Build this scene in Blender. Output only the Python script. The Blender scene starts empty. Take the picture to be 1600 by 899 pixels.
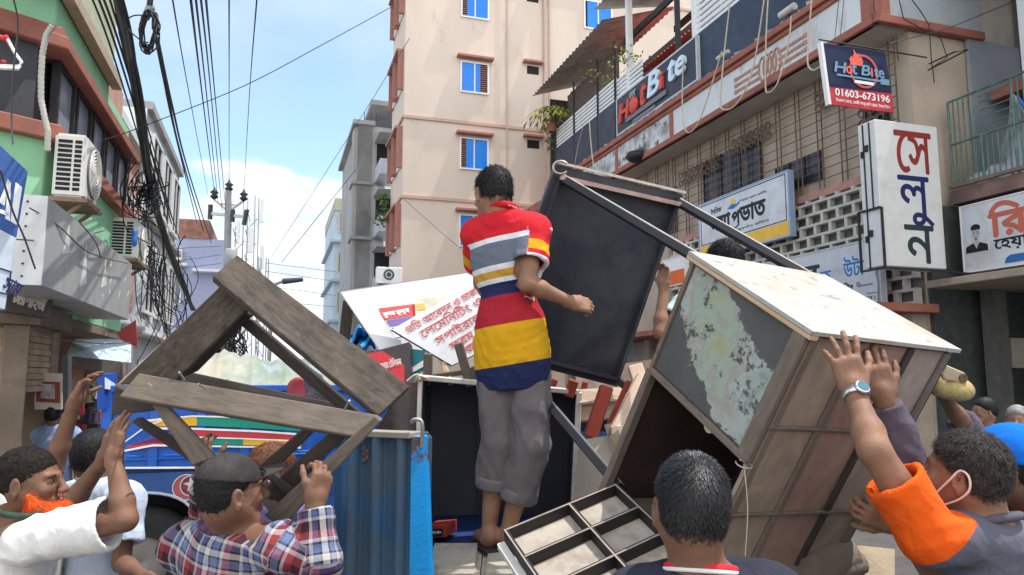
import bpy, bmesh, math, random
import numpy as np
from mathutils import Vector, Matrix
from mathutils.geometry import delaunay_2d_cdt
random.seed(7); RNG = np.random.default_rng(7)
SC = bpy.context.scene; COL = SC.collection
R = math.radians
# ---------------------------------------------------------------- camera
FPX = 1155.0; PITCH = math.atan(140/FPX); CAMZ = 1.85
cam_d = bpy.data.cameras.new('camera'); cam = bpy.data.objects.new('camera', cam_d); COL.objects.link(cam)
cam.location = (0, 0, CAMZ); cam.rotation_euler = (math.pi/2 + PITCH, 0, 0)
cam_d.sensor_width = 36; cam_d.lens = 36*FPX/1600; cam_d.clip_end = 2000; cam_d.clip_start = 0.05
SC.camera = cam
# ---------------------------------------------------------------- sky, sun, exposure
SUN_TO = Vector((0.34, 0.03, 0.94)).normalized()
SUN_EL = math.asin(SUN_TO.z); SUN_AZ = math.atan2(SUN_TO.x, SUN_TO.y)
W = bpy.data.worlds.new('World'); SC.world = W; W.use_nodes = True
nt = W.node_tree; N = nt.nodes; L = nt.links; bg = N['Background']
sky = N.new('ShaderNodeTexSky'); sky.sky_type = 'NISHITA'; sky.sun_disc = False
sky.sun_elevation = SUN_EL; sky.sun_rotation = SUN_AZ; sky.air_density = 1.0; sky.dust_density = 0.6; sky.ozone_density = 1.5
SKY_STR = 0.118
def wn(t, **k):
    n = N.new(t)
    for a, b in k.items(): setattr(n, a, b)
    return n
def wmath(op, a, b=None, c=None):
    n = wn('ShaderNodeMath', operation=op)
    for i, v in enumerate((a, b, c)):
        if v is None: continue
        if isinstance(v, (int, float)): n.inputs[i].default_value = v
        else: L.new(v, n.inputs[i])
    return n.outputs[0]
tc = wn('ShaderNodeTexCoord'); sep = wn('ShaderNodeSeparateXYZ'); L.new(tc.outputs['Generated'], sep.inputs[0])
zz = wmath('MAXIMUM', sep.outputs[2], 0.0)
cmb = wn('ShaderNodeCombineXYZ')
den = wmath('ADD', zz, 0.35)
L.new(wmath('DIVIDE', sep.outputs[0], den), cmb.inputs[0]); L.new(wmath('DIVIDE', sep.outputs[1], den), cmb.inputs[1]); L.new(wmath('MULTIPLY', zz, 1.6), cmb.inputs[2])
no = wn('ShaderNodeTexNoise'); no.inputs['Scale'].default_value = 2.6; no.inputs['Detail'].default_value = 9; no.inputs['Roughness'].default_value = 0.55
mp = wn('ShaderNodeMapping'); mp.inputs['Location'].default_value = (3.3, 1.9, 0.4); L.new(cmb.outputs[0], mp.inputs[0]); L.new(mp.outputs[0], no.inputs[0])
# heaped cloud low over the street, thin veil higher up
heap = wmath('ADD', no.outputs[0], wmath('MULTIPLY', wmath('SUBTRACT', 0.265, zz), 2.2))
mr = wn('ShaderNodeMapRange', interpolation_type='SMOOTHSTEP'); mr.inputs[1].default_value = 0.50; mr.inputs[2].default_value = 0.60; L.new(heap, mr.inputs[0])
no2 = wn('ShaderNodeTexNoise'); no2.inputs['Scale'].default_value = 1.3; no2.inputs['Detail'].default_value = 7; L.new(mp.outputs[0], no2.inputs[0])
mr2 = wn('ShaderNodeMapRange', interpolation_type='SMOOTHSTEP'); mr2.inputs[1].default_value = 0.46; mr2.inputs[2].default_value = 0.8; mr2.inputs[4].default_value = 0.4; L.new(no2.outputs[0], mr2.inputs[0])
# unseen brighter cloud added behind the lens to lift faces turned towards it
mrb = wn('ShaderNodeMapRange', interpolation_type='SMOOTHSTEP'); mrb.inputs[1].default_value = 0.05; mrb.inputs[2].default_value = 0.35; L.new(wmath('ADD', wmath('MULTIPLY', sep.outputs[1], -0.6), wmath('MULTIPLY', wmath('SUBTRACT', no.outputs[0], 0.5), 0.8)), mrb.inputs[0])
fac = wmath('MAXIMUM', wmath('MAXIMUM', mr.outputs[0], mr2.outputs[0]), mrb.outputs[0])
no3 = wn('ShaderNodeTexNoise'); no3.inputs['Scale'].default_value = 6.0; no3.inputs['Detail'].default_value = 6; L.new(mp.outputs[0], no3.inputs[0])
cr = wn('ShaderNodeMixRGB'); cr.inputs[1].default_value = (4.1, 4.7, 5.3, 1); cr.inputs[2].default_value = (6.1, 6.15, 6.2, 1)
mr3 = wn('ShaderNodeMapRange'); mr3.inputs[1].default_value = 0.32; mr3.inputs[2].default_value = 0.58; L.new(no3.outputs[0], mr3.inputs[0]); L.new(mr3.outputs[0], cr.inputs[0])
mx = wn('ShaderNodeMixRGB'); L.new(wmath('MULTIPLY', fac, 0.92), mx.inputs[0])
tint = wn('ShaderNodeMixRGB', blend_type='MULTIPLY'); tint.inputs[0].default_value = 1.0; tint.inputs[2].default_value = (1.45, 1.42, 1.36, 1)
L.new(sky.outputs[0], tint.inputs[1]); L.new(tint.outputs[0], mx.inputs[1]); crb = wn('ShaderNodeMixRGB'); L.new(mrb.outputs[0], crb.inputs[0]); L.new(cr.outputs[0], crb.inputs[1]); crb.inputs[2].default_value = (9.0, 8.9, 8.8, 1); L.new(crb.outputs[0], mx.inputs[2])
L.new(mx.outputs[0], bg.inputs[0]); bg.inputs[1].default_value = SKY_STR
sun_d = bpy.data.lights.new('sun', 'SUN'); sun_d.energy = 2.8; sun_d.angle = R(0.53); sun_d.color = (1, 0.96, 0.9)
sun = bpy.data.objects.new('sun', sun_d); COL.objects.link(sun); sun.location = (5, 0, 40)
sun.rotation_euler = SUN_TO.to_track_quat('Z', 'Y').to_euler()
vs = SC.view_settings; vs.view_transform = 'Standard'; vs.look = 'None'; vs.exposure = 0.88; vs.gamma = 1; vs.use_curve_mapping = False
SC.cycles.use_denoising = True; SC.cycles.max_bounces = 6; SC.cycles.diffuse_bounces = 4
# ---------------------------------------------------------------- placing: the lens turned into rays, facades turned into planes
CF = Vector((0, math.cos(PITCH), math.sin(PITCH))); CU = Vector((0, -math.sin(PITCH), math.cos(PITCH))); CR = Vector((1, 0, 0)); CO = Vector((0, 0, CAMZ))
def ray(px, py): return CF + CR*((px-800)/FPX) + CU*((449.5-py)/FPX)
def P(px, py, D): return CO + ray(px, py)*D
def PZ(px, py, z):
    r = ray(px, py); return CO + r*((z-CAMZ)/r.z)
SA = R(17.8)
SD = Vector((-math.sin(SA), math.cos(SA), 0)); SN = Vector((math.cos(SA), math.sin(SA), 0)); UP = Vector((0, 0, 1))
def SW(s, w, z): return SD*s + SN*w + UP*z          # street coordinates: along, across, height
class Frame:                                         # a flat facade or board: u across, v up, out towards the viewer
    def __init__(f, o, u, v=UP):
        f.o = Vector(o); f.u = Vector(u).normalized(); v = Vector(v); f.v = (v - f.u*v.dot(f.u)).normalized(); f.n = f.u.cross(f.v)
    def pt(f, a, b, c=0.0): return f.o + f.u*a + f.v*b + f.n*c
    def at(f, px, py, c=0.0):
        r = ray(px, py); o = f.o + f.n*c; t = (o-CO).dot(f.n)/r.dot(f.n); q = CO + r*t - f.o
        return q.dot(f.u), q.dot(f.v)
# ---------------------------------------------------------------- objects
LOCS = {}
def tag(o, label=None, cat=None, group=None, kind=None):
    if label: o['label'] = label
    if cat: o['category'] = cat
    if group: o['group'] = group
    if kind: o['kind'] = kind
    return o
def thing(name, loc, label=None, cat=None, group=None, kind=None):
    o = bpy.data.objects.new(name, None); COL.objects.link(o); o.location = loc; o.empty_display_size = .1
    LOCS[o.name] = Vector(loc); return tag(o, label, cat, group, kind)
def link(name, me, parent=None, smooth=None):
    o = bpy.data.objects.new(name, me); COL.objects.link(o)
    if parent is not None: o.parent = parent; LOCS[o.name] = LOCS[parent.name]
    else: LOCS[o.name] = Vector((0, 0, 0))
    return o
class MB:
    def __init__(s): s.v = []; s.f = []; s.m = []; s.sm = []; s.cm = 0
    def add(s, vs, fs, smooth=False):
        b = len(s.v); s.v += [tuple(p) for p in vs]
        for f in fs: s.f.append(tuple(i+b for i in f)); s.m.append(s.cm); s.sm.append(smooth)
        return s
    def hexa(s, p):     # bottom 4 ccw, top 4
        return s.add(p, [(3,2,1,0),(4,5,6,7),(0,1,5,4),(1,2,6,5),(2,3,7,6),(3,0,4,7)])
    def box(s, c, size, rx=None):
        x, y, z = (q/2 for q in size); c = Vector(c)
        p = [Vector(q) for q in ((-x,-y,-z),(x,-y,-z),(x,y,-z),(-x,y,-z),(-x,-y,z),(x,-y,z),(x,y,z),(-x,y,z))]
        if rx is not None: p = [rx @ q for q in p]
        return s.hexa([c+q for q in p])
    def fbox(s, F, a0, a1, b0, b1, c0, c1):          # box in a frame
        return s.hexa([F.pt(a0,b0,c0),F.pt(a0,b0,c1),F.pt(a1,b0,c1),F.pt(a1,b0,c0),F.pt(a0,b1,c0),F.pt(a0,b1,c1),F.pt(a1,b1,c1),F.pt(a1,b1,c0)][::1])
    def sbox(s, s0, s1, w0, w1, z0, z1):             # box in street coordinates
        return s.hexa([SW(s0,w0,z0),SW(s0,w1,z0),SW(s1,w1,z0),SW(s1,w0,z0),SW(s0,w0,z1),SW(s0,w1,z1),SW(s1,w1,z1),SW(s1,w0,z1)])
    def slab(s, q, th):                              # quad given by 4 corners + thickness away from the viewer
        q = [Vector(p) for p in q]; n = (q[1]-q[0]).cross(q[3]-q[0]).normalized()
        if n.dot(CO-q[0]) > 0: n = -n
        b = [p+n*th for p in q]
        return s.add(q+b, [(0,1,2,3),(7,6,5,4),(0,4,5,1),(1,5,6,2),(2,6,7,3),(3,7,4,0)])
    def beam(s, a, b, w, h, up=UP, ext=0):           # rectangular bar from a to b
        a, b = Vector(a), Vector(b); d = (b-a).normalized(); a = a-d*ext; b = b+d*ext
        x = d.cross(Vector(up))
        if x.length < 1e-4: x = d.cross(Vector((1,0,0)))
        x.normalize(); y = x.cross(d); x *= w/2; y *= h/2
        return s.hexa([a-x-y,a+x-y,b+x-y,b-x-y,a-x+y,a+x+y,b+x+y,b-x+y])
    def tube(s, pts, r, n=8, cap=True):
        pts = [Vector(p) for p in pts]; m = len(pts); rr = r if hasattr(r, '__len__') else [r]*m
        t0 = (pts[1]-pts[0]).normalized(); x = t0.cross(UP)
        if x.length < 1e-3: x = t0.cross(Vector((1,0,0)))
        x.normalize(); V = []
        for i, p in enumerate(pts):
            t = (pts[min(i+1,m-1)]-pts[max(i-1,0)]).normalized(); x = x - t*x.dot(t); x.normalize(); y = t.cross(x)
            for k in range(n):
                a = 2*math.pi*k/n; V.append(p + (x*math.cos(a)+y*math.sin(a))*rr[i])
        Fs = [(i*n+k, i*n+(k+1)%n, (i+1)*n+(k+1)%n, (i+1)*n+k) for i in range(m-1) for k in range(n)]
        s.add(V, Fs, True)
        if cap: s.add(V[:n], [tuple(range(n))[::-1]]); s.add(V[-n:], [tuple(range(n))])
        return s
    def disc(s, c, n, r0, r1, th, seg=24):           # ring or disc prism around axis n
        c = Vector(c); n = Vector(n).normalized(); x = n.orthogonal().normalized(); y = n.cross(x); V = []
        for k in range(seg):
            a = 2*math.pi*k/seg; e = x*math.cos(a)+y*math.sin(a)
            V += [c+e*r0, c+e*r1, c+e*r1+n*th, c+e*r0+n*th]
        Fs = []
        for k in range(seg):
            a, b = 4*k, 4*((k+1) % seg)
            for j in range(4): Fs.append((a+j, b+j, b+(j+1)%4, a+(j+1)%4))
        return s.add(V, Fs)
    def lathe(s, c, axis, prof, seg=24):             # prof: (radius, height along axis)
        c = Vector(c); n = Vector(axis).normalized(); x = n.orthogonal().normalized(); y = n.cross(x); V = []
        for r, h in prof:
            for k in range(seg):
                a = 2*math.pi*k/seg; V.append(c+n*h+(x*math.cos(a)+y*math.sin(a))*r)
        m = len(prof)
        return s.add(V, [(i*seg+k, i*seg+(k+1)%seg, (i+1)*seg+(k+1)%seg, (i+1)*seg+k) for i in range(m-1) for k in range(seg)], True)
    def poly(s, F, pts, c0, c1):                     # extruded outline in a frame
        n = len(pts); V = [F.pt(a,b,c0) for a,b in pts]+[F.pt(a,b,c1) for a,b in pts]
        return s.add(V, [tuple(range(n))[::-1], tuple(range(n,2*n))]+[(i,(i+1)%n,(i+1)%n+n,i+n) for i in range(n)])
    def build(s, name, mat, parent=None, bev=0.0, label=None, seg=1):
        off = LOCS[parent.name] if parent is not None else Vector((0,0,0))
        me = bpy.data.meshes.new(name); me.from_pydata([(p[0]-off.x, p[1]-off.y, p[2]-off.z) for p in s.v], [], s.f)
        mats = mat if isinstance(mat, (list, tuple)) else [mat]
        for m in mats: me.materials.append(m)
        me.polygons.foreach_set('material_index', s.m); me.polygons.foreach_set('use_smooth', s.sm); me.update()
        bm = bmesh.new(); bm.from_mesh(me); bmesh.ops.recalc_face_normals(bm, faces=bm.faces)
        if bev: 
            es = [e for e in bm.edges if e.is_manifold and e.calc_face_angle(0) > 0.5]
            bmesh.ops.bevel(bm, geom=es, offset=bev, segments=seg, affect='EDGES', clamp_overlap=True)
        bm.to_mesh(me); bm.free()
        if any(m.get('wood') for m in mats):         # grain runs along the longest direction of the piece
            q = np.empty(len(me.vertices)*3, dtype=np.float32); me.vertices.foreach_get('co', q); q = q.reshape(-1,3); c = q-q.mean(0); ev, ax = np.linalg.eigh(c.T@c)
            at = me.attributes.new('grain', 'FLOAT_VECTOR', 'POINT'); at.data.foreach_set('vector', ((q+np.array((off.x,off.y,off.z)))@ax[:, ::-1]).astype(np.float32).ravel())
        o = link(name, me, parent)
        if label: o['label'] = label
        return o
    def solo(s, name, mat, label, cat, group=None, kind=None, bev=0.0):     # a thing that is one mesh, origin at its own place
        c = sum((Vector(p) for p in s.v), Vector())/max(1, len(s.v)); c.z = min(p[2] for p in s.v)
        s.v = [(p[0]-c.x, p[1]-c.y, p[2]-c.z) for p in s.v]
        o = s.build(name, mat, None, bev); o.location = c; LOCS[o.name] = c
        return tag(o, label, cat, group, kind)
# ---------------------------------------------------------------- writing
_TC = {}
def glyphs(txt):
    """outline of a line of text -> (verts 2d, tris); overlapping strokes are merged by winding number"""
    if txt in _TC: return _TC[txt]
    f = bpy.data.curves.new('t', 'FONT'); f.body = txt; f.size = 1; f.fill_mode = 'NONE'; f.resolution_u = 4
    o = bpy.data.objects.new('t', f); COL.objects.link(o); dg = bpy.context.evaluated_depsgraph_get(); dg.update()
    me = o.evaluated_get(dg).to_mesh(); P2 = [v.co.copy() for v in me.vertices]; E = [tuple(e.vertices) for e in me.edges]
    o.evaluated_get(dg).to_mesh_clear(); bpy.data.objects.remove(o); bpy.data.curves.remove(f)
    # split into loops, fill in clusters that overlap in x so that the cdt stays small
    adj = {}
    for a, b in E: adj.setdefault(a, []).append(b); adj.setdefault(b, []).append(a)
    seen = set(); loops = []
    for a in sorted(adj):
        if a in seen: continue
        st = [a]; comp = []
        while st:
            q = st.pop()
            if q in seen: continue
            seen.add(q); comp.append(q); st += adj[q]
        comp.sort(); loops.append([(P2[i].x, P2[i].y) for i in comp])
    loops.sort(key=lambda l: min(p[0] for p in l)); groups = []; hi = -1e9
    for l in loops:
        a, b = min(p[0] for p in l), max(p[0] for p in l)
        if a < hi and groups: groups[-1].append(l); hi = max(hi, b)
        else: groups.append([l]); hi = b
    V = []; T = []
    for g in groups:
        co = []; ed = []
        for l in g:
            b = len(co); co += [Vector(p) for p in l]; ed += [(b+i, b+(i+1) % len(l)) for i in range(len(l))]
        try: vo, eo, fo = delaunay_2d_cdt(co, ed, [], 0, 1e-5)[:3]
        except Exception: continue
        b = len(V); V += [(p.x, p.y) for p in vo]
        for f_ in fo:
            x = sum(vo[i].x for i in f_)/3; y = sum(vo[i].y for i in f_)/3; wnd = 0
            for l in g:
                for i in range(len(l)):
                    x0, y0 = l[i]; x1, y1 = l[(i+1) % len(l)]
                    if (y0 > y) != (y1 > y) and x0+(y-y0)/(y1-y0)*(x1-x0) > x: wnd += 1 if y1 > y0 else -1
            if wnd: T.append(tuple(i+b for i in f_))
    _TC[txt] = (V, T); return V, T
def bn(t):
    """logical Bengali -> visual order (the signs that stand left of their consonant)"""
    out = []
    for ch in t:
        if ch in '\u09bf\u09c7\u09c8' and out: out.insert(len(out)-1, ch)
        elif ch in '\u09cb' and out: out.insert(len(out)-1, '\u09c7'); out.append('\u09be')
        else: out.append(ch)
    return ''.join(out)
def text(mb, F, txt, a, b, h=None, w=None, c=0.004, th=0.004, slant=0.0, bold=0.0, rise=0.0):
    """lay a line of writing in frame F with its lower left at (a,b); h = height of its ink, w = its width"""
    V, T = glyphs(txt)
    if not T: return mb
    us = sorted({i for t in T for i in t}); x0 = min(V[i][0] for i in us); x1 = max(V[i][0] for i in us); y0 = min(V[i][1] for i in us); y1 = max(V[i][1] for i in us)
    sx = sy = None
    if h: sy = h/(y1-y0)
    if w: sx = w/(x1-x0)
    sx = sx or sy; sy = sy or sx
    def go(da, db, cc):
        pts = []; mpi = {}
        for i in us:
            x = (V[i][0]-x0)*sx; y = (V[i][1]-y0)*sy; mpi[i] = len(pts); pts.append(F.pt(a+x+slant*y+da, b+y+rise*x+db, cc))
        n = len(pts); bk = [p-F.n*th for p in pts]
        cnt = {}
        tr = [tuple(mpi[i] for i in t) for t in T]
        for t in tr:
            for i in range(3):
                e = (t[i], t[(i+1) % 3]); k = (min(e), max(e)); cnt.setdefault(k, []).append(e)
        side = [(e[0][0], e[0][1], e[0][1]+n, e[0][0]+n) for e in cnt.values() if len(e) == 1]
        mb.add(pts+bk, tr+[tuple(i+n for i in reversed(t)) for t in tr]+side)
    go(0, 0, c)
    if bold:
        for k, (da, db) in enumerate(((bold, 0), (-bold, 0), (0, bold), (0, -bold))): go(da, db, c-0.0003*(k+1))
    return mb
# ---------------------------------------------------------------- materials
_M = {}
def mat(name, col, rough=0.7, metal=0.0, var=0.12, vscale=6.0, bump=0.0, bscale=60.0, stain=None, sscale=2.5, samt=0.5, sthr=0.55, spec=0.4, alpha=None, trans=0.0, emit=None, stretch=None, stain2=None, s2scale=9.0, s2thr=0.62, s2amt=0.7):
    if name in _M: return _M[name]
    m = bpy.data.materials.new(name); m.use_nodes = True; t = m.node_tree; N = t.nodes; L = t.links; b = N['Principled BSDF']; _M[name] = m
    b.inputs['Roughness'].default_value = rough; b.inputs['Metallic'].default_value = metal; b.inputs['Specular IOR Level'].default_value = spec
    tc = N.new('ShaderNodeTexCoord'); mp = N.new('ShaderNodeMapping'); L.new(tc.outputs['Object'], mp.inputs[0])
    if stretch: mp.inputs['Scale'].default_value = stretch
    def noise(sc, det=6, ro=0.6):
        n = N.new('ShaderNodeTexNoise'); n.inputs['Scale'].default_value = sc; n.inputs['Detail'].default_value = det; n.inputs['Roughness'].default_value = ro; L.new(mp.outputs[0], n.inputs[0]); return n.outputs[0]
    def mrange(x, a, c, d=0, e=1):
        r = N.new('ShaderNodeMapRange'); r.inputs[1].default_value = a; r.inputs[2].default_value = c; r.inputs[3].default_value = d; r.inputs[4].default_value = e; L.new(x, r.inputs[0]); return r.outputs[0]
    def mix(f, a, c, mode='MIX'):
        x = N.new('ShaderNodeMixRGB'); x.blend_type = mode
        for i, v in ((0, f), (1, a), (2, c)):
            if isinstance(v, (int, float)): x.inputs[i].default_value = v
            elif isinstance(v, tuple): x.inputs[i].default_value = (*v[:3], 1)
            else: L.new(v, x.inputs[i])
        return x.outputs[0]
    c = tuple(col)
    if var: c = mix(mrange(noise(vscale), 0.3, 0.7), tuple(q*(1-var) for q in col), tuple(min(1, q*(1+var)) for q in col))
    if stain: c = mix(mrange(noise(sscale, 9, 0.68), sthr-0.06, sthr+0.1, 0, samt), c, stain)
    if stain2: c = mix(mrange(noise(s2scale, 10, 0.7), s2thr-0.02, s2thr+0.03, 0, s2amt), c, stain2)
    if isinstance(c, tuple): b.inputs['Base Color'].default_value = (*c, 1)
    else: L.new(c, b.inputs['Base Color'])
    if var and rough < 0.95: L.new(mrange(noise(vscale*2.3), 0.3, 0.7, max(0, rough-0.1), min(1, rough+0.1)), b.inputs['Roughness'])
    if bump:
        bp = N.new('ShaderNodeBump'); bp.inputs['Strength'].default_value = bump; bp.inputs['Distance'].default_value = 0.01; L.new(noise(bscale, 5, 0.6), bp.inputs['Height']); L.new(bp.outputs[0], b.inputs['Normal'])
    if trans: b.inputs['Transmission Weight'].default_value = trans
    if alpha is not None: b.inputs['Alpha'].default_value = alpha
    if emit: b.inputs['Emission Color'].default_value = (*emit, 1); b.inputs['Emission Strength'].default_value = 1
    return m
def s2l(r, g, b):    # 8 bit sRGB -> linear
    f = lambda v: ((v/255+0.055)/1.055)**2.4 if v > 10 else v/255/12.92
    return (f(r), f(g), f(b))
asphalt = mat('asphalt', (.07,.068,.065), .9, var=.25, vscale=1.5, bump=.4, bscale=40, stain=(.16,.14,.12), sscale=.6)
paving = mat('paving', (.26,.25,.23), .9, var=.2, vscale=2, bump=.3, stain=(.12,.11,.10), sscale=1.2)
tan_paint = mat('tan_paint', (.66,.56,.475), .9, var=.04, vscale=.5, stain2=(.40,.34,.29), s2scale=1.1, s2thr=.62, s2amt=.35, stain=(.56,.47,.40), sscale=.35, sthr=.56, samt=.5, bump=.06, bscale=18, stretch=(1,1,.35))
tan_trim = mat('tan_trim', (.36,.17,.135), .85, var=.12)
brown_trim = mat('brown_trim', (.33,.12,.085), .85, var=.2, vscale=3, stain=(.17,.10,.08), sscale=2, sthr=.57, bump=.15)
blue_glass = mat('blue_film_glass', (.0,.22,.80), .25, var=.08, vscale=.6, spec=.5)
white_frame = mat('white_frame', (.8,.8,.8), .5, var=.03)
dark_void = mat('dark_interior', (.015,.015,.017), .8, var=.3)
iron = mat('dark_iron', (.035,.033,.035), .6, .3, var=.3)
old_white = mat('old_white_wash', (.62,.66,.67), .9, var=.08, vscale=1.5, stain=(.30,.29,.27), sscale=1.1, sthr=.58, samt=.7, stain2=(.06,.055,.05), s2scale=2.0, s2thr=.66, s2amt=.8, bump=.2, stretch=(1,1,.5))
far_wash = mat('peeling_wash', (.58,.62,.64), .9, var=.1, vscale=1.5, stain=(.22,.19,.17), sscale=1.6, sthr=.5, samt=.8, stain2=(.05,.045,.045), s2scale=1.7, s2thr=.55, s2amt=.9, bump=.3)
soffit_m = mat('soffit_plaster', (.50,.46,.41), .9, var=.1, vscale=1.2, stain=(.3,.26,.22), sscale=1.0)
beige_wall = mat('beige_wall', (.46,.385,.305), .9, var=.12, vscale=1.0, stain=(.26,.21,.165), sscale=.9)
rust_bar = mat('rusty_bar', (.17,.115,.085), .8, .2, var=.3, vscale=5)
navy_clad = mat('navy_cladding', (.022,.035,.065), .45, var=.2, vscale=1.2, stain=(.06,.07,.09), sscale=2)
louvre_w = mat('white_louvre', (.70,.74,.74), .5, var=.06)
tin_roof = mat('tin_sheet', (.48,.46,.43), .6, .15, var=.2, stain=(.2,.13,.09), sscale=2.2)
red_tile = mat('red_tile', (.62,.11,.08), .7, var=.2, vscale=4)
lattice_m = mat('cement_lattice', (.56,.54,.48), .9, var=.12, vscale=3, stain=(.3,.28,.24), sscale=2)
white_board = mat('white_board', (.70,.72,.74), .35, var=.03, vscale=1, stain=(.5,.5,.48), sscale=3, sthr=.57, samt=.5, stain2=(.35,.33,.3), s2scale=12, s2thr=.68, s2amt=.5)
sign_white = mat('sign_white', (.64,.68,.72), .4, var=.05, vscale=1.2, stain=(.46,.46,.44), sscale=1.6, sthr=.54, samt=.6, bump=.12, bscale=5)
def plain(name, rgb, rough=.55, **k): return mat(name, s2l(*rgb), rough, **k)
black_ink = plain('black_ink', (26,28,34), var=.1)
red_ink = plain('red_ink', (140,42,40), var=.1); navy_ink = plain('navy_ink', (24,38,92), var=.1); green_ink = plain('dark_green_ink', (32,56,52), var=.1)
blue_ink = plain('blue_ink', (30,120,190), var=.1); orange_ink = plain('orange_ink', (205,105,80), var=.1); yellow_ink = plain('yellow_ink', (235,190,70), var=.1)
white_ink = plain('white_ink', (235,235,235), var=.05); lettered_red = plain('letter_red', (205,80,70), var=.1)
grey_metal = mat('grey_metal', (.28,.28,.28), .5, .5, var=.2, stain=(.2,.15,.11), sscale=3)
galv = mat('galvanised', (.42,.42,.42), .45, .7, var=.15)
cable_m = mat('black_cable', (.02,.02,.022), .6, var=.1); cable_g = mat('grey_cable', (.10,.10,.10), .6, var=.1)
rope_m = mat('pale_flex', (.52,.45,.34), .7, var=.1)
concrete = mat('weathered_concrete', (.36,.36,.35), .92, var=.12, vscale=.6, stain=(.2,.2,.195), sscale=.5, samt=.7, bump=.2, stretch=(1,1,.4))
leaf_m = mat('leaf', (.09,.17,.03), .6, var=.5, vscale=9); leaf_y = mat('yellow_leaf', (.35,.38,.05), .6, var=.4, vscale=9); stem_m = mat('stem', (.12,.09,.05), .8)
ac_white = mat('ac_casing', (.72,.71,.66), .5, var=.05, vscale=3, stain=(.5,.46,.38), sscale=3, sthr=.6)
# wood, metal of the load
def woodmat(name, a, b, rough=.8, scale=(2,22,22), bumpv=.5):
    if name in _M: return _M[name]
    m = bpy.data.materials.new(name); m['wood'] = True; m.use_nodes = True; t = m.node_tree; N = t.nodes; L = t.links; bs = N['Principled BSDF']; _M[name] = m
    tc = N.new('ShaderNodeTexCoord'); ga = N.new('ShaderNodeAttribute'); ga.attribute_name = 'grain'; mp = N.new('ShaderNodeMapping'); mp.inputs['Scale'].default_value = scale; L.new(ga.outputs['Vector'], mp.inputs[0])
    n1 = N.new('ShaderNodeTexNoise'); n1.inputs['Scale'].default_value = 4; n1.inputs['Detail'].default_value = 10; n1.inputs['Roughness'].default_value = .65; n1.inputs['Distortion'].default_value = .6; L.new(mp.outputs[0], n1.inputs[0])
    n2 = N.new('ShaderNodeTexNoise'); n2.inputs['Scale'].default_value = 5; n2.inputs['Detail'].default_value = 8; n2.inputs['Roughness'].default_value = .7; L.new(tc.outputs['Object'], n2.inputs[0])
    r = N.new('ShaderNodeValToRGB'); r.color_ramp.elements[0].position = .32; r.color_ramp.elements[0].color = (*a, 1); r.color_ramp.elements[1].position = .68; r.color_ramp.elements[1].color = (*b, 1)
    ad = N.new('ShaderNodeMath'); ad.operation = 'MULTIPLY_ADD'; ad.inputs[1].default_value = .55; L.new(n1.outputs[0], ad.inputs[0])
    m2 = N.new('ShaderNodeMath'); m2.operation = 'MULTIPLY'; m2.inputs[1].default_value = .45; L.new(n2.outputs[0], m2.inputs[0]); L.new(m2.outputs[0], ad.inputs[2]); L.new(ad.outputs[0], r.inputs[0]); L.new(r.outputs[0], bs.inputs['Base Color'])
    bs.inputs['Roughness'].default_value = rough; bs.inputs['Specular IOR Level'].default_value = .3
    bp = N.new('ShaderNodeBump'); bp.inputs['Strength'].default_value = bumpv; bp.inputs['Distance'].default_value = .004; L.new(n1.outputs[0], bp.inputs['Height']); L.new(bp.outputs[0], bs.inputs['Normal'])
    return m
old_wood = woodmat('grey_old_wood', (.075,.062,.052), (.21,.170,.135), scale=(3.5,20,20))
soot_wood = woodmat('sooty_wood', (.018,.015,.013), (.155,.125,.10), scale=(4,13,13))
dark_wood = woodmat('dark_wood', (.028,.023,.019), (.085,.068,.057))
raw_wood = woodmat('raw_wood', (.45,.30,.18), (.66,.48,.32))
red_wood = woodmat('red_painted_wood', (.28,.05,.035), (.42,.085,.06))
pink_wood = woodmat('bare_plank', (.50,.36,.26), (.72,.56,.45))
ply = woodmat('ply_underside', (.22,.175,.14), (.42,.325,.25), scale=(2.5,6,6), bumpv=.12)
ply_red = woodmat('ply_underside_red', (.24,.145,.12), (.40,.255,.20), scale=(2.5,6,6), bumpv=.12)
batten = woodmat('dirty_batten', (.11,.085,.067), (.23,.185,.15))
dark_lam = mat('dark_laminate', (.026,.031,.045), .38, var=.15, vscale=3, stain=(.055,.058,.066), sscale=2.5, sthr=.48, samt=.8, spec=.5, stain2=(.13,.13,.13), s2scale=4, s2thr=.66, s2amt=.35)
dark_lam2 = mat('dark_laminate_inside', (.048,.050,.066), .55, var=.2, vscale=2.5)
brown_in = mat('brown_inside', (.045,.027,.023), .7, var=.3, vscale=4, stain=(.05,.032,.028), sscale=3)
pale_edge = mat('pale_edge', (.62,.58,.52), .6, var=.12, vscale=20, stain=(.25,.2,.16), sscale=14, sthr=.58)
bed_blue = mat('truck_blue', (.028,.135,.30), .55, var=.25, vscale=3, stain=(.085,.125,.155), sscale=2.2, sthr=.47, samt=.85, stain2=(.13,.10,.08), s2scale=6, s2thr=.64, bump=.2, bscale=30)
edge_blue = mat('truck_edge_blue', (.005,.25,.62), .5, var=.1, vscale=5, stain2=(.09,.05,.03), s2scale=6, s2thr=.60, s2amt=.95, bump=.2)
far_blue = mat('truck_side_blue', (.012,.115,.50), .45, var=.15, vscale=3, stain=(.03,.07,.2), sscale=3, stain2=(.13,.08,.06), s2scale=7, s2thr=.64, s2amt=.8, bump=.15, bscale=12)
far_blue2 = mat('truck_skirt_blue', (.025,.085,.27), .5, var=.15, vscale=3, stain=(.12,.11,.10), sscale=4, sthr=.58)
stone_m = mat('worn_timber_block', (.42,.37,.29), .9, var=.2, vscale=8, stain=(.18,.19,.18), sscale=5, sthr=.5, bump=.5, bscale=35)
rubber = mat('rubber', (.02,.02,.02), .85, var=.2)
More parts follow.
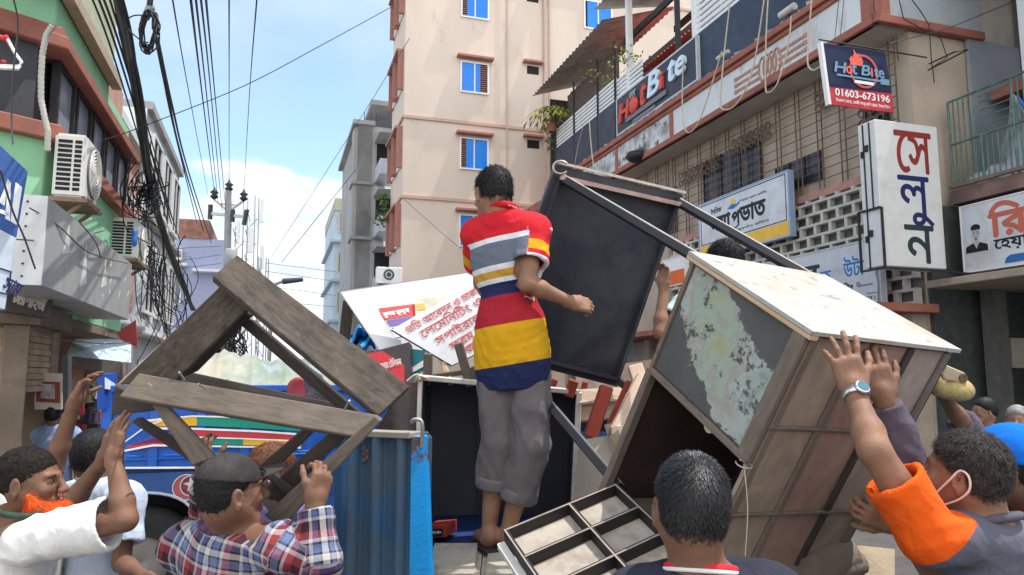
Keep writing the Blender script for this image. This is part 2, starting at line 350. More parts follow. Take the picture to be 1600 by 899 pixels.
# ---------------------------------------------------------------- ground
def sheet(name, s0, s1, w0, w1, z, m):
    mb = MB(); mb.add([SW(s0,w0,z),SW(s1,w0,z),SW(s1,w1,z),SW(s0,w1,z)], [(0,1,2,3)]); return tag(mb.build(name, m), kind='structure')
sheet('ground', -60, 400, -200, 200, -.03, paving)
sheet('road', -30, 200, -1.6, 8.6, 0.0, asphalt)
for w0, w1 in ((-2.6, -1.6), (8.6, 12.6)):
    mb = MB(); mb.sbox(-30, 60, w0, w1, -.02, .13); tag(mb.build('pavement', paving, bev=.01), kind='structure')
# ---------------------------------------------------------------- helpers for buildings
def window(F, par, a0, a1, b0, b1, frame, pane, c=0.0, fw=.05, bars=0, mull=1, depth=.06, slide=None, name='window'):
    """frame proud of the wall, pane a sub-part, grille bars behind an open leaf"""
    mb = MB()
    mb.fbox(F,a0,a1,b0,b0+fw,c,c+depth); mb.fbox(F,a0,a1,b1-fw,b1,c,c+depth); mb.fbox(F,a0,a0+fw,b0+fw,b1-fw,c,c+depth); mb.fbox(F,a1-fw,a1,b0+fw,b1-fw,c,c+depth)
    for k in range(mull):
        x = a0+(a1-a0)*(k+1)/(mull+1); mb.fbox(F,x-fw*.4,x+fw*.4,b0+fw,b1-fw,c,c+depth*.8)
    fr = mb.build(name, frame, par)
    p = MB(); p.fbox(F,a0+fw*.9,a1-fw*.9,b0+fw*.9,b1-fw*.9,c+.004,c+.02); p.build('pane', pane, fr)
    return fr
# ---------------------------------------------------------------- tan block of flats
TF = Frame(SD*28, SN)                      # its front: u = w, v = z, towards us
def tan_block():
    b = thing('apartment_building', SW(28,10,0), 'tall tan apartment block with blue film windows and brown hoods', 'building')
    w0 = 4.53; H = 30
    mb = MB(); mb.sbox(28, 31.2, w0, 26, 0, H); mb.build('wall', tan_paint, b)
    mb = MB()
    for z in (5.2, 8.75, 11.97, 15.2+3.2, 18.4+3.2):
        mb.sbox(27.93, 31.25, w0-.07, 26.05, z, z+.12)
    mb.build('string_course', mat('tan_band', (.52,.37,.30), .9, var=.05), b)
    LF = Frame(SN*w0, -SD)                 # street side: u = -s, towards the street
    for k, z in enumerate((3.75, 6.95, 10.1, 13.3, 16.5, 19.7)):
        z0 = z; z1 = z+1.32
        fr = window(TF, b, 6.78, 7.98, z0, z1, white_frame, blue_glass, .01, .06, mull=1)
        g = MB(); ss = (7.62, 7.93) if k % 2 else (6.83, 7.05)
        g.fbox(TF, ss[0], ss[1], z0+.06, z1-.06, .012, .034)
        g.cm = 1
        for j in range(13): g.fbox(TF, ss[0], ss[1], z0+.09+j*.09, z0+.12+j*.09, .03, .05)
        g.build('window_grille', [dark_void, tan_trim], fr)
        h = MB(); h.fbox(TF, 6.62, 8.14, z1+.10, z1+.2, 0, .32); h.build('window_hood', tan_trim, b, bev=.01)
        fr = window(TF, b, 12.25, 13.6, z0+.33, z1+.33, white_frame, blue_glass, .01, .06, mull=1)
        g = MB(); g.fbox(TF, 12.3, 12.42, z0+.39, z1+.27, .012, .034); g.build('window_grille', dark_void, fr)
        for x in (9.55,):
            v = MB(); v.fbox(TF, x+.1, x+.62, z0+1.15, z0+1.5, -.02, .012); v.build('vent_opening', dark_void, b)
            h = MB(); h.fbox(TF, x-.1, x+.75, z0+1.58, z0+1.68, 0, .28); h.build('window_hood', tan_trim, b, bev=.01)
        for s in (28.5, 29.9):
            fr = window(LF, b, -s-.8, -s, z0, z1+.1, white_frame, mat('grey_pane', (.12,.13,.14), .3), .01, .06, mull=1)
            h = MB(); h.fbox(LF, -s-1.0, -s+.2, z1+.2, z1+.32, 0, .3); h.build('window_hood', tan_trim, b, bev=.01)
            for a0, a1 in ((-s-1.0, -s-.86), (-s+.06, -s+.2)): sd = MB(); sd.fbox(LF, a0, a1, z0-.05, z1+.2, 0, .22); sd.build('window_fin', tan_trim, b)
    for x, r in ((8.75,.03), (10.4,.055), (10.62,.04)):
        p = MB(); p.tube([TF.pt(x,0,.09), TF.pt(x,H,.09)], r, 8); p.build('drain_pipe', mat('pipe_tan', (.48,.36,.30), .7, var=.08), b)
    q = P(588, 443, 27.0); t = thing('outdoor_unit', q, 'white outdoor unit with dark round emblem at the left foot of the tan block', 'air conditioner'); G = Frame(q, SN)
    m2 = MB(); m2.fbox(G, 0, .95, 0, .62, -.3, 0); m2.build('casing', white_frame, t, bev=.02); m2 = MB(); m2.disc(G.pt(.45,.34,.002), G.n, .13, .2, .01, 24); m2.disc(G.pt(.45,.34,.002), G.n, 0, .09, .01, 20); m2.build('round_emblem', plain('emblem_green',(60,80,84)), t)
    m2 = MB(); m2.fbox(G, .1, .85, -.12, -.03, -.3, .02); m2.build('bracket', iron, t)
    # plant hanging out of a street side window
    leafy('potted_plant', SW(30.9, w0-.3, 8.9), .3, 1.1, 260, leaf_m, 'green hanging plant on the street side of the tan block', leaf=.16)
# ---------------------------------------------------------------- leaves
def leafy(name, c, r, h, n, m, label, leaf=.07, group=None, stems=4, cat='plant'):
    t = thing(name, (c[0], c[1], c[2]-h/2), label, cat, group); mb = MB()
    cl = [Vector((random.gauss(0,.45)*r, random.gauss(0,.45)*r, random.uniform(-.5,.5)*h)) for _ in range(7)]
    for i in range(n):
        q = Vector(c)+random.choice(cl)+Vector((random.gauss(0,.25)*r, random.gauss(0,.25)*r, random.gauss(0,.12)*h))
        a = Vector((random.gauss(0,1),random.gauss(0,1),random.gauss(0,.6))).normalized(); bb = a.orthogonal().normalized(); bb.rotate(Matrix.Rotation(random.uniform(0,6.28),3,a)); L_ = leaf*random.uniform(.6,1.3)
        mb.add([q, q+a*L_*.5+bb*L_*.28, q+a*L_, q+a*L_*.5-bb*L_*.28], [(0,1,2,3)])
    mb.build('foliage', m, t)
    sb = MB()
    for k in range(stems):
        e = Vector(c)+random.choice(cl); sb.tube([Vector((c[0],c[1],c[2]-h/2)), Vector(c)+(e-Vector(c))*.4, e], .012, 5)
    sb.build('stem', stem_m, t); return t
# ---------------------------------------------------------------- blocks further down the street
def far_blocks():
    b = thing('apartment_building', SW(44,6,0), 'narrow grey concrete block just behind the tan apartment block', 'building')
    mb = MB(); mb.sbox(42, 52, 4.15, 12, 0, 16.3); mb.build('wall', concrete, b)
    mb = MB(); mb.sbox(41.7, 52.2, 3.85, 5.1, 16.3, 16.55); mb.sbox(44, 52, 5.1, 12.2, 18.4, 18.7); mb.build('roof', concrete, b)
    mb = MB(); mb.sbox(42, 43.4, 3.95, 5.0, .1, 16.2)
    mb.build('stair_tower', concrete, b)
    mb = MB()
    for z in (3.2, 6.4, 9.6, 12.8): mb.sbox(41.85, 43.5, 3.85, 5.05, z, z+.18)
    mb.build('floor_band', mat('grey_band', (.28,.28,.28), .9), b)
    GF = Frame(SD*42, SN)
    for k, z in enumerate((3.4, 6.6, 9.8, 13.0)):
        bal = MB(); bal.sbox(39.6, 42, 5.15, 5.75, z-.1, z+.02); bal.sbox(39.6, 42, 5.15, 5.2, z, z+.75); bal.sbox(39.6,39.65,5.2,5.75,z,z+.75); bal.build('balcony', mat('blue_grey_paint', (.44,.47,.52), .85), b)
        w = MB(); w.fbox(GF, 5.25, 6.6, z+.8, z+2.4, .01, .03); w.build('opening', dark_void, b)
        h = MB(); h.hexa([SW(39.8,5.1,z+2.3),SW(39.8,6.4,z+2.3),SW(42,6.4,z+2.3),SW(42,5.1,z+2.3),SW(41.6,5.1,z+2.9),SW(41.6,6.4,z+2.9),SW(42,6.4,z+2.9),SW(42,5.1,z+2.9)]); h.build('canopy', concrete, b)
    mb = MB()
    for w in (4.6, 5.0, 5.3): mb.tube([SW(43,w,16.4), SW(43,w,17.5)], .02, 5)
    mb.build('rebar', iron, b)
    b2 = thing('apartment_building', SW(60,6,0), 'pale blue apartment block far down the street beside the grey block', 'building')
    mb = MB(); mb.sbox(60, 72, 4.3, 14, 0, 15.2); mb.build('wall', mat('pale_blue_paint', (.50,.60,.68), .9, var=.06, vscale=.5, stain=(.36,.42,.46), sscale=.4), b2)
    mb = MB(); mb.sbox(59.9, 72, 4.25, 14, 15.2, 16.2); mb.build('parapet', mat('mossy_parapet', (.42,.43,.32), .9, var=.2), b2)
    PF = Frame(SD*60, SN)
    for z in (3.2, 6.4, 9.6, 12.8):
        mb = MB(); mb.sbox(59.5, 72, 4.0, 14, z-.25, z-.05); mb.build('floor_band', mat('blue_band', (.36,.44,.52), .9), b2)
        window(PF, b2, 4.6, 5.5, z+.6, z+2.2, mat('cream_frame', (.5,.48,.36), .7), mat('tan_shutter', (.30,.27,.18), .6), .01, .08, mull=1)
        mb = MB(); mb.sbox(58.8, 60, 5.7, 6.6, z, z+.9); mb.build('balcony', concrete, b2)
    # the end of the street: lilac block, brick parapet on top
    b3 = thing('apartment_building', SW(31,-3,0), 'lilac block with brick parapet closing the left side of the street', 'building')
    LP = mat('lilac_paint', (.40,.44,.62), .9, var=.08, vscale=.6, stain=(.30,.33,.45), sscale=.5)
    mb = MB(); mb.sbox(31, 40, -5.8, -1.95, 0, 7.25); mb.build('wall', LP, b3)
    mb = MB(); mb.sbox(30.95, 40, -4.8, -2.6, 7.25, 8.0); mb.sbox(30.95, 40, -5.85, -4.8, 7.25, 8.15); mb.build('parapet', mat('red_brick', (.30,.15,.11), .9, var=.35, vscale=5, bump=.5), b3)
    BF = Frame(SD*31, SN)
    window(BF, b3, -4.25, -3.5, 4.6, 5.9, white_frame, mat('grey_green_pane', (.16,.2,.22), .4), .01, .06)
    window(BF, b3, -4.2, -3.35, 1.9, 2.9, white_frame, mat('grey_green_pane', (.16,.2,.22), .4), .01, .06)
    window(BF, b3, -5.3, -4.8, 1.9, 2.9, white_frame, dark_void, .01, .06)
    for a, z in ((-3.9,6.1), (-2.5,5.9), (-3.8,3.2)):
        mb = MB(); mb.fbox(BF, a-.6, a+.6, z, z+.1, 0, .5); mb.build('window_hood', white_frame, b3)
    mb = MB(); mb.fbox(BF, -4.2, -3.5, 6.3, 6.75, .02, .35); o = mb.solo('outdoor_unit', ac_white, 'small outdoor unit high on the lilac block', 'air conditioner', bev=.02)
    # left row behind the green corner building
    b4 = thing('apartment_building', SW(18,-4,0), 'salmon painted house behind the green corner building', 'building')
    mb = MB(); mb.sbox(11.25, 15.2, -9, -2.55, 0, 5.9); mb.build('wall', mat('salmon_paint', (.55,.30,.23), .9, var=.08, stain=(.4,.33,.3), sscale=.6), b4)
    mb = MB(); mb.sbox(11.25, 15.2, -9, -2.4, 5.9, 6.05); mb.sbox(11.25,15.2,-9,-2.3,2.7,2.9); mb.build('floor_band', old_white, b4)
    for s in (11.7, 13.4):
        for z in (3.5,):
            fr = window(Frame(SN*-2.55, SD), b4, s, s+1.1, z, z+1.5, old_white, dark_void, .02, .06, mull=2)
    b5 = thing('apartment_building', SW(24,-4,0), 'weathered white block with a stained wall on the left row', 'building')
    mb = MB(); mb.sbox(15.25, 20.4, -10, -2.5, 0, 7.0); mb.build('wall', old_white, b5)
    mb = MB(); mb.sbox(15.25, 20.45, -10, -2.4, 7.0, 7.15); mb.sbox(15.25,20.4,-10,-2.35,4.9,5.0); mb.sbox(15.25,20.4,-10,-2.35,2.6,2.7); mb.build('floor_band', concrete, b5)
    for s in (15.8, 17.4, 19.0):
        for z in (.8, 3.1, 5.3):
            window(Frame(SN*-2.5, SD), b5, s, s+1.2, z, z+1.4, white_frame, dark_void, .02, .06)
tan_block(); far_blocks()
# ---------------------------------------------------------------- right hand building with the restaurant on its roof
RW = 9.5
RF = Frame(SN*RW, -SD)                     # band plane: u = -s, towards the street
WF = Frame(SN*(RW+.75), -SD)               # wall plane under the overhang
def right_building():
    b = thing('corner_building', SW(16, 11, 0), 'three storey building with brown trimmed overhang and a restaurant terrace on its roof', 'building')
    S0, S1 = 9.5, 25.2
    # walls
    mb = MB(); mb.sbox(S0, S1, RW+.76, RW+9, 0, 7.8); mb.build('wall', beige_wall, b)
    mb = MB(); mb.sbox(S0, S1, RW+.1, RW+9, 7.83, 8.86); mb.build('upper_slab', soffit_m, b)
    mb = MB(); mb.sbox(S0+.05, S1, RW+.02, RW+9, 7.8, 7.83); mb.build('soffit', soffit_m, b)
    # band: washed panels between two brown mouldings
    mb = MB(); mb.sbox(S0, 16.2, RW, RW+.099, 7.95, 8.62); mb.build('parapet_panel', old_white, b)
    mb = MB(); mb.sbox(16.2, S1, RW, RW+.099, 7.95, 8.62); mb.build('parapet_panel', far_wash, b, label='blackened peeling end of the washed parapet')
    mb = MB()
    for z0, z1, pr in ((7.8,7.95,.05), (8.62,8.72,.05), (8.72,8.86,.12)): mb.sbox(S0-.04-pr, S1+.05, RW-pr, RW+.1, z0, z1)
    mb.sbox(S0-.06, S0+.22, RW-.04, RW+.1, 7.95, 8.62)
    for s in (16.1, 19.3, 22.2, 24.9): mb.sbox(s, s+.16, RW-.035, RW, 7.95, 8.62)
    mb.build('brown_moulding', brown_trim, b, bev=.012)
    # front return of the block over the side balcony
    mb = MB(); mb.sbox(S0-.1, S0-.02, RW, RW+2.3, 7.95, 8.9); mb.build('parapet_panel', mat('grey_wash', (.36,.40,.43), .9, var=.08), b)
    mb = MB(); mb.sbox(S0-.16, S0-.02, RW-.05, RW+2.35, 7.8, 7.95); mb.sbox(S0-.14, S0-.1, RW-.04, RW+.26, 7.95, 8.9); mb.build('brown_moulding', brown_trim, b, bev=.012)
    # relief on the band: rings between three lines with arrow tips
    mb = MB(); 
    for k in range(3):
        z = 8.06+.14*k
        for s0, s1 in ((12.55,13.35), (11.2,11.95)):
            mb.sbox(s0, s1, RW-.02, RW, z, z+.055)
        mb.sbox(11.1, 11.2, RW-.02, RW, z-.01, z+.07); mb.sbox(13.35,13.45,RW-.02,RW,z-.01,z+.07)
    for k in range(4):
        c = RF.pt(-(12.0+.15*k), 8.23, .0); q = []
        for j in range(25):
            a = 2*math.pi*j/24; q.append(c+SD*(.13*math.cos(a))+UP*(.25*math.sin(a))-SN*.01)
        mb.tube(q, .022, 6, cap=False)
    mb.build('relief_ornament', mat('faded_brown_relief', (.42,.24,.19), .9, var=.15), b)
    # first floor: wall, ledge, window grilles, perforated screen
    mb = MB(); mb.sbox(S0-.02, S1, RW+.62, RW+.76, 5.36, 5.52); mb.build('ledge', mat('pink_ledge', (.46,.25,.20), .9, var=.15, stain=(.28,.2,.17), sscale=2), b, bev=.01)
    for s0, s1, z0, z1 in ((13.6,15.9,5.75,7.25), (11.75,13.1,5.75,6.35), (17.3,18.8,5.75,7.0), (10.0,10.55,5.9,6.9)):
        w = MB(); w.fbox(WF, -s1, -s0, z0, z1, .0, .03); fr = w.build('window', mat('window_dark', (.03,.032,.036), .25, var=.2), b)
        g = MB()
        for k in range(4): 
            s = s0+(s1-s0)*k/3; g.fbox(WF, -s-.02, -s+.02, z0, z1, .03, .05)
        g.build('frame', iron, fr)
    def grille(s0, s1, z0, z1, step, hstep, name='window_grille'):
        g = MB(); n = int((s1-s0)/step)
        for k in range(n+1):
            s = s0+k*step
            g.tube([WF.pt(-s, z0, .12), WF.pt(-s, z1, .12)], .016, 5, False); g.tube([WF.pt(-s-.13, z0, .12), WF.pt(-s-.13, z1, .12)], .016, 5, False)
        z = z0
        while z < z1: g.tube([WF.pt(-s1, z, .12), WF.pt(-s0, z, .12)], .011, 5, False); z += hstep
        return g.build(name, rust_bar, b)
    grille(9.7, 17.2, 5.5, 7.75, .62, .2)
    grille(17.5, 24.5, 5.5, 7.75, .6, .2)
    def scroll(cs, cz, n, rr):
        g = MB()
        for k in range(n):
            for dz in (0, rr*2.1):
                c = WF.pt(-(cs+k*rr*2.1), cz+dz, .12); q = [c+SD*(math.cos(j*.6)*rr*(1-.03*j))+UP*(math.sin(j*.6)*rr*(1-.03*j)) for j in range(16)]
                g.tube(q, .014, 5, False)
        g.build('scroll_work', rust_bar, b)
    scroll(13.2, 7.1, 7, .1); scroll(15.2, 6.95, 9, .1); scroll(11.0, 7.15, 4, .1); scroll(10.1, 6.45, 3, .1); scroll(18.2, 7.0, 7, .1)
    # lattice of cement blocks with open cells
    mb = MB(); z = 3.05; row = 0; ch = .17; bh = .05; cw = .34; bw = .075
    zt = 5.36
    while z < zt-.01:
        mb.sbox(S0, 17.4, RW+.56, RW+.68, z, min(zt, z+bh))
        off = (cw+bw)/2*(row % 2); s = S0+off
        while s < 17.3: mb.sbox(s, s+bw, RW+.565, RW+.675, z+bh, min(zt, z+bh+ch)); s += cw+bw
        z += bh+ch; row += 1
    mb.build('lattice_screen', lattice_m, b)
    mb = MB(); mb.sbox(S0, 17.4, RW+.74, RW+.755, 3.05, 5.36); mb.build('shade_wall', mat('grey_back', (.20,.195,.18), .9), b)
    mb = MB(); mb.sbox(17.4, S1, RW+.5, RW+.75, 3.05, 5.36); mb.build('street_wall', beige_wall, b)
    # ground floor: piers, shutters, awning slab with its edge
    mb = MB(); mb.sbox(9.2, S1, RW-.55, RW+.7, 2.88, 3.02); mb.build('awning_slab', brown_trim, b, bev=.012)
    for s in np.arange(9.5, 25, 3.0): mb = MB(); mb.sbox(s, s+.3, RW+.45, RW+.75, 0, 2.88); mb.build('pier', beige_wall, b)
    for s in np.arange(9.8, 24, 3.0):
        mb = MB()
        for k in range(26): mb.sbox(s, s+2.7, RW+.6+.01*(k%2), RW+.74, .05+k*.108, .05+(k+1)*.108)
        mb.build('shutter', grey_metal, b)
    # ---- the recessed side wing nearer to us
    K = 10.8
    mb = MB(); mb.sbox(2.0, S0-.17, K+1.9, K+5, 0, 12); mb.sbox(S0-.02, S0+.3, RW+.8, K+5, 8.9, 12); mb.build('wing_wall', mat('blue_grey_wall', (.27,.30,.34), .9, var=.12, vscale=.8, stain=(.18,.2,.23), sscale=.7), b)
    mb = MB(); mb.sbox(2.0, S0-.17, K-.05, K+1.9, 4.72, 4.95); mb.sbox(2.0, S0-.2, K-.12, K-.05, 4.98, 5.02); mb.build('balcony_slab', mat('stained_slab', (.24,.15,.125), .9, var=.3, vscale=3, stain=(.10,.08,.075), sscale=2), b)
    mb = MB(); mb.sbox(7.55, 8.35, K+.5, K+1.0, 4.95, 12); mb.sbox(7.3, 8.5, K+.3, K+1.2, 9.0, 9.3); mb.build('column', old_white, b, bev=.02)
    mb = MB(); mb.sbox(8.55, S0-.18, K+1.0, K+1.9, 6.65, 6.85); mb.build('lintel_ledge', brown_trim, b, bev=.01)
    mb = MB(); mb.sbox(6, S0, K-.3, K+3, 9.3, 9.55); mb.build('roof_slab', soffit_m, b)
    KF = Frame(SN*K, -SD)
    g = MB()
    for z in (5.05, 5.75, 6.5): g.tube([KF.pt(-9.3,z,0), KF.pt(-4,z,0)], .02, 6)
    for k in range(58):
        s = 9.3-k*.095; top = 6.5 if (k//6) % 2 == 0 else 5.75
        g.tube([KF.pt(-s, 5.05, 0), KF.pt(-s, top, 0)], .013 if k % 6 else .022, 5, False)
        if k % 12 == 6:
            for z in (5.9, 6.03, 6.16, 6.29, 6.4): g.tube([KF.pt(-s, z, 0), KF.pt(-s+.57, z, 0)], .011, 5, False)
    g.build('balcony_railing', mat('green_iron', (.10,.19,.16), .6, .2, var=.4, stain=(.13,.09,.06), sscale=4), b)
    d = MB(); d.sbox(8.3, 9.2, K+1.86, K+1.9, 4.95, 6.3)
    for k in range(9): d.sbox(8.32+k*.1, 8.36+k*.1, K+1.84, K+1.86, 5, 6.25)
    d.build('balcony_door', mat('green_panel', (.16,.30,.24), .6, var=.2), b)
    # dark open shops under the wing: back wall, ribs, counter
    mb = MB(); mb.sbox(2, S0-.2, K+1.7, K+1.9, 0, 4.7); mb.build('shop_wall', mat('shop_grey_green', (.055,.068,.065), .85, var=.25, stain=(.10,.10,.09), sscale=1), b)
    mb = MB(); mb.sbox(2.0, S0-.22, K-.75, K+1.7, 3.28, 3.4); mb.build('awning_slab', mat('buff_soffit', (.36,.30,.23), .9, var=.15), b, bev=.012)
    for q in ((8.1,8.17,K+1.2,K+1.28,.1,3.27),(9.0,9.22,K+.3,K+.6,.1,4.7),(6.4,6.55,K+1.2,K+1.4,.1,3.27)): mb = MB(); mb.sbox(*q); mb.build('shop_post', mat('post_grey', (.11,.11,.105), .9, var=.2), b)
    mb = MB(); mb.sbox(S0-.1, S0-.03, RW+2.0, K+6, 4.9, 7.8); mb.build('return_wall', mat('blue_grey_wall', (.27,.30,.34), .9), b)
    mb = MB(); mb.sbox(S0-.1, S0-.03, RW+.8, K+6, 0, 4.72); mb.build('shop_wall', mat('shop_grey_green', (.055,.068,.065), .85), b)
    mb = MB(); mb.sbox(2, 8.9, K+1.3, K+1.69, 2.05, 2.2); mb.build('shop_ledge', brown_trim, b)
    mb = MB(); mb.sbox(8.25, 8.9, K+1.2, K+1.42, .1, 2.0); mb.build('shop_shutter', mat('pale_stucco', (.34,.31,.27), .9, var=.3, vscale=6), b)
    mb = MB(); 
    for q in ((8.45,8.8,K+1.16,K+1.2,2.55,2.95),(8.5,8.75,K+1.1,K+1.19,1.5,1.9),(9.2,9.38,K+.9,K+1.2,2.0,2.5)): mb = MB(); mb.sbox(*q); mb.build('meter_box', mat('meter_buff', (.45,.42,.34), .7), b, bev=.01)
    # ---- terrace on the roof
    mb = MB(); mb.sbox(9.2, 25, RW+.22, RW+.36, 8.86, 10.3); mb.build('terrace_cladding', navy_clad, b)
    mb = MB()
    for k in range(420):
        s = random.uniform(9.3, 25); q = SW(s, RW+random.uniform(-.02,.2), 8.86); r = random.uniform(.03,.09)
        mb.box(q+UP*r*.4, (r*1.6, r*1.4, r), Matrix.Rotation(random.uniform(0,3),3,'Z'))
    tag(mb.build('broken_concrete', concrete, b), kind='stuff')
    TFr = Frame(SN*(RW+.3), -SD)
    def louvres(s0, s1, z0, z1, n):
        mb = MB()
        for k in range(n):
            z = z0+(z1-z0)*k/n; mb.fbox(TFr, -s1, -s0, z, z+(z1-z0)/n*.62, .0, .04)
        mb.build('louvre_screen', louvre_w, b)
    louvres(19.9, 25, 9.95, 11.1, 9); louvres(9.0, 15.3, 10.32, 13.4, 20); louvres(18.2,19.85,10.35,11.0,5)
    for s in (25, 23.2, 21.2, 19.9): mb = MB(); mb.fbox(TFr, -s-.03, -s+.03, 8.9, 12.2, .04, .09); mb.build('post', iron, b)
    mb = MB(); mb.fbox(TFr, -16.55, -16.45, 10.3, 13.6, -.2, -.08); mb.build('post', iron, b)
    for s, w in ((19.0, 0.05), (15.35, .05), (16.6, 1.9)): mb = MB(); mb.sbox(s, s+.16, RW+.2+w, RW+.36+w, 9.0, 13.8); mb.build('post', louvre_w, b, label='white square terrace post')
    def tin(q00, q10, q01, q11, n, name, m, amp=.035):     # corrugated sheet between four corners
        mb = MB(); V = []
        for i in range(n+1):
            a = Vector(q00).lerp(q10, i/n); c = Vector(q01).lerp(q11, i/n); z = UP*(amp*math.sin(i*math.pi/2*1.0)); V += [a+z, c+z]
        mb.add(V, [(2*i, 2*i+2, 2*i+3, 2*i+1) for i in range(n)], True); V2 = [v+UP*.012 for v in V]; mb.add(V2, [(2*i+1, 2*i+3, 2*i+2, 2*i) for i in range(n)], True)
        return mb.build(name, m, b)
    tin(SW(26.2,RW-.25,12.75), SW(19.7,RW-.25,12.75), SW(26.2,RW+2.3,13.6), SW(19.7,RW+2.3,13.6), 90, 'terrace_roof', tin_roof)
    tin(SW(20.5,RW-.15,13.5), SW(14.2,RW-.15,13.5), SW(20.5,RW+2.3,14.0), SW(14.2,RW+2.3,14.0), 90, 'terrace_roof', tin_roof)
    # tiled lean-to with rows of curved tiles
    mb = MB()
    for r in range(7):
        a0 = r/7; a1 = (r+1.15)/7
        for k in range(30):
            s0 = 21.6-k*.2; f = lambda s, a, h: SW(s, RW+1.6+1.7*a, 11.75+1.15*a+h+.03*(1-a*7+r))
            mb.add([f(s0,a0,0),f(s0-.1,a0,.06),f(s0-.2,a0,0),f(s0,a1,0),f(s0-.1,a1,.06),f(s0-.2,a1,0)], [(0,1,4,3),(1,2,5,4)], True)
    mb.build('tiled_roof', red_tile, b)
    mb = MB(); mb.sbox(15.5, 26, RW+4.0, RW+4.2, 8.9, 14.2); mb.sbox(25.9,26,RW+.4,RW+4,8.9,12.6); mb.build('terrace_wall', mat('dark_terrace', (.06,.05,.05), .9, var=.3), b)
    mb = MB(); F2 = Frame(SN*(RW+.9), -SD); V = []; n = 40
    for i in range(n+1):
        s = 25.4-i*.11; V += [SW(s, RW+.9+.05*math.sin(i*1.3), 10.2), SW(s, RW+.9+.03*math.sin(i*1.3), 12.6)]
    mb.add(V, [(2*i,2*i+2,2*i+3,2*i+1) for i in range(n)], True); mb.build('curtain', mat('dark_curtain', (.13,.10,.09), .9, var=.3), b)
    mb = MB(); mb.sbox(15.6, 20.2, RW+.7, RW+.78, 12.3, 12.5); mb.sbox(16, 20, RW+2.4, RW+2.5, 12.9, 13.1); mb.sbox(15.6,16.4,RW+1.8,RW+2.6,9,12.0); mb.build('cross_beam', iron, b)
    # far end of the band: jutting cornice stump
    mb = MB(); mb.sbox(25.2, 27.0, RW+.1, RW+2, 7.2, 8.0); mb.build('end_wall', old_white, b)
    mb = MB(); mb.sbox(25.2, 27.3, RW-.35, RW+2, 8.0, 8.35); mb.build('end_cornice', brown_trim, b, bev=.02)
right_building()
# ---------------------------------------------------------------- signs on the right hand building
def board(name, F, a0, a1, b0, b1, th, m_body, m_edge, loc_label, cat, edge=.03, group=None):
    t = thing(name, F.pt((a0+a1)/2, b0, 0), loc_label, cat, group)
    mb = MB(); mb.fbox(F, a0+edge, a1-edge, b0+edge, b1-edge, -th, 0); mb.build('panel', m_body, t)
    fr = MB(); fr.fbox(F,a0,a1,b0,b0+edge,-th-.01,.012); fr.fbox(F,a0,a1,b1-edge,b1,-th-.01,.012); fr.fbox(F,a0,a0+edge,b0+edge,b1-edge,-th-.01,.012); fr.fbox(F,a1-edge,a1,b0+edge,b1-edge,-th-.01,.012)
    fr.build('frame', m_edge, t); return t
def wr(t, F, m, *items, name='lettering'):
    mb = MB()
    for it in items:
        it = dict(it); mb_t = it.pop('t'); text(mb, F, mb_t, it.pop('a'), it.pop('b'), **it)
    return mb.build(name, m, t)
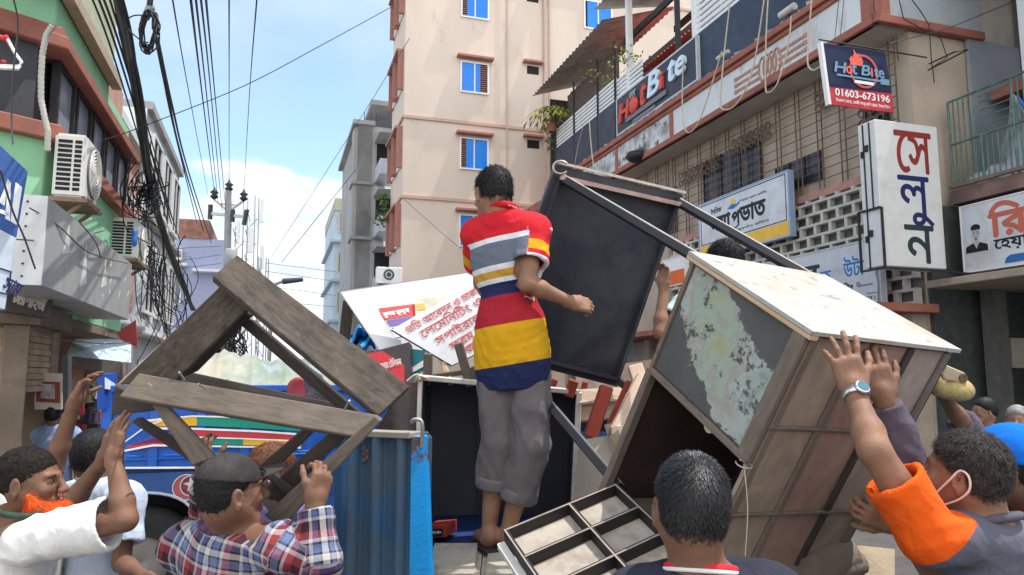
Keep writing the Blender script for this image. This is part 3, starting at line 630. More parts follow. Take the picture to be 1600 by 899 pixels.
def signs_right():
    HF = Frame(SN*(RW+.12), -SD)
    t = board('shop_sign', HF, -19.6, -15.1, 9.05, 10.22, .08, mat('sign_navy', (.016,.022,.034), .35, var=.1), mat('pale_trim', (.5,.54,.58), .4), 'long black fascia signboard with red and pale raised letters on the terrace edge', 'signboard', .05)
    wr(t, HF, lettered_red, dict(t='H', a=-19.35, b=9.38, h=.52, w=.55, c=.07, th=.07, slant=.25, bold=.02), dict(t='t', a=-18.05, b=9.42, h=.58, w=.3, c=.07, th=.07, slant=.25, bold=.02), name='red_letters')
    wr(t, HF, plain('letter_pale', (205,225,240)), dict(t='B', a=-17.55, b=9.5, h=.62, w=.6, c=.07, th=.07, slant=.22, bold=.02), name='pale_letters')
    wr(t, HF, plain('letter_pale', (205,225,240)), dict(t='te', a=-16.5, b=9.5, h=.52, w=.85, c=.07, th=.07, slant=.22, bold=.02), name='pale_letters')
    wr(t, HF, lettered_red, dict(t='i', a=-16.9, b=9.5, h=.42, w=.14, c=.07, th=.07, slant=.2, bold=.015), name='red_letters')
    mb = MB(); c = HF.pt(-18.4, 9.6, .04)
    mb.lathe(c-HF.n*.04, HF.n, [(0,.0),(.24,.0),(.25,.05),(.2,.1),(0,.11)], 20); mb.build('apple_emblem', lettered_red, t)
    mb = MB()
    for k in range(3): mb.tube([HF.pt(-18.55+.13*k, 9.86, .06), HF.pt(-18.6+.13*k, 9.95, .06), HF.pt(-18.52+.13*k, 10.04, .06)], .02, 5)
    mb.build('steam_lines', plain('steam_pale', (160,190,200)), t)
    mb = MB(); mb.fbox(HF, -18.9, -16.6, 9.25, 9.38, 0, .05); mb.fbox(HF, -18.5, -17.2, 9.1, 9.2, 0, .04); mb.build('underline_bar', mat('bar_grey', (.16,.17,.19), .5), t)
    # hanging flag sign
    FF = Frame(SD*9.2, SN)
    t = thing('hanging_sign', FF.pt(8.7, 6.12, 0), 'small navy and red hanging banner sign with flame emblem and phone number', 'hanging sign')
    mb = MB(); q = [FF.pt(8.17,7.15,0), FF.pt(9.42,7.17,0), FF.pt(9.48,6.46,.02), FF.pt(8.22,6.42,.02)]; mb.slab(q, .03); mb.build('navy_panel', plain('flag_navy', (26,38,72)), t)
    mb = MB(); q = [FF.pt(8.22,6.42,.02), FF.pt(9.48,6.46,.02), FF.pt(9.5,6.14,.025), FF.pt(8.25,6.13,.025)]; mb.slab(q, .03); mb.build('red_panel', plain('flag_red', (196,60,70)), t)
    mb = MB(); mb.slab([FF.pt(8.12,7.16,.01), FF.pt(8.17,7.16,.01), FF.pt(8.25,6.13,.03), FF.pt(8.2,6.13,.03)], .08); mb.build('white_edge', white_frame, t)
    mb = MB(); mb.disc(FF.pt(8.92,6.76,.03), FF.n, .25, .285, .01, 32); mb.build('ring_emblem', plain('ring_red', (220,95,90)), t)
    wr(t, FF, plain('flag_pale', (120,160,185)), dict(t='H', a=8.33, b=6.68, h=.17, w=.2, c=.05, slant=.2, bold=.005), dict(t='t', a=8.68, b=6.68, h=.17, w=.09, c=.05, bold=.005), dict(t='B', a=8.86, b=6.69, h=.17, w=.17, c=.05, slant=.2, bold=.005), dict(t='te', a=9.12, b=6.69, h=.15, w=.2, c=.05, bold=.005))
    wr(t, FF, plain('flame', (240,110,95)), dict(t='o', a=8.56, b=6.68, h=.12, c=.05, bold=.006), dict(t='i', a=9.06, b=6.69, h=.13, c=.05, bold=.01))
    fl = [(-.11,0),(-.14,.1),(-.09,.17),(-.08,.12),(-.04,.22),(-.05,.3),(.02,.2),(.05,.24),(.06,.15),(.1,.18),(.13,.08),(.1,0)]
    mb = MB(); mb.poly(FF, [(8.78+x, 6.84+y*.9) for x, y in fl], .036, .044); mb.build('flame_emblem', plain('flame', (240,110,95)), t)
    mb = MB(); mb.fbox(FF, 8.38, 9.25, 6.62, 6.65, .03, .045); mb.fbox(FF, 9.25, 9.42, 6.58, 6.68, .03, .045); mb.build('spatula_emblem', plain('flag_pale', (120,160,185)), t)
    mb = MB(); mb.fbox(FF, 8.72, 9.1, 6.54, 6.59, .03, .046); mb.build('tag_emblem', white_ink, t)
    wr(t, FF, white_ink, dict(t='01603-673196', a=8.33, b=6.29, h=.115, w=1.08, c=.04, bold=.004, rise=.0), dict(t=bn('নিরালা মোড়, হাজী মার্কেট রোড, টাঙ্গাইল'), a=8.33, b=6.17, h=.08, w=1.08, c=.04))
    mb = MB(); mb.tube([FF.pt(8.1,7.2,0), FF.pt(10.3,7.2,0)], .012, 6); mb.tube([FF.pt(8.4,7.2,0), FF.pt(8.9,8.6,-.3)], .006, 5); mb.tube([FF.pt(8.5,7.2,0), FF.pt(9.0,8.6,-.3)], .006, 5); mb.build('hanger', iron, t)
    # newspaper board
    NF = Frame(SN*(RW+.35), -SD)
    (a0,_), (a1,_) = NF.at(1091,322), NF.at(1233,300)
    t = board('shop_sign', NF, a0, a1, 4.68, 6.06, .12, sign_white, mat('sign_blue_edge', (.30,.40,.55), .4), 'white newspaper office signboard with yellow bottom stripe and painted sun', 'signboard', .03)
    wd = a1-a0
    mb = MB(); mb.fbox(NF, a0+.05, a1-.05, 4.73, 5.0, .0, .006); mb.build('yellow_stripe', yellow_ink, t)
    mb = MB()
    for b0, b1, q0, q1 in ((5.02,5.04,a0+.1,a1-.1),(5.98,6.0,a0+.1,a1-.1)): mb.fbox(NF,q0,q1,b0,b1,0,.005)
    mb.fbox(NF,a1-.12,a1-.1,5.04,5.98,0,.005); mb.fbox(NF,a0+.1,a0+.12,5.04,5.98,0,.005); mb.build('border_line', navy_ink, t)
    wr(t, NF, black_ink, dict(t=bn('নয়া'), a=a0+wd*.16, b=5.2, h=.42, w=wd*.23, bold=.02), dict(t=bn('প'), a=a0+wd*.41, b=5.29, h=.3, w=wd*.09, bold=.02), dict(t=bn('ভাত'), a=a0+wd*.5, b=5.29, h=.36, w=wd*.27, bold=.02), dict(t=bn('দৈনিক'), a=a0+wd*.16, b=5.7, h=.15, w=wd*.13, bold=.004), dict(t=bn('ঠাকুরগাঁও অফিস'), a=a0+wd*.42, b=5.1, h=.09, w=wd*.38), dict(t=bn('সত্যের সন্ধানে প্রতিদিন'), a=a0+wd*.52, b=5.74, h=.07, w=wd*.27))
    mb = MB(); mb.tube([NF.pt(a0+wd*.42,5.24,.006), NF.pt(a0+wd*.44,5.19,.006), NF.pt(a0+wd*.49,5.27,.006)], .014, 5); mb.build('lettering', black_ink, t)
    wr(t, NF, red_ink, dict(t=bn('ঠাকুরগাঁও জেলা প্রতিনিধি অফিস'), a=a0+wd*.45, b=4.9, h=.07, w=wd*.42), dict(t=bn('বাজার রোড, ঠাকুরগাঁও'), a=a0+wd*.5, b=4.78, h=.06, w=wd*.34))
    mb = MB(); mb.poly(NF, [(a0+wd*.43+.11*math.cos(x), 5.79+.1*math.sin(x)) for x in np.linspace(-.3,3.4,12)], .001, .006); mb.build('sun_emblem', yellow_ink, t)
    mb = MB(); mb.poly(NF, [(a0+wd*.36,5.7),(a0+wd*.42,5.78),(a0+wd*.47,5.74),(a0+wd*.52,5.82),(a0+wd*.49,5.72),(a0+wd*.43,5.66)], .001, .008); mb.build('wave_emblem', blue_ink, t)
    # training centre board
    TB = Frame(SN*(RW+.2), -SD)
    (a0,_), (a1,_) = TB.at(1130,440), TB.at(1376,420)
    t = board('shop_sign', TB, a0, a1, 3.06, 4.22, .1, mat('faded_board', (.58,.62,.65), .5, var=.06, stain=(.48,.52,.54), sscale=2), mat('alu_trim', (.5,.52,.54), .4), 'faded white training centre signboard with blue letters under the lattice screen', 'signboard', .03)
    X = lambda px: TB.at(px, 420)[0]
    wr(t, TB, blue_ink, dict(t='প', a=X(1197), b=3.62, h=.26, w=X(1222)-X(1197), bold=.02), dict(t='ক', a=X(1281), b=3.56, h=.24, w=X(1298)-X(1281), bold=.005), dict(t='উটা', a=X(1318), b=3.62, h=.36, w=X(1350)-X(1318), bold=.005))
    wr(t, TB, green_ink, dict(t='ল', a=X(1243), b=3.6, h=.34, w=X(1280)-X(1243), bold=.02))
    wr(t, TB, black_ink, dict(t=bn('ট্রেনিং').replace('\u09cd\u09b0',''), a=X(1298), b=3.32, h=.2, w=X(1332)-X(1298), bold=.006), dict(t=bn('ভাড়া নিবেন।'), a=X(1302), b=3.14, h=.12, w=X(1365)-X(1302)))
    wr(t, TB, mat('ghost_ink', (.50,.54,.57), .6), dict(t=bn('মিউজিক'), a=X(1297), b=3.66, h=.24, w=X(1319)-X(1297)), dict(t='ট', a=X(1352), b=3.64, h=.26, w=.2))
    mb = MB()
    g = X(1340); mb.fbox(TB, g, X(1362), 3.42, 3.45, .0, .006); mb.disc(TB.pt(g,3.46,.002), TB.n, .02,.05,.006,14); mb.fbox(TB, X(1352), X(1369), 3.27, 3.29, 0, .006)
    mb.poly(TB, [(X(1368),3.1),(X(1370),3.45),(X(1367),3.62),(X(1371),3.72),(X(1375),3.62),(X(1373),3.45),(X(1374),3.1)], .001, .006); mb.build('figure_drawing', mat('drawing_grey', (.22,.25,.27), .6), t)
    # light box, letters stacked
    BX = Frame(SD*8.8, SN)
    t = thing('light_box_sign', BX.pt(9.4, 3.5, 0), 'tall white projecting light box with stacked red, blue and green Bengali letters', 'light box')
    mb = MB(); mb.fbox(BX, 8.72, 9.96, 3.52, 5.82, -.36, 0); mb.build('casing', mat('light_box_white', (.66,.67,.66), .4, var=.05, stain=(.5,.47,.42), sscale=2.5, sthr=.6), t, bev=.012)
    mb = MB()
    for a in (8.72, 9.96): mb.beam(BX.pt(a, 3.47, .03), BX.pt(a, 4.42 , .03), .03, .03, SN)
    mb.beam(BX.pt(8.70,3.485,.03), BX.pt(9.98,3.485,.03), .03, .03); mb.beam(BX.pt(8.70,3.485,-.42), BX.pt(8.70,3.485,.03), .03,.03); mb.beam(BX.pt(8.70,3.47,-.42), BX.pt(8.70,4.42,-.42), .03,.03,SN); mb.beam(BX.pt(8.70,4.42,-.42), BX.pt(8.70,4.42,.03), .03,.03)
    mb.beam(BX.pt(9.96,3.485,.03), BX.pt(10.6,3.485,-.1), .03, .03); mb.beam(BX.pt(8.715,4.42,-.12), BX.pt(8.715,5.8,-.12), .02,.02,SN); mb.beam(BX.pt(8.715,3.5,-.25), BX.pt(8.715,5.8,-.25), .02,.02,SN)
    mb.build('bracket', iron, t)
    mb = MB()
    for z in (4.0, 5.35): mb.fbox(BX, 8.69, 8.72, z, z+.1, -.22, -.16); mb.fbox(BX, 8.69, 8.72, z-.08, z+.02, -.3, -.26)
    mb.build('hinge', iron, t)
    wr(t, BX, red_ink, dict(t=bn('সে'), a=9.08, b=5.02, h=.66, w=.72, bold=.010), name='red_letter')
    wr(t, BX, navy_ink, dict(t='লু', a=9.1, b=4.18, h=.78, w=.66, bold=.010), name='blue_letter')
    wr(t, BX, green_ink, dict(t='ন', a=9.17, b=3.60, h=.58, w=.56, bold=.010), name='green_letter')
    # hair salon board at the right edge
    K = Frame(SN*10.62, -SD)
    X = lambda px, py=380: K.at(px, py)
    a0 = X(1503)[0]; t = board('shop_sign', K, a0, a0+4.2, 3.52, 4.62, .12, sign_white, white_frame, 'white hair salon signboard with printed man portrait at the right', 'signboard', .02)
    wr(t, K, plain('brick_red_ink', (196,104,84), var=.1), dict(t=bn('রি'), a=X(1548)[0], b=4.02, h=.52, w=.62, bold=.02))
    wr(t, K, black_ink, dict(t=bn('হেয়ার'), a=X(1554,390)[0], b=3.78, h=.2, w=.72, bold=.006))
    mb = MB(); e = X(1570,410)[0]; mb.poly(K, [(e,3.58),(e+.03,3.66),(e+.1,3.7),(e+2.2,3.7),(e+2.2,3.58)], .001, .006); mb.build('blue_strip', plain('strip_blue', (45,110,175)), t)
    p0, p1 = X(1507)[0], X(1546)[0]; w = p1-p0; cx = (p0+p1)/2
    mb = MB(); mb.fbox(K, p0, p1, 3.82, 4.3, .001, .004); mb.build('portrait_card', mat('portrait_paper', (.62,.65,.68), .5), t)
    el = lambda x, y, rx, ry, n=20, t0=0, t1=6.2832: [(x+rx*math.cos(q), y+ry*math.sin(q)) for q in np.linspace(t0, t1, n, endpoint=t1 < 6)]
    mb = MB(); mb.poly(K, [(p0+.02,3.83),(p0+.03,3.93),(cx-.06,3.98),(cx,3.9),(cx+.06,3.98),(p1-.03,3.93),(p1-.02,3.83)], .005, .008); mb.poly(K, el(cx,4.22,.085,.06,14), .005, .0075)
    mb.build('portrait_hair_and_jacket', black_ink, t)
    mb = MB(); mb.poly(K, el(cx,4.12,.072,.095), .008, .0095); mb.poly(K, [(cx-.05,3.98),(cx,3.88),(cx+.05,3.98),(cx+.03,4.05),(cx-.03,4.05)], .0085, .0092); mb.build('portrait_face', mat('portrait_grey', (.48,.47,.46), .6), t)
    mb = MB()
    for x, y, rx, ry in ((-.03,4.13,.014,.007),(.03,4.13,.014,.007),(0,4.065,.025,.007),(-.03,4.155,.018,.004),(.03,4.155,.018,.004),(0,4.03,.02,.012),(0,4.205,.07,.02)): mb.poly(K, el(cx+x,y,rx,ry,10), .0096, .0105)
    mb.build('portrait_features', black_ink, t)
    O = Frame(SN*(RW-.3), -SD); a0 = O.at(1036,430)[0]; a1 = O.at(1071,428)[0]
    t = board('shop_sign', O, a0, a1, 4.05, 4.75, .1, white_ink, white_frame, 'small orange and white shop sign glimpsed beside the black table', 'signboard', .02)
    mb = MB(); mb.fbox(O, a0+.03, a1-.03, 4.08, 4.42, 0, .006); mb.build('orange_band', plain('band_orange',(225,105,40)), t)
signs_right()
def right_small():
    # flex loops hanging off the terrace edge, each one cable
    def loop(pts, lab, r=.022):
        mb = MB(); q = [RF.pt(*RF.at(x, y, .3+o), .3+o) for x, y, o in pts]
        s = []                                        # smooth
        for i in range(len(q)-1):
            p0, p1, p2, p3 = q[max(i-1,0)], q[i], q[i+1], q[min(i+2,len(q)-1)]
            for k in range(6):
                t = k/6; s.append(.5*((2*p1)+(p2-p0)*t+(2*p0-5*p1+4*p2-p3)*t*t+(3*p1-p0-3*p2+p3)*t**3))
        s.append(q[-1]); mb.tube(s, r*.75, 6); return mb.solo('hanging_flex', rope_m, lab, 'cable', 'pale flexes looped over the parapet')
    loop([(1140,10,0),(1132,80,0),(1126,150,.05),(1128,170,.1),(1145,168,.1),(1165,140,.05),(1180,90,0),(1194,0,0)], 'pale flex loop across the ring ornament, its low point left of the rings', .025)
    loop([(1200,0,0),(1197,60,0),(1196,130,.05),(1200,145,.1),(1215,130,.1),(1232,70,0),(1236,25,0)], 'pale flex loop right of the rings, hanging from the parapet camera')
    loop([(1268,0,0),(1264,60,0),(1262,98,.05),(1270,110,.1),(1284,103,.1),(1290,98,.0)], 'pale flex loop ending at the navy hanging banner')
    loop([(1068,90,0),(1066,150,0),(1068,190,.05),(1074,207,.1),(1086,200,.1),(1100,170,.05),(1128,80,0)], 'pale flex loop below the end of the black fascia signboard')
    loop([(921,190,0),(924,230,0),(928,262,0)], 'short straight pale flex dangling at the far end of the parapet', .03)
    loop([(912,195,0),(904,225,0),(898,256,0)], 'thin grey stay wire below the louvre screen', .015)
    # cctv cameras on the parapet
    for (px, py, lab) in ((1231, 17, 'white bullet camera on the parapet above the navy banner'), (1130, 86, 'small white camera bracket above the ring ornament')):
        a, b = RF.at(px, py, .1); c = RF.pt(a, b, .1); t = thing('security_camera', c, lab, 'camera')
        mb = MB(); mb.tube([c-SD*.2, c+SD*.22], .075 if px > 1200 else .05, 12); mb.build('body', mat('camera_cream', (.55,.53,.48), .5), t)
        mb = MB(); mb.tube([c+SD*.22, c+SD*.225], .06 if px > 1200 else .04, 12); mb.build('lens', black_ink, t)
        mb = MB(); mb.tube([c+Vector((0,0,-.05)), c-RF.n*.15+UP*-.2], .025, 6); mb.build('bracket', iron, t)
    a, b = RF.at(1000, 248, 0); c = RF.pt(a, b, .1); t = thing('flood_lamp', c, 'dark round lamp under the blackened far parapet', 'lamp')
    mb = MB(); mb.lathe(c+UP*-.1, UP, [(0,0),(.2,.02),(.32,.12),(.25,.26),(0,.3)], 20); mb.build('lamp_shade', iron, t)
    mb = MB(); mb.tube([c+UP*.1, c-RF.n*.3+UP*.2], .03, 6); mb.build('arm', iron, t)
    # terrace plants
    a, b = RF.at(862, 172, 0); c = RF.pt(a, b, 0)
    t = thing('potted_palm', c+UP*-.8, 'yellow green palm fronds at the far corner of the terrace', 'plant'); mb = MB()
    for k in range(34):
        az = random.uniform(0,6.28); L_ = random.uniform(.7,1.2); p = [c+Vector((math.cos(az)*L_*x, math.sin(az)*L_*x, .5*x-1.1*x*x)) for x in np.linspace(0,1,6)]
        sd = Vector((-math.sin(az), math.cos(az), 0))
        for i in range(5):
            for sg in (-1,1): mb.add([p[i], p[i].lerp(p[i+1],.6), p[i+1]+sd*sg*.16-UP*.06], [(0,1,2)])
    mb.build('fronds', mat('palm_leaf', (.30,.30,.07), .6, var=.4, vscale=7), t)
    mb = MB(); mb.tube([c+UP*-.8, c], .06, 8); mb.build('trunk', stem_m, t); mb = MB(); mb.lathe(c+UP*-.85, UP, [(.14,0),(.2,.3),(.18,.3)], 14); mb.build('pot', mat('clay_pot', (.3,.12,.07), .9), t)
    for px, py, r, h, m, lab in ((985,92,.8,.5,leaf_y,'yellow leafed creeper on the white terrace post'), (935,128,.9,.4,leaf_y,'yellow leafed creeper over the louvre screen'), (868,228,.25,.6,leaf_m,'small green weed growing from the terrace cladding'), (1520,258,.35,.3,leaf_m,'low green plant behind the balcony railing')):
        if px > 1500: q = SW(8.4,11.3,5.1)
        else: a, b = RF.at(px, py, -.3); q = RF.pt(a, b, -.1)
        leafy('creeper_plant' if m is leaf_y else 'balcony_plant', q, r*.8, h*.8, 60, m, lab, leaf=.12)
    # tarpaulin and blue pipe on the balcony
    K = 10.8; F = Frame(SN*(K+.5), -SD); n = 26; V = []
    for i in range(n+1):
        for j in range(14):
            u = i/n; v = j/13; V.append(F.pt(-9.2+1.25*u, 5.0+(.45+.95*math.exp(-((u-.62)/.22)**2))*v, .25*math.sin(3*u+5*v)+.06*math.sin(17*u+3*v)+.05*math.sin(23*v+9*u)))
    mb = MB(); mb.add(V, [(i*14+j,(i+1)*14+j,(i+1)*14+j+1,i*14+j+1) for i in range(n) for j in range(13)], True); mb.solo('tarpaulin', mat('grey_tarp', (.46,.50,.54), .5, var=.15, vscale=4), 'crumpled pale grey sheet bundled behind the balcony railing', 'tarpaulin')
    mb = MB(); mb.tube([SW(8.35,11.15,6.3), SW(8.0,11.1,5.7), SW(7.4,11.0,5.1)], .03, 8); mb.solo('water_pipe', plain('pipe_blue', (40,110,190)), 'bright blue pipe slanting across the balcony', 'pipe')
    # tangle of service wires over the salon sign
    for i, (pts, lab) in enumerate(((((1405,0),(1412,30),(1440,45),(1470,60),(1480,90),(1450,110)), 'thick black service wire sagging over the balcony overhang'), (((1425,0),(1440,20),(1452,40),(1455,90),(1460,130)), 'black wire dropping behind the hanging banner bracket'), (((1400,52),(1402,80),(1404,95)), 'short pale conduit over the side window'), (((1590,0),(1480,45),(1390,68)), 'thin straight grey wire running to the top right'), (((1452,100),(1490,82),(1512,78),(1450,110)), 'loop of dark wire bundled under the overhang'))):
        mb = MB(); mb.tube([FFp(x,y) for x, y in pts], .009 if i != 4 else .014, 5); mb.solo('service_wire', cable_m if i != 3 else cable_g, lab, 'wire')
def FFp(x, y): F = Frame(SD*9.1, SN); return F.pt(*F.at(x, y), 0)
right_small()
# ---------------------------------------------------------------- green corner building on the left
LW = -2.0
LFr = Frame(SN*LW, SD)                      # towards the street, u = s
CS = 7.35                                   # s of the chamfered corner
CDIR = Vector((math.sin(R(40)), math.cos(R(40)), 0))
CORN = SW(CS, LW, 0)
CFr = Frame(CORN, CDIR)                     # chamfer: u runs up to the corner (u = 0)
def left_building():
    b = thing('corner_building', SW(9, -4, 0), 'mint green corner building with brown red bands and dark glazed first floor', 'building')
    MG = mat('mint_paint', (.30,.60,.36), .85, var=.08, vscale=2, stain=(.26,.46,.30), sscale=1.5); S1 = 11.2
    far = CORN - CDIR*4.2
    def prism(off, z0, z1, s1=S1):           # plan of the building pushed out by off
        c = SW(CS, LW, 0)+SN*off*.9+CFr.n*off*.35; a = far+CFr.n*off; e = SW(s1, LW+off, 0); bk = SW(s1, -9, 0); bl = far+Vector((-3,2,0))
        p = [a, c, e, bk, bl]; mb_v = [q+UP*z0 for q in p]+[q+UP*z1 for q in p]
        return mb_v, [(4,3,2,1,0),(5,6,7,8,9)]+[(i,(i+1)%5,(i+1)%5+5,i+5) for i in range(5)]
    for nm, off, z0, z1, m, s1 in (('wall', 0, 2.45, 3.97, MG, S1), ('wall', -.12, 3.97, 5.0, mat('reveal_dark', (.06,.06,.065), .7), S1), ('wall', 0.0, 5.0, 5.5, MG, 9.6), ('wall', -.05, 5.0, 5.3, MG, S1), ('wall', -.02, 5.5, 6.6, MG, 9.2),
                                  ('red_band', .11, 3.94, 4.09, brown_trim, S1), ('red_band', .11, 4.80, 4.92, brown_trim, S1), ('red_band', .06, 4.92, 5.01, brown_trim, S1)):
        mb = MB(); mb.add(*prism(off, z0, z1, s1)); mb.build(nm, m, b, bev=.012)
    mb = MB(); mb.sbox(6.3, 9.65, LW+.02, LW+.13, 5.3, 5.42); mb.build('cornice', mat('buff_cornice', (.42,.33,.24), .9, var=.15), b)
    mb = MB(); mb.sbox(6.3, 9.3, LW-.3, LW+.09, 5.42, 6.6); mb.build('parapet', mat('buff_green', (.42,.44,.30), .9, var=.15), b)
    mb = MB(); mb.sbox(9.7, S1, LW-2, LW-.15, 5.3, 5.8); mb.build('rear_wall', mat('salmon_paint2', (.50,.28,.21), .9, var=.12), b)
    # glazing
    gl = mat('dark_glass', (.03,.035,.045), .12, var=.1, spec=.6); gl2 = mat('painted_sky_glass', (.27,.31,.36), .15, var=.35, vscale=1.2, spec=.6)  # gl2, street panes: pale base colour stands in for reflected sky
    for F, a0, a1, m in ((CFr, -1.5, -.5, gl), (CFr, -3.4, -1.6, gl)):
        fr = MB(); fr.fbox(F,a0,a1,4.09,4.13,-.10,-.02); fr.fbox(F,a0,a1,4.75,4.80,-.10,-.02); fr.fbox(F,a0,a0+.05,4.13,4.75,-.10,-.02); fr.fbox(F,a1-.05,a1,4.13,4.75,-.10,-.02)
        fo = fr.build('window', iron, b); p = MB(); p.fbox(F,a0+.04,a1-.04,4.12,4.76,-.085,-.07); p.build('pane', m, fo)
    mb = MB(); mb.fbox(CFr, -.5, -.12, 4.09, 4.80, -.1, 0.0); mb.build('corner_pier', mat('dark_pier', (.05,.05,.055), .6), b)
    s = CS+.25
    for k in range(5):
        fr = MB(); a0, a1 = s, s+.62; fr.fbox(LFr,a0,a1,4.09,4.13,-.07,.0); fr.fbox(LFr,a0,a1,4.75,4.80,-.07,.0); fr.fbox(LFr,a0,a0+.05,4.13,4.75,-.07,.0); fr.fbox(LFr,a1-.05,a1,4.13,4.75,-.07,.0)
        fo = fr.build('window', iron, b); p = MB(); p.fbox(LFr,a0+.045,a1-.045,4.12,4.76,-.05,-.035); p.build('pane', gl2, fo); s += .7
    # ground floor: dark shop mouth on the chamfer and street side, shutter, posts
    mb = MB(); mb.add(*prism(-1.1, 0, 2.45, 8.35)); mb.build('shop_interior', mat('shop_brown', (.075,.06,.048), .9, var=.3, vscale=2, stain=(.08,.06,.05), sscale=1.5), b)
    mb = MB(); mb.add(*prism(.06, 2.30, 2.47, 8.4)); mb.sbox(8.41, S1, LW-2, LW, 2.36, 2.447); mb.build('shop_lintel', mat('shop_lintel_brown', (.20,.155,.11), .9, var=.25), b)
    for F, a in ((CFr, -1.35), (CFr, -.1), (LFr, 8.25)): mb = MB(); mb.fbox(F, a-.1, a+.1, 0, 2.3, -.35, -.02); mb.build('shop_pier', mat('pier_buff', (.25,.19,.135), .9, var=.25, stain=(.13,.095,.07), sscale=3), b, bev=.01)
    mb = MB()
    for k in range(11):
        z = 1.72+k*.055; mb.fbox(LFr, 7.5, 8.15, z, z+.05, -.1-.012*(k % 2), -.04-.012*(k % 2))
    mb.build('shutter', mat('wood_shutter', (.38,.27,.165), .8, var=.25, vscale=5), b); mb = MB()
    for k in range(10): z = 1.6+k*.075; mb.fbox(CFr, -1.25, -.2, z, z+.07, -.1-.015*(k % 2), -.04-.015*(k % 2))
    mb.build('shutter', mat('wood_shutter', (.38,.27,.165), .8, var=.25, vscale=5), b)
left_building()
def ac_unit(c, F, w, d, h, label):
    """outdoor unit: fan side towards F.n, louvred short side towards -F.u"""
    t = thing('air_conditioner', c, label, 'air conditioner', 'outdoor units on the mint building')
    G = Frame(c, F.u)
    mb = MB(); mb.fbox(G, 0, w, 0, h, 0, d); mb.build('casing', ac_white, t, bev=.02, seg=2)
    mb = MB(); E = Frame(c, F.n)              # short side towards us
    for k in range(11):
        z = h*.1+h*.82*k/11; mb.fbox(E, d*.12, d*.56, z, z+h*.05, .0005, .004); mb.fbox(E, d*.64, d*.86, z, z+h*.05, .0005, .004)
    mb.build('side_vents', dark_void, t)
    mb = MB(); cc = G.pt(w*.58, h*.5, d+.004); mb.disc(cc, F.n, 0, h*.40, .012, 30); mb.build('fan_opening', mat('fan_dark', (.20,.20,.19), .7), t)
    mb = MB()
    for k in range(7): mb.disc(cc+F.n*.014, F.n, h*(.05+.055*k), h*(.062+.055*k), .012, 30)
    for k in range(8): q = F.u*math.cos(k*math.pi/4)+UP*math.sin(k*math.pi/4); mb.beam(cc+F.n*.02, cc+F.n*.02+q*h*.4, .008, .008, F.n)
    mb.build('fan_guard', ac_white, t)
    mb = MB()
    for a in (w*.12, w*.88): mb.beam(G.pt(a,-.03,-.05), G.pt(a,-.03,d+.06), .05, .05); mb.beam(G.pt(a,-.03,d), G.pt(a,-.28,-.04), .03,.03)
    mb.fbox(G, -.03, w+.03, -.045, -.005, 0, d+.04); mb.build('bracket', mat('rust_bracket', (.22,.15,.10), .8, var=.3), t)
    return t
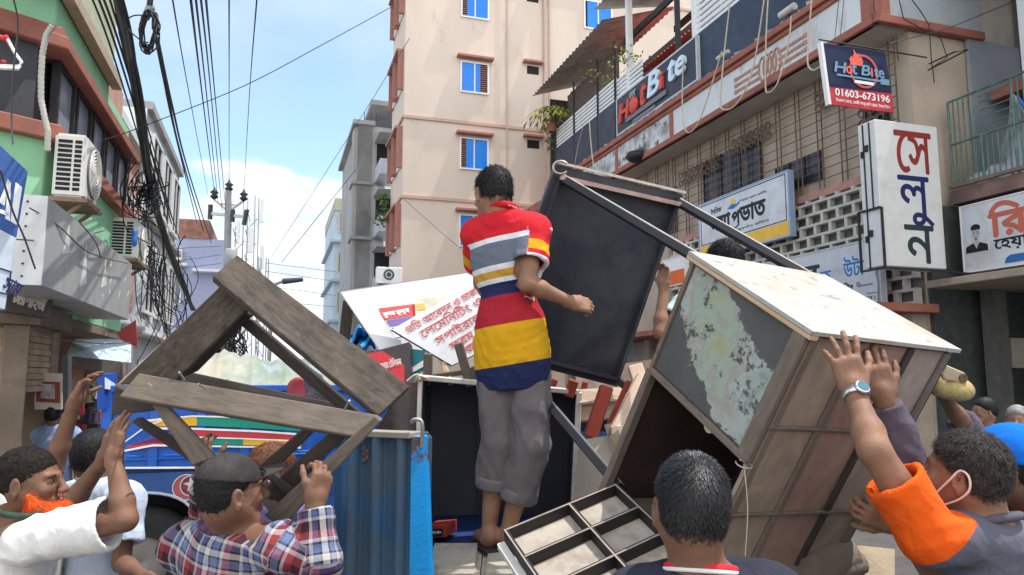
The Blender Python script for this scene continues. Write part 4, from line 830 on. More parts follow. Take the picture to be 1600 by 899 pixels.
def left_things():
    LPx = lambda px, py, off=0.0: LFr.pt(*LFr.at(px, py, off), off)
    q = P(79, 306, 6.4); s0 = (q).dot(SD)
    ac_unit(SW(s0, q.dot(SN)+.0, q.z), LFr, .50, .25, .57, 'larger cream air conditioner outdoor unit above the near end of the grey sign box')
    q = P(166, 402, 9.3); ac_unit(SW(q.dot(SD), q.dot(SN), q.z), LFr, .75, .33, .52, 'second air conditioner outdoor unit, farther along past the grey sign box')
    # sign box of aluminium sheet
    w1 = -1.6; PF = Frame(SN*w1, SD); t = thing('sign_box', SW(7.6, w1-.2, 2.45), 'long weathered grey aluminium sign box with ghost letters on the mint building', 'sign box')
    gm = mat('aged_alu', (.40,.41,.40), .5, .25, var=.1, vscale=1.3, stain=(.29,.28,.25), sscale=1.4, samt=.8, stretch=(1,1,.5))
    mb = MB(); z0, z1 = 2.5, 3.15; s0, s1 = 6.02, 9.4
    for k in range(3): 
        a = s0+(s1-s0)*k/3; mb.fbox(PF, a, a+(s1-s0)/3-.006, z0, z1, -.38, 0)
    mb.build('casing', gm, t, bev=.006)
    mb = MB(); mb.fbox(PF, s0-.02, s0-.004, z0, z1, -.40, .004); mb.build('end_cap', mat('end_cap_white', (.60,.62,.62), .5, var=.1), t)
    mb = MB()
    for k in range(7): mb.disc(SW(s0-.02, w1-.12, z0+.06+k*.09), -SD, 0, .008, .006, 8)
    mb.build('rivets', iron, t)
    mb = MB(); gh = [(6.5,2.8,.26),(7.1,2.62,.4),(7.9,2.7,.3)]
    for a, z, h in gh: mb.poly(PF, [(a,z),(a+.12,z+h),(a+.2,z+.05)], .001, .004)
    for k in range(16): a = random.uniform(7.6,9.3); z = 2.55+(9.4-a)*.05+random.uniform(0,.4); mb.poly(PF, [(a+random.uniform(-.06,.06),z+random.uniform(-.06,.06)) for _ in range(3)], .001, .003)
    o = mb.build('torn_letter_marks', mat('pale_mark', (.60,.61,.60), .6, var=.1), t); o['kind'] = 'stuff'
    # the blue board at the left edge
    F = Frame(P(40, 400, 4.6), Vector((.55,.83,0))); t = thing('shop_sign', P(20, 470, 4.6), 'blue and pale grey hanging board with big white letters at the left edge', 'signboard')
    F.o = P(0, 450, 4.4) ; at = lambda x, y: F.pt(*F.at(x, y), 0)
    mb = MB(); mb.slab([at(-60,170),at(44,268),at(26,372),at(-60,326)], .05); mb.build('blue_panel', plain('sign_blue', (52,88,150)), t, bev=.004)
    mb = MB(); mb.slab([at(-60,326),at(26,372),at(8,484),at(-60,470)], .05); mb.build('grey_panel', plain('sign_pale_grey', (190,200,210)), t, bev=.004)
    def stroke(*p): 
        mb = MB(); pp = [F.pt(*F.at(x,y), .003) for x, y in p]; mb.slab(pp, -.006); return mb
    mb = MB()
    for p in (((-2,316),(6,322),(15,286),(12,280)), ((12,280),(16,286),(15,346),(8,342)), ((24,285),(34,293),(25,352),(16,346)), ((0,327),(14,333),(14,339),(-1,333))):
        mb.slab([F.pt(*F.at(x,y), .006) for x,y in p], .006)
    mb.build('lettering', white_ink, t)
    mb = MB(); FS = Frame(at(0,452), at(12,458)-at(0,452), at(0,430)-at(0,452)); text(mb, FS, bn('সাম'), 0, 0, h=.09, w=.10, c=.006, bold=.001)
    for p in (((-2,418),(17,424),(17,426),(-2,420)), ((-2,456),(12,459),(12,461),(-2,458)), ((16,424),(18,424),(13,460),(11,460))): mb.slab([F.pt(*F.at(x,y), .006) for x,y in p], .006)
    mb.build('lettering', navy_ink, t)
    # dark shop name board under the sign box
    D = Frame(P(14, 495, 6.0), Vector((.62,.78,0))); at = lambda x, y, c=0: D.pt(*D.at(x, y, c), c)
    t = thing('shop_sign', P(45, 500, 6.1), 'dark brown shop name board with cream Bengali letters beneath the sign box', 'signboard')
    mb = MB(); mb.slab([at(10,432),at(84,455),at(80,498),at(8,487)], .12); mb.build('panel', mat('board_brown', (.075,.06,.055), .7, var=.2), t, bev=.006)
    A = D.at(18, 478, .01); B = D.at(66, 486, .01); Fw = Frame(at(18,474,.005), at(67,488,.005)-at(18,474,.005), at(18,448,.005)-at(18,474,.005))
    mb = MB(); text(mb, Fw, bn('টারপ্রাইজ').replace('\u09cd\u09b0',''), 0, 0, h=.15, w=(at(67,488)-at(18,474)).length, c=.004, bold=.005); mb.build('lettering', mat('cream_letter', (.52,.47,.40), .7), t)
    # corrugated conduit, clothes hanger tray
    mb = MB(); pts = [(82,40,.18),(72,55,.2),(66,85,.2),(64,120,.2),(64,155,.2),(70,185,.2),(75,205,.2),(74,240,.12)]
    q = [P(x, y, 6.3) for x, y, o in pts]; s = []
    for i in range(len(q)-1):
        for k in range(9): s.append(q[i].lerp(q[i+1], k/9))
    mb.tube(s, [.021+.005*(i % 2) for i in range(len(s))], 8); mb.solo('conduit', mat('conduit_grey', (.48,.47,.43), .7, var=.1), 'ribbed pale conduit running down the corner past the dark window', 'conduit')
    t = thing('clothes_rack', P(8, 103, 5.6), 'white tray rack with red clips before the dark corner window', 'rack')
    mb = MB(); mb.tube([P(-20,102,5.6),P(30,104,5.6),P(34,97,5.6),P(24,84,5.6),P(12,62,5.6)], .012, 6); mb.tube([P(-20,105,5.4),P(28,108,5.4),P(30,104,5.6)], .014, 6); mb.build('tray', white_frame, t)
    mb = MB(); mb.tube([P(-2,57,5.6),P(6,60,5.6),P(12,58,5.6)], .02, 6); mb.tube([P(8,60,5.6),P(20,78,5.6)], .009, 5); mb.tube([P(3,97,5.6),P(8,96,5.6)], .012, 6); mb.build('clip', plain('clip_red', (220,60,60)), t)
    # open shops further on
    t = thing('shop_shed', SW(12.5,-2.4,0), 'pale blue tarpaulin roofed stall beyond the mint building', 'stall')
    mb = MB(); a = [P(104,555,8.8), P(205,567,11.5), P(205,528,13), P(118,525,10.5)]; mb.slab(a, .02); mb.build('roof_sheet', mat('pale_aqua_tarp', (.50,.63,.66), .7, var=.12), t)
    mb = MB(); mb.slab([P(104,556,8.8), P(190,566,10.8), P(190,590,10.8), P(104,572,8.8)], .04); mb.build('fascia', mat('stall_dark', (.09,.075,.06), .8, var=.3), t)
    mb = MB(); mb.slab([P(140,582,10.5), P(180,586,11.5), P(180,650,11.5), P(140,640,10.5)], .04); mb.build('yellow_wall', mat('stall_yellow', (.50,.38,.10), .8, var=.2), t)
    for x, y0, y1, D in ((104,556,760,8.8),(190,566,720,10.8)): mb = MB(); mb.beam(P(x,y0,D), P(x,y1,D), .08,.08); mb.build('post', galv, t)
    mb = MB()
    for k in range(46):
        q = P(random.uniform(122,160), random.uniform(600,690), random.uniform(9.3,9.9)); r = random.uniform(.05,.13); mb.cm = k % 5; mb.box(q, (r,r*.6,r*1.3), Matrix.Rotation(random.uniform(0,3),3,'Z'))
    o = mb.build('shelf_goods', [plain('g1',(60,80,120)), plain('g2',(150,60,60)), plain('g3',(190,180,160)), plain('g4',(60,50,40)), plain('g5',(90,120,120))], t); o['kind'] = 'stuff'
    # red pennant banner
    mb = MB(); mb.slab([P(183,520,9.2), P(212,500,9.2), P(215,543,9.2), P(188,531,9.2)], .01); mb.solo('pennant', plain('pennant_red', (196,84,88)), 'small red banner corner hanging behind the sign box', 'banner')
    # blue parked board, poster frame
    t = thing('poster', P(77, 615, 6.6), 'framed red and cream poster standing in the shop doorway', 'poster'); F = Frame(P(77,650,6.9), Vector((1,.2,0))); at = lambda x,y,c=0: F.pt(*F.at(x,y),c)
    mb = MB(); mb.slab([at(54,582),at(96,584),at(96,640),at(54,640)], .03); mb.build('card', mat('poster_cream', (.50,.44,.36), .8, var=.1), t)
    mb = MB(); mb.slab([at(57,596,.004),at(94,597,.004),at(94,630,.004),at(57,628,.004)], .004); mb.build('red_panel', plain('poster_red', (130,60,55)), t)
    mb = MB(); mb.slab([at(64,600,.008),at(86,601,.008),at(86,624,.008),at(64,622,.008)], .004); mb.build('print', mat('poster_print', (.34,.31,.30), .8, var=.5, vscale=14), t)
left_things()
# ---------------------------------------------------------------- poles, masts, wires
def catn(q, n=8):
    s = []
    for i in range(len(q)-1):
        p0, p1, p2, p3 = q[max(i-1,0)], q[i], q[i+1], q[min(i+2,len(q)-1)]
        for k in range(n):
            t = k/n; s.append(.5*((2*p1)+(p2-p0)*t+(2*p0-5*p1+4*p2-p3)*t*t+(3*p1-p0-3*p2+p3)*t**3))
    s.append(q[-1]); return s
def poles():
    D = 26
    t = thing('utility_pole', PZ(357, 640, 0) if False else P(357, 585, D)*1.0, 'concrete utility pole carrying a steel cross arm with insulators at the end of the street', 'utility pole')
    top = P(357, 298, D); foot = P(355, 590, D); foot.z = 0
    mb = MB(); mb.tube([foot, top], [.2,.11], 10); mb.build('pole', mat('pole_grey', (.30,.31,.31), .8, var=.1), t)
    mb = MB(); mb.beam(P(330,334,D), P(385,339,D), .1,.1); mb.beam(P(334,312,D), P(357,331,D), .07,.07); mb.beam(P(380,314,D), P(357,331,D), .07,.07); mb.beam(P(345,319,D),P(368,321,D),.06,.06); mb.build('cross_arm', galv, t)
    for x, y in ((358,290),(335,302),(381,305)):
        c = P(x,y,D); mb = MB(); mb.lathe(c-UP*.25, UP, [(0,0),(.07,.05),(.15,.12),(.07,.2),(.15,.28),(.07,.34),(0,.5)], 10); mb.build('insulator', plain('insulator_brown',(48,44,48)), t)
    for x0,y0,x1,y1 in ((329,320,328,343),(364,328,363,347),(386,328,381,352)): mb = MB(); mb.tube([P(x0,y0,D),P(x1,y1,D)], .08, 8); mb.build('fuse_cutout', plain('fuse_grey',(70,70,74)), t)
    mb = MB(); c = P(361,385,D-.4); mb.lathe(c-UP*.9, UP, [(0,0),(.22,.02),(.22,.75),(.18,.8),(0,.82)], 12); mb.build('transformer', mat('transformer_grey',(.33,.35,.36),.6), t)
    # lattice phone masts
    for (x, yt, yb, D2, lab) in ((393, 308, 420, 60, 'taller lattice phone mast with panel antennas behind the utility pole'), (374, 352, 420, 55, 'shorter pole of phone antennas close behind the utility pole'), (412, 403, 440, 58, 'tiny antenna post right of the phone masts')):
        t = thing('phone_mast', P(x, yb, D2), lab, 'phone mast'); a = P(x, yb, D2)-UP*8; tp = P(x, yt, D2); w = .45 if x != 412 else .3
        mb = MB()
        for sx, sy in ((-w,-w),(w,-w),(w,w),(-w,w)): mb.tube([a+Vector((sx,sy,0)), tp+Vector((sx,sy,0))], .05, 5)
        z = a.z; k = 0
        while z < tp.z-1:
            s1 = w if k % 2 else -w; mb.tube([Vector((a.x-s1,a.y-w,z)),Vector((a.x+s1,a.y-w,z+1))], .035, 4); mb.tube([Vector((a.x-w,a.y-s1,z)),Vector((a.x-w,a.y+s1,z+1))], .035, 4); z += 1; k += 1
        mb.build('mast', galv, t)
        if x != 412:
            for dx, dz in ((-.9,-3),(1.0,-1.2),(1.15,-5),(-1.0,-5.2),(.8,-7)):
                c = tp+Vector((dx,-.3,dz)); mb = MB(); mb.box(c, (.35,.2,1.9)); mb.build('panel_antenna', white_frame, t, bev=.03)
    # second pole with the knot of cables and dead creeper
    t = thing('utility_pole', P(352, 560, 14), 'pole wrapped in knotted cables behind the raised wooden frame', 'utility pole')
    a = P(352, 640, 14); a.z = 0; mb = MB(); mb.tube([a, P(354, 470, 14)], .11, 10); mb.build('pole', mat('pole_grey', (.30,.31,.31), .8, var=.1), t)
    mb = MB()
    for k in range(60):
        c = P(352+random.gauss(0,8), random.uniform(500,560), 14+random.gauss(0,.15)); n = 14; r0 = random.uniform(.06,.3); ax = Vector((random.gauss(0,1),random.gauss(0,1),random.gauss(0,.4))).normalized(); x = ax.orthogonal().normalized(); y = ax.cross(x)
        mb.tube([c+(x*math.cos(q*.5)*r0+y*math.sin(q*.5)*r0*1.5) for q in range(n)], .012, 4, False)
    tag(mb.build('cable_knot', cable_m, t), kind='stuff')
    # street lamp arm
    t = thing('street_lamp', P(446,445,24), 'thin street lamp arm reaching right in front of the clouds', 'street lamp'); mb = MB(); mb.tube([P(425,446,24),P(442,440,24)], .05, 6); a = P(425,446,24); mb.tube([a, Vector((a.x,a.y,0))], .07, 8); mb.build('arm', galv, t); mb = MB(); mb.tube([P(442,440,24),P(473,437,24)], [.1,.07], 8); mb.build('lamp_head', plain('lamp_dark',(70,74,78)), t)
def wires():
    def wire(pts, r, lab, name='overhead_wire', m=None, grp='overhead wires crossing the street', cat='wire', smooth=True):
        q = [P(*p) for p in pts]; q = catn(q, 8) if smooth and len(q) > 2 else q
        mb = MB(); mb.tube(q, r*.62, 6); return mb.solo(name, m or cable_m, lab, cat, grp)
    # to the pole at the end of the street
    for i, (pts, r, lab) in enumerate((
        (((297,-10,5),(318,165,12),(335,300,26)), .016, 'leftmost wire of the bundle falling to the left insulator'),
        (((305,-10,5),(324,160,12),(341,318,26)), .014, 'second wire of the bundle falling to the utility pole'),
        (((313,-10,5),(330,150,12),(347,330,26)), .014, 'third wire of the bundle falling to the utility pole'),
        (((321,-10,5),(336,150,12),(353,330,26)), .014, 'fourth wire of the bundle, nearest to the middle insulator'),
        (((358,-10,6),(358,150,14),(358,288,26)), .011, 'single vertical wire ending at the middle insulator'),
        (((402,-10,6),(389,160,14),(381,302,26)), .011, 'single wire ending at the right insulator'),
        (((268,-10,6),(296,150,13),(325,305,30)), .012, 'thin wire left of the bundle crossing the cloud edge'))): wire(pts, r, lab)
    wire(((628,2,9),(500,72,8),(380,135,7.4),(225,197,7),(160,220,6.8)), .008, 'long thin wire crossing the sky to the tan block')
    for y in ((700,200,560,330),(620,120,420,400)): pass
    wire(((640,60,27),(560,190,30),(425,400,40)), .02, 'faint wire slanting down from the tan block to the masts', m=cable_g)
    wire(((556,265,40),(500,335,40),(440,410,40)), .03, 'faint wire slanting from the grey block, lower one', m=cable_g)
    wire(((632,312,27.6),(680,355,27.4),(715,385,27.2)), .02, 'thin cable sagging across the tan front wall', m=cable_g, grp=None)
    for k, (y0, y1) in enumerate(((411,425),(424,440),(447,462),(470,480))): wire(((415,y0,32),(525,y1,36)), .02, ['topmost','second','third','lowest'][k]+' of the four thin wires left of the pale blue block', m=cable_g, smooth=False)
    for k, (y0, y1) in enumerate(((390,385),(408,398),(420,412))): wire(((268,y0,24),(300,y0-3,24),(345,y1,25)), .018, ['upper','middle','lower'][k]+' wire across the lilac block', m=cable_g)
    # feeders from the coil down the street
    for i, (pts, r) in enumerate(((((243,55,5.5),(262,150,7.5),(285,250,12),(318,362,24)), .022), (((246,60,5.5),(270,170,8),(295,270,13),(330,380,24)), .02), (((241,50,5.5),(255,120,7),(275,215,10.5),(308,350,22)), .016))): wire(pts, r, ['thick feeder cable falling from the coil, middle one','feeder cable falling from the coil, right one','feeder cable falling from the coil, left one'][i], grp='feeder cables below the coil')
    t = thing('cable_coil', P(234, 50, 5.2), 'coiled black cable with a pale joint box hanging from the overhead wires', 'cable coil')
    mb = MB()
    for k in range(11):
        c = P(232+random.gauss(0,1.5), 48+random.gauss(0,2), 5.2+random.gauss(0,.03)); rx = .045+.01*random.random(); ry = .13+.03*random.random(); ph = random.uniform(-.3,.3)
        mb.tube([c+CR*(math.cos(q*.35)*rx+math.sin(q*.35)*ry*.1*ph)+UP*(math.sin(q*.35)*ry)+CF*.02*math.sin(q+k) for q in range(19)], .006, 5, False)
    mb.tube(catn([P(238,25,5.2),P(208,25,5.2),P(196,40,5.2),P(222,65,5.2),P(232,66,5.2)]), .005, 5); mb.tube(catn([P(240,18,5.2),P(250,40,5.2),P(246,55,5.2)]), .006, 5); mb.build('coil', cable_m, t)
    mb = MB(); mb.slab([P(221,22,5.2),P(232,-4,5.2),P(238,10,5.2),P(226,30,5.2)], .06); mb.build('joint_box', plain('joint_grey',(150,158,165)), t, bev=.008)
    mb = MB(); mb.tube([P(236,-12,5.2),P(234,8,5.2)], .02, 6); mb.build('hanger', cable_m, t)
    # the thick bundle along the left facades
    path = [(196,-12,4.6),(222,85,6.0),(222,90,6.05),(262,255,9),(285,345,12.4),(303,462,17.5),(312,500,20)]
    path = [(184,-14,4.6),(200,62,5.5),(216,165,6.9),(236,285,9.4),(258,370,12),(288,450,16),(303,485,19)]
    for k in range(14):
        o = [(x+random.gauss(0,2.0)+(k-7)*.75*(4.6/d)**.6, y, d+random.gauss(0,.04)) for x, y, d in path]
        if k in (3, 7, 10): r = .036
        else: r = .022
        wire(o, r, 'one of the black cables in the thick bundle along the mint building' , name='bundled_cable', grp='cables of the thick bundle', m=cable_m if k % 4 else cable_g)
    more = [([(150,-12,4.6),(185,85,5.6),(232,240,8.5),(262,350,12)], .014), ([(158,-12,4.6),(190,80,5.6),(236,235,8.5),(268,350,12)], .014), ([(168,-12,4.6),(196,80,5.6),(238,225,8.5),(270,345,12)], .012), ([(140,-12,4.6),(178,90,5.6),(226,250,8.5),(250,350,12)], .012), ([(182,20,5.5),(204,120,7),(232,225,9.5),(262,330,13)], .014), ([(178,0,5.5),(206,130,7.4),(240,250,10.5),(268,340,14)], .013), ([(186,50,6),(212,150,8),(246,270,11.5),(283,382,16)], .013), ([(176,-10,5.4),(212,160,8.4),(258,300,13)], .012)]
    for k, (p, r) in enumerate(more): wire(p, r, 'one of the loose thin cables running beside the thick bundle', name='loose_cable', grp='loose cables beside the bundle')
    # stray droops and snarls hanging from the bundle
    for k in range(26):
        x = random.uniform(205,262); y = 250+(x-205)*3+random.uniform(-20,40); d = 9+(y-250)/35; L_ = random.uniform(60,150)
        wire([(x,y,d),(x+random.uniform(-25,5),y+L_*.4,d),(x+random.uniform(-15,20),y+L_*.8,d+.5),(x+random.uniform(10,45),y+L_,d+1)], .012, 'stray thin cable drooping below the thick bundle', name='stray_cable', grp='stray cables drooping from the bundle')
    for k in range(20):
        x = random.uniform(212,300); y = random.uniform(350,430); d = random.uniform(11,17)
        wire([(x,y,d),(x+random.uniform(-14,18),y+random.uniform(25,60),d),(x+random.uniform(-20,34),y+random.uniform(70,110),d+.4),(x+random.uniform(-24,50),y+random.uniform(110,165),d+1)], .013, 'stray thin cable drooping below the thick bundle', name='stray_cable', grp='stray cables drooping from the bundle')
    for k, (pts, lab) in enumerate((
        (((-5,372,4.6),(60,376,5.4),(110,374,6.2),(165,360,7.5)), 'grey wire stretched level in front of the sign box'),
        (((0,265,3.6),(20,330,4),(38,372,4.2),(55,420,4.6)), 'dark wire falling across the blue board to the shop sign'),
        (((46,325,5.2),(90,352,5.6),(140,395,6.4),(200,412,8)), 'thin dark wire sagging across the sign box'),
        (((122,345,6),(150,380,6.6),(165,420,7.4),(200,452,8.4)), 'thin wire across the far end of the sign box'),
        (((20,-5,4.6),(28,40,4.8),(20,120,4.9),(18,180,5),(20,226,5)), 'grey lead hanging down before the corner window'),
        (((50,515,6),(95,530,7),(160,537,8),(205,535,9)), 'thin wire over the stall roof'),
        (((60,498,6),(90,502,6.4),(125,500,7)), 'lamp lead under the shop eaves'),
        (((214,365,9.5),(218,395,9.5),(205,420,9.8),(188,415,9.5)), 'loop of wire hanging at the second outdoor unit'))): wire(pts, .009, lab, grp=None, name='service_wire', m=cable_g)
    mb = MB()
    for k in range(34):
        c = P(229+random.gauss(0,7), 300+random.gauss(0,14), 9.4+random.gauss(0,.1)); r0 = random.uniform(.05,.22); ax = Vector((random.gauss(0,1),random.gauss(0,1),random.gauss(0,1))).normalized(); x = ax.orthogonal().normalized(); y = ax.cross(x)
        mb.tube([c+x*math.cos(q*.5)*r0+y*math.sin(q*.5)*r0 for q in range(random.randint(6,14))], .009, 4, False)
    mb.solo('cable_snarl', cable_m, 'snarl of tangled black wire ends on the thick bundle', 'cable knot', kind='stuff')
    mb = MB(); mb.lathe(P(210,372,8.6), UP, [(0,-.11),(.03,-.08),(.035,-.01),(.022,.03),(.034,.07),(.02,.10),(0,.11)], 9); mb.solo('wrapped_joint', plain('joint_blue',(60,110,190)), 'blue plastic wrapped cable joint above the second outdoor unit', 'cable joint')
poles(); wires()
# ---------------------------------------------------------------- the painted truck standing behind
def far_truck():
    D0 = 5.6; A = P(160, 800, D0); Bp = P(620, 800, 6.3)
    u = Vector((Bp.x-A.x, Bp.y-A.y, 0)); F = Frame(Vector((A.x, A.y, 0)), u)
    X = lambda x, y=700: F.at(x, y)[0]
    Z = lambda y, x=330: F.at(x, y)[1]
    t = thing('truck', F.pt(1.5, 0, -.9), 'blue cargo truck with painted colour stripes and a crescent emblem, parked across the street', 'truck')
    x0, x1 = X(168, 640), X(700, 640); zt, zm, zb = Z(606), Z(730), Z(806)
    mb = MB(); mb.fbox(F, x0, x1, zm, zt, -.06, 0); mb.build('side_wall', far_blue, t, bev=.006)
    mb = MB()
    for k in range(9):
        a = x0+(x1-x0)*k/8; mb.fbox(F, a-.035, a+.035, zm, zt+.01, 0, .03)
    mb.fbox(F, x0, x1, zt-.03, zt+.02, -.07, .035); mb.fbox(F, x0, x1, Z(716), Z(712), 0, .02)
    for k in range(8):
        a = x0+(x1-x0)*k/8+.07; e = x0+(x1-x0)*(k+1)/8-.07
        mb.fbox(F, a, e, Z(712)+.0, Z(708), 0, .012)
    mb.build('ribs', far_blue, t, bev=.004)
    # painted bands, sheets a few mm proud, bending over ribs is left out
    cols = {'y': plain('stripe_yellow',(226,172,40),.5), 'g': plain('stripe_green',(20,140,120),.5), 'r': plain('stripe_red',(190,55,62),.5), 'p': plain('stripe_purple',(90,70,140),.5), 'w': plain('stripe_white',(235,235,230),.5)}
    def band(px, top, bot, c, nm, off=.036):
        mb = MB(); pts = [F.at(x, y) for x, y in zip(px, top)]+[F.at(x, y) for x, y in zip(px[::-1], bot[::-1])]; mb.poly(F, pts, off, off+.004); mb.build(nm, cols[c], t)
    band((225,250,300,308),(659,653,651,651),(668,666,665,665),'y','painted_stripe'); band((308,400,470),(651,654,660),(665,669,674),'g','painted_stripe')
    band((240,300,400,470),(667,668,672,677),(671,671,675,680),'w','painted_line',.037); band((295,400,470),(671,675,679),(681,684,688),'r','painted_stripe'); band((206,240,290,295),(696,691,692,692),(694,680,671,671),'p','painted_stripe')
    band((300,380,380),(683,685,685),(694,695,695),'g','painted_stripe'); band((380,470),(685,687),(695,697),'y','painted_stripe'); band((200,240,285),(697,685,690),(699,698,696),'r','painted_stripe')
    band((225,300,400,470),(656,649,651,658),(660,651,654,661),'w','painted_line',.038); band((192,240,300,470),(703,694,695,698),(706,697,697.5,700.5),'w','painted_line',.038); band((285,380,470),(681,684,688),(683,686,690),'w','painted_line',.038); band((195,230,258),(690,664,655),(692,667,657),'w','painted_line',.038)
    band((168,700),(729,727),(732,730),'w','painted_line',.04)
    # lower skirt with the wheel arch
    ax, az, ar = X(222, 830), Z(860), .36
    pts = [(x0, zb), (ax-ar, zb)]+[(ax-ar*math.cos(q), zb+(ar*.55)*math.sin(q)) for q in np.linspace(0, math.pi, 14)]+[(ax+ar, zb), (x1, zb), (x1, zm-.03), (x0, zm-.03)]
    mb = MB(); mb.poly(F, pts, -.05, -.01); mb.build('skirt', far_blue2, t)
    mb = MB(); q = [F.pt(ax-ar*math.cos(a), zb+ar*.55*math.sin(a), -.005) for a in np.linspace(0, math.pi, 16)]; mb.tube(q, .012, 5); mb.build('arch_trim', plain('trim_pale',(190,200,210)), t)
    mb = MB(); mb.fbox(F, x0, x1, Z(832), Z(812), -.25, -.12); mb.build('chassis_beam', mat('chassis_rust', (.10,.07,.055), .85, var=.3), t)
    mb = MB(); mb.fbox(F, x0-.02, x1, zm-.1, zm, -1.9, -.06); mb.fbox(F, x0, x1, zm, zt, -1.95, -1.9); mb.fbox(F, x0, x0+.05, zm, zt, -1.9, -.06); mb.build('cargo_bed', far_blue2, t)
    for a in (ax, x1-.8):
        c = F.pt(a, .42, -.32); mb = MB(); mb.lathe(c, F.n, [(.2,0),(.38,.0),(.42,.06),(.42,.2),(.38,.26),(.2,.26)], 28); w = mb.build('wheel', rubber, t)
        mb = MB(); mb.lathe(c, F.n, [(0,.2),(.1,.22),(.2,.2)], 20); mb.build('rim', grey_metal, w)
    mb = MB(); mb.fbox(F, x0+.02, x1, zb-.4, zm-.1, -.62, -.55); mb.build('underbody', mat('underbody_black',(.012,.012,.012),.9), t)
    # crescent and star
    cx, cy = F.at(291, 762); r = .098
    pts = [(cx+r*math.cos(q), cy+r*math.sin(q)) for q in np.linspace(R(75), R(340), 22)]+[(cx+.035+r*.80*math.cos(q), cy+.012+r*.80*math.sin(q)) for q in np.linspace(R(350), R(65), 20)]
    mb = MB(); mb.poly(F, pts, -.008, -.004); mb.build('crescent_emblem', plain('crescent_red',(170,85,90)), t)
    mb = MB(); q = [F.pt(a, b_, -.005) for a, b_ in pts+[pts[0]]]; mb.tube(q, .006, 5, False); mb.build('crescent_outline', plain('outline_pale',(200,205,210)), t)
    sx, sy = F.at(299, 757); mb = MB(); mb.poly(F, [(sx+(.062 if k % 2 == 0 else .024)*math.cos(R(100)+k*math.pi/5), sy+(.062 if k % 2 == 0 else .024)*math.sin(R(100)+k*math.pi/5)) for k in range(10)], -.008, -.003); mb.build('star_emblem', plain('outline_pale',(200,205,210)), t)
    # cab end at the left: blue corner with a white letter strip
    mb = MB(); mb.slab([P(163,585,5.6),P(183,583,5.9),P(183,640,5.9),P(163,640,5.6)], .05); mb.build('corner_board', plain('corner_blue',(30,80,170)), t)
    mb = MB(); mb.slab([P(165,590,5.58),P(180,600,5.78),P(181,610,5.8),P(165,608,5.58)], .006); mb.build('corner_mark', cols['w'], t)
    # tarpaulin over the load
    n, m = 40, 14; V = []
    for i in range(n+1):
        for j in range(m+1):
            a = X(292,590)+(X(560,590)-X(292,590))*i/n; u_ = j/m
            h = zt+.03+.24*math.sin(math.pi*min(1,u_*1.0+.04))**.6+.018*math.sin(i*.9+3*u_)+.014*math.sin(i*2.3-5*u_)+.04*math.sin(i*.21)
            V.append(F.pt(a, h-(.10 if j == 0 else 0), .02-1.8*u_))
    mb = MB(); mb.add(V, [(i*(m+1)+j,(i+1)*(m+1)+j,(i+1)*(m+1)+j+1,i*(m+1)+j+1) for i in range(n) for j in range(m)], True)
    mb.solo('tarpaulin', mat('cream_tarp', (.40,.37,.30), .75, var=.12, vscale=4, stain=(.17,.24,.19), sscale=1.3, sthr=.47, samt=.9, stain2=(.30,.36,.42), s2scale=1.1, s2thr=.6), 'cream and pale green tarpaulin over the striped truck load', 'tarpaulin')
    mb = MB(); c = P(468, 608, 5.4); mb.lathe(c, -CF, [(0,0),(.075,.0),(.09,.015),(.075,.03),(.05,.02),(0,.02)], 20); mb.solo('plastic_tub', plain('tub_red',(160,62,74)), 'round red plastic tub end behind the wooden frame', 'tub')
    mb = MB(); mb.slab([P(470,572,5.0),P(496,590,5.0),P(520,640,5.0),P(482,640,5.0)], .12); mb.solo('bundle', mat('patterned_bundle',(.10,.09,.12),.8,var=.7,vscale=18), 'dark patterned bundle leaning behind the wooden frame', 'bundle')
far_truck()
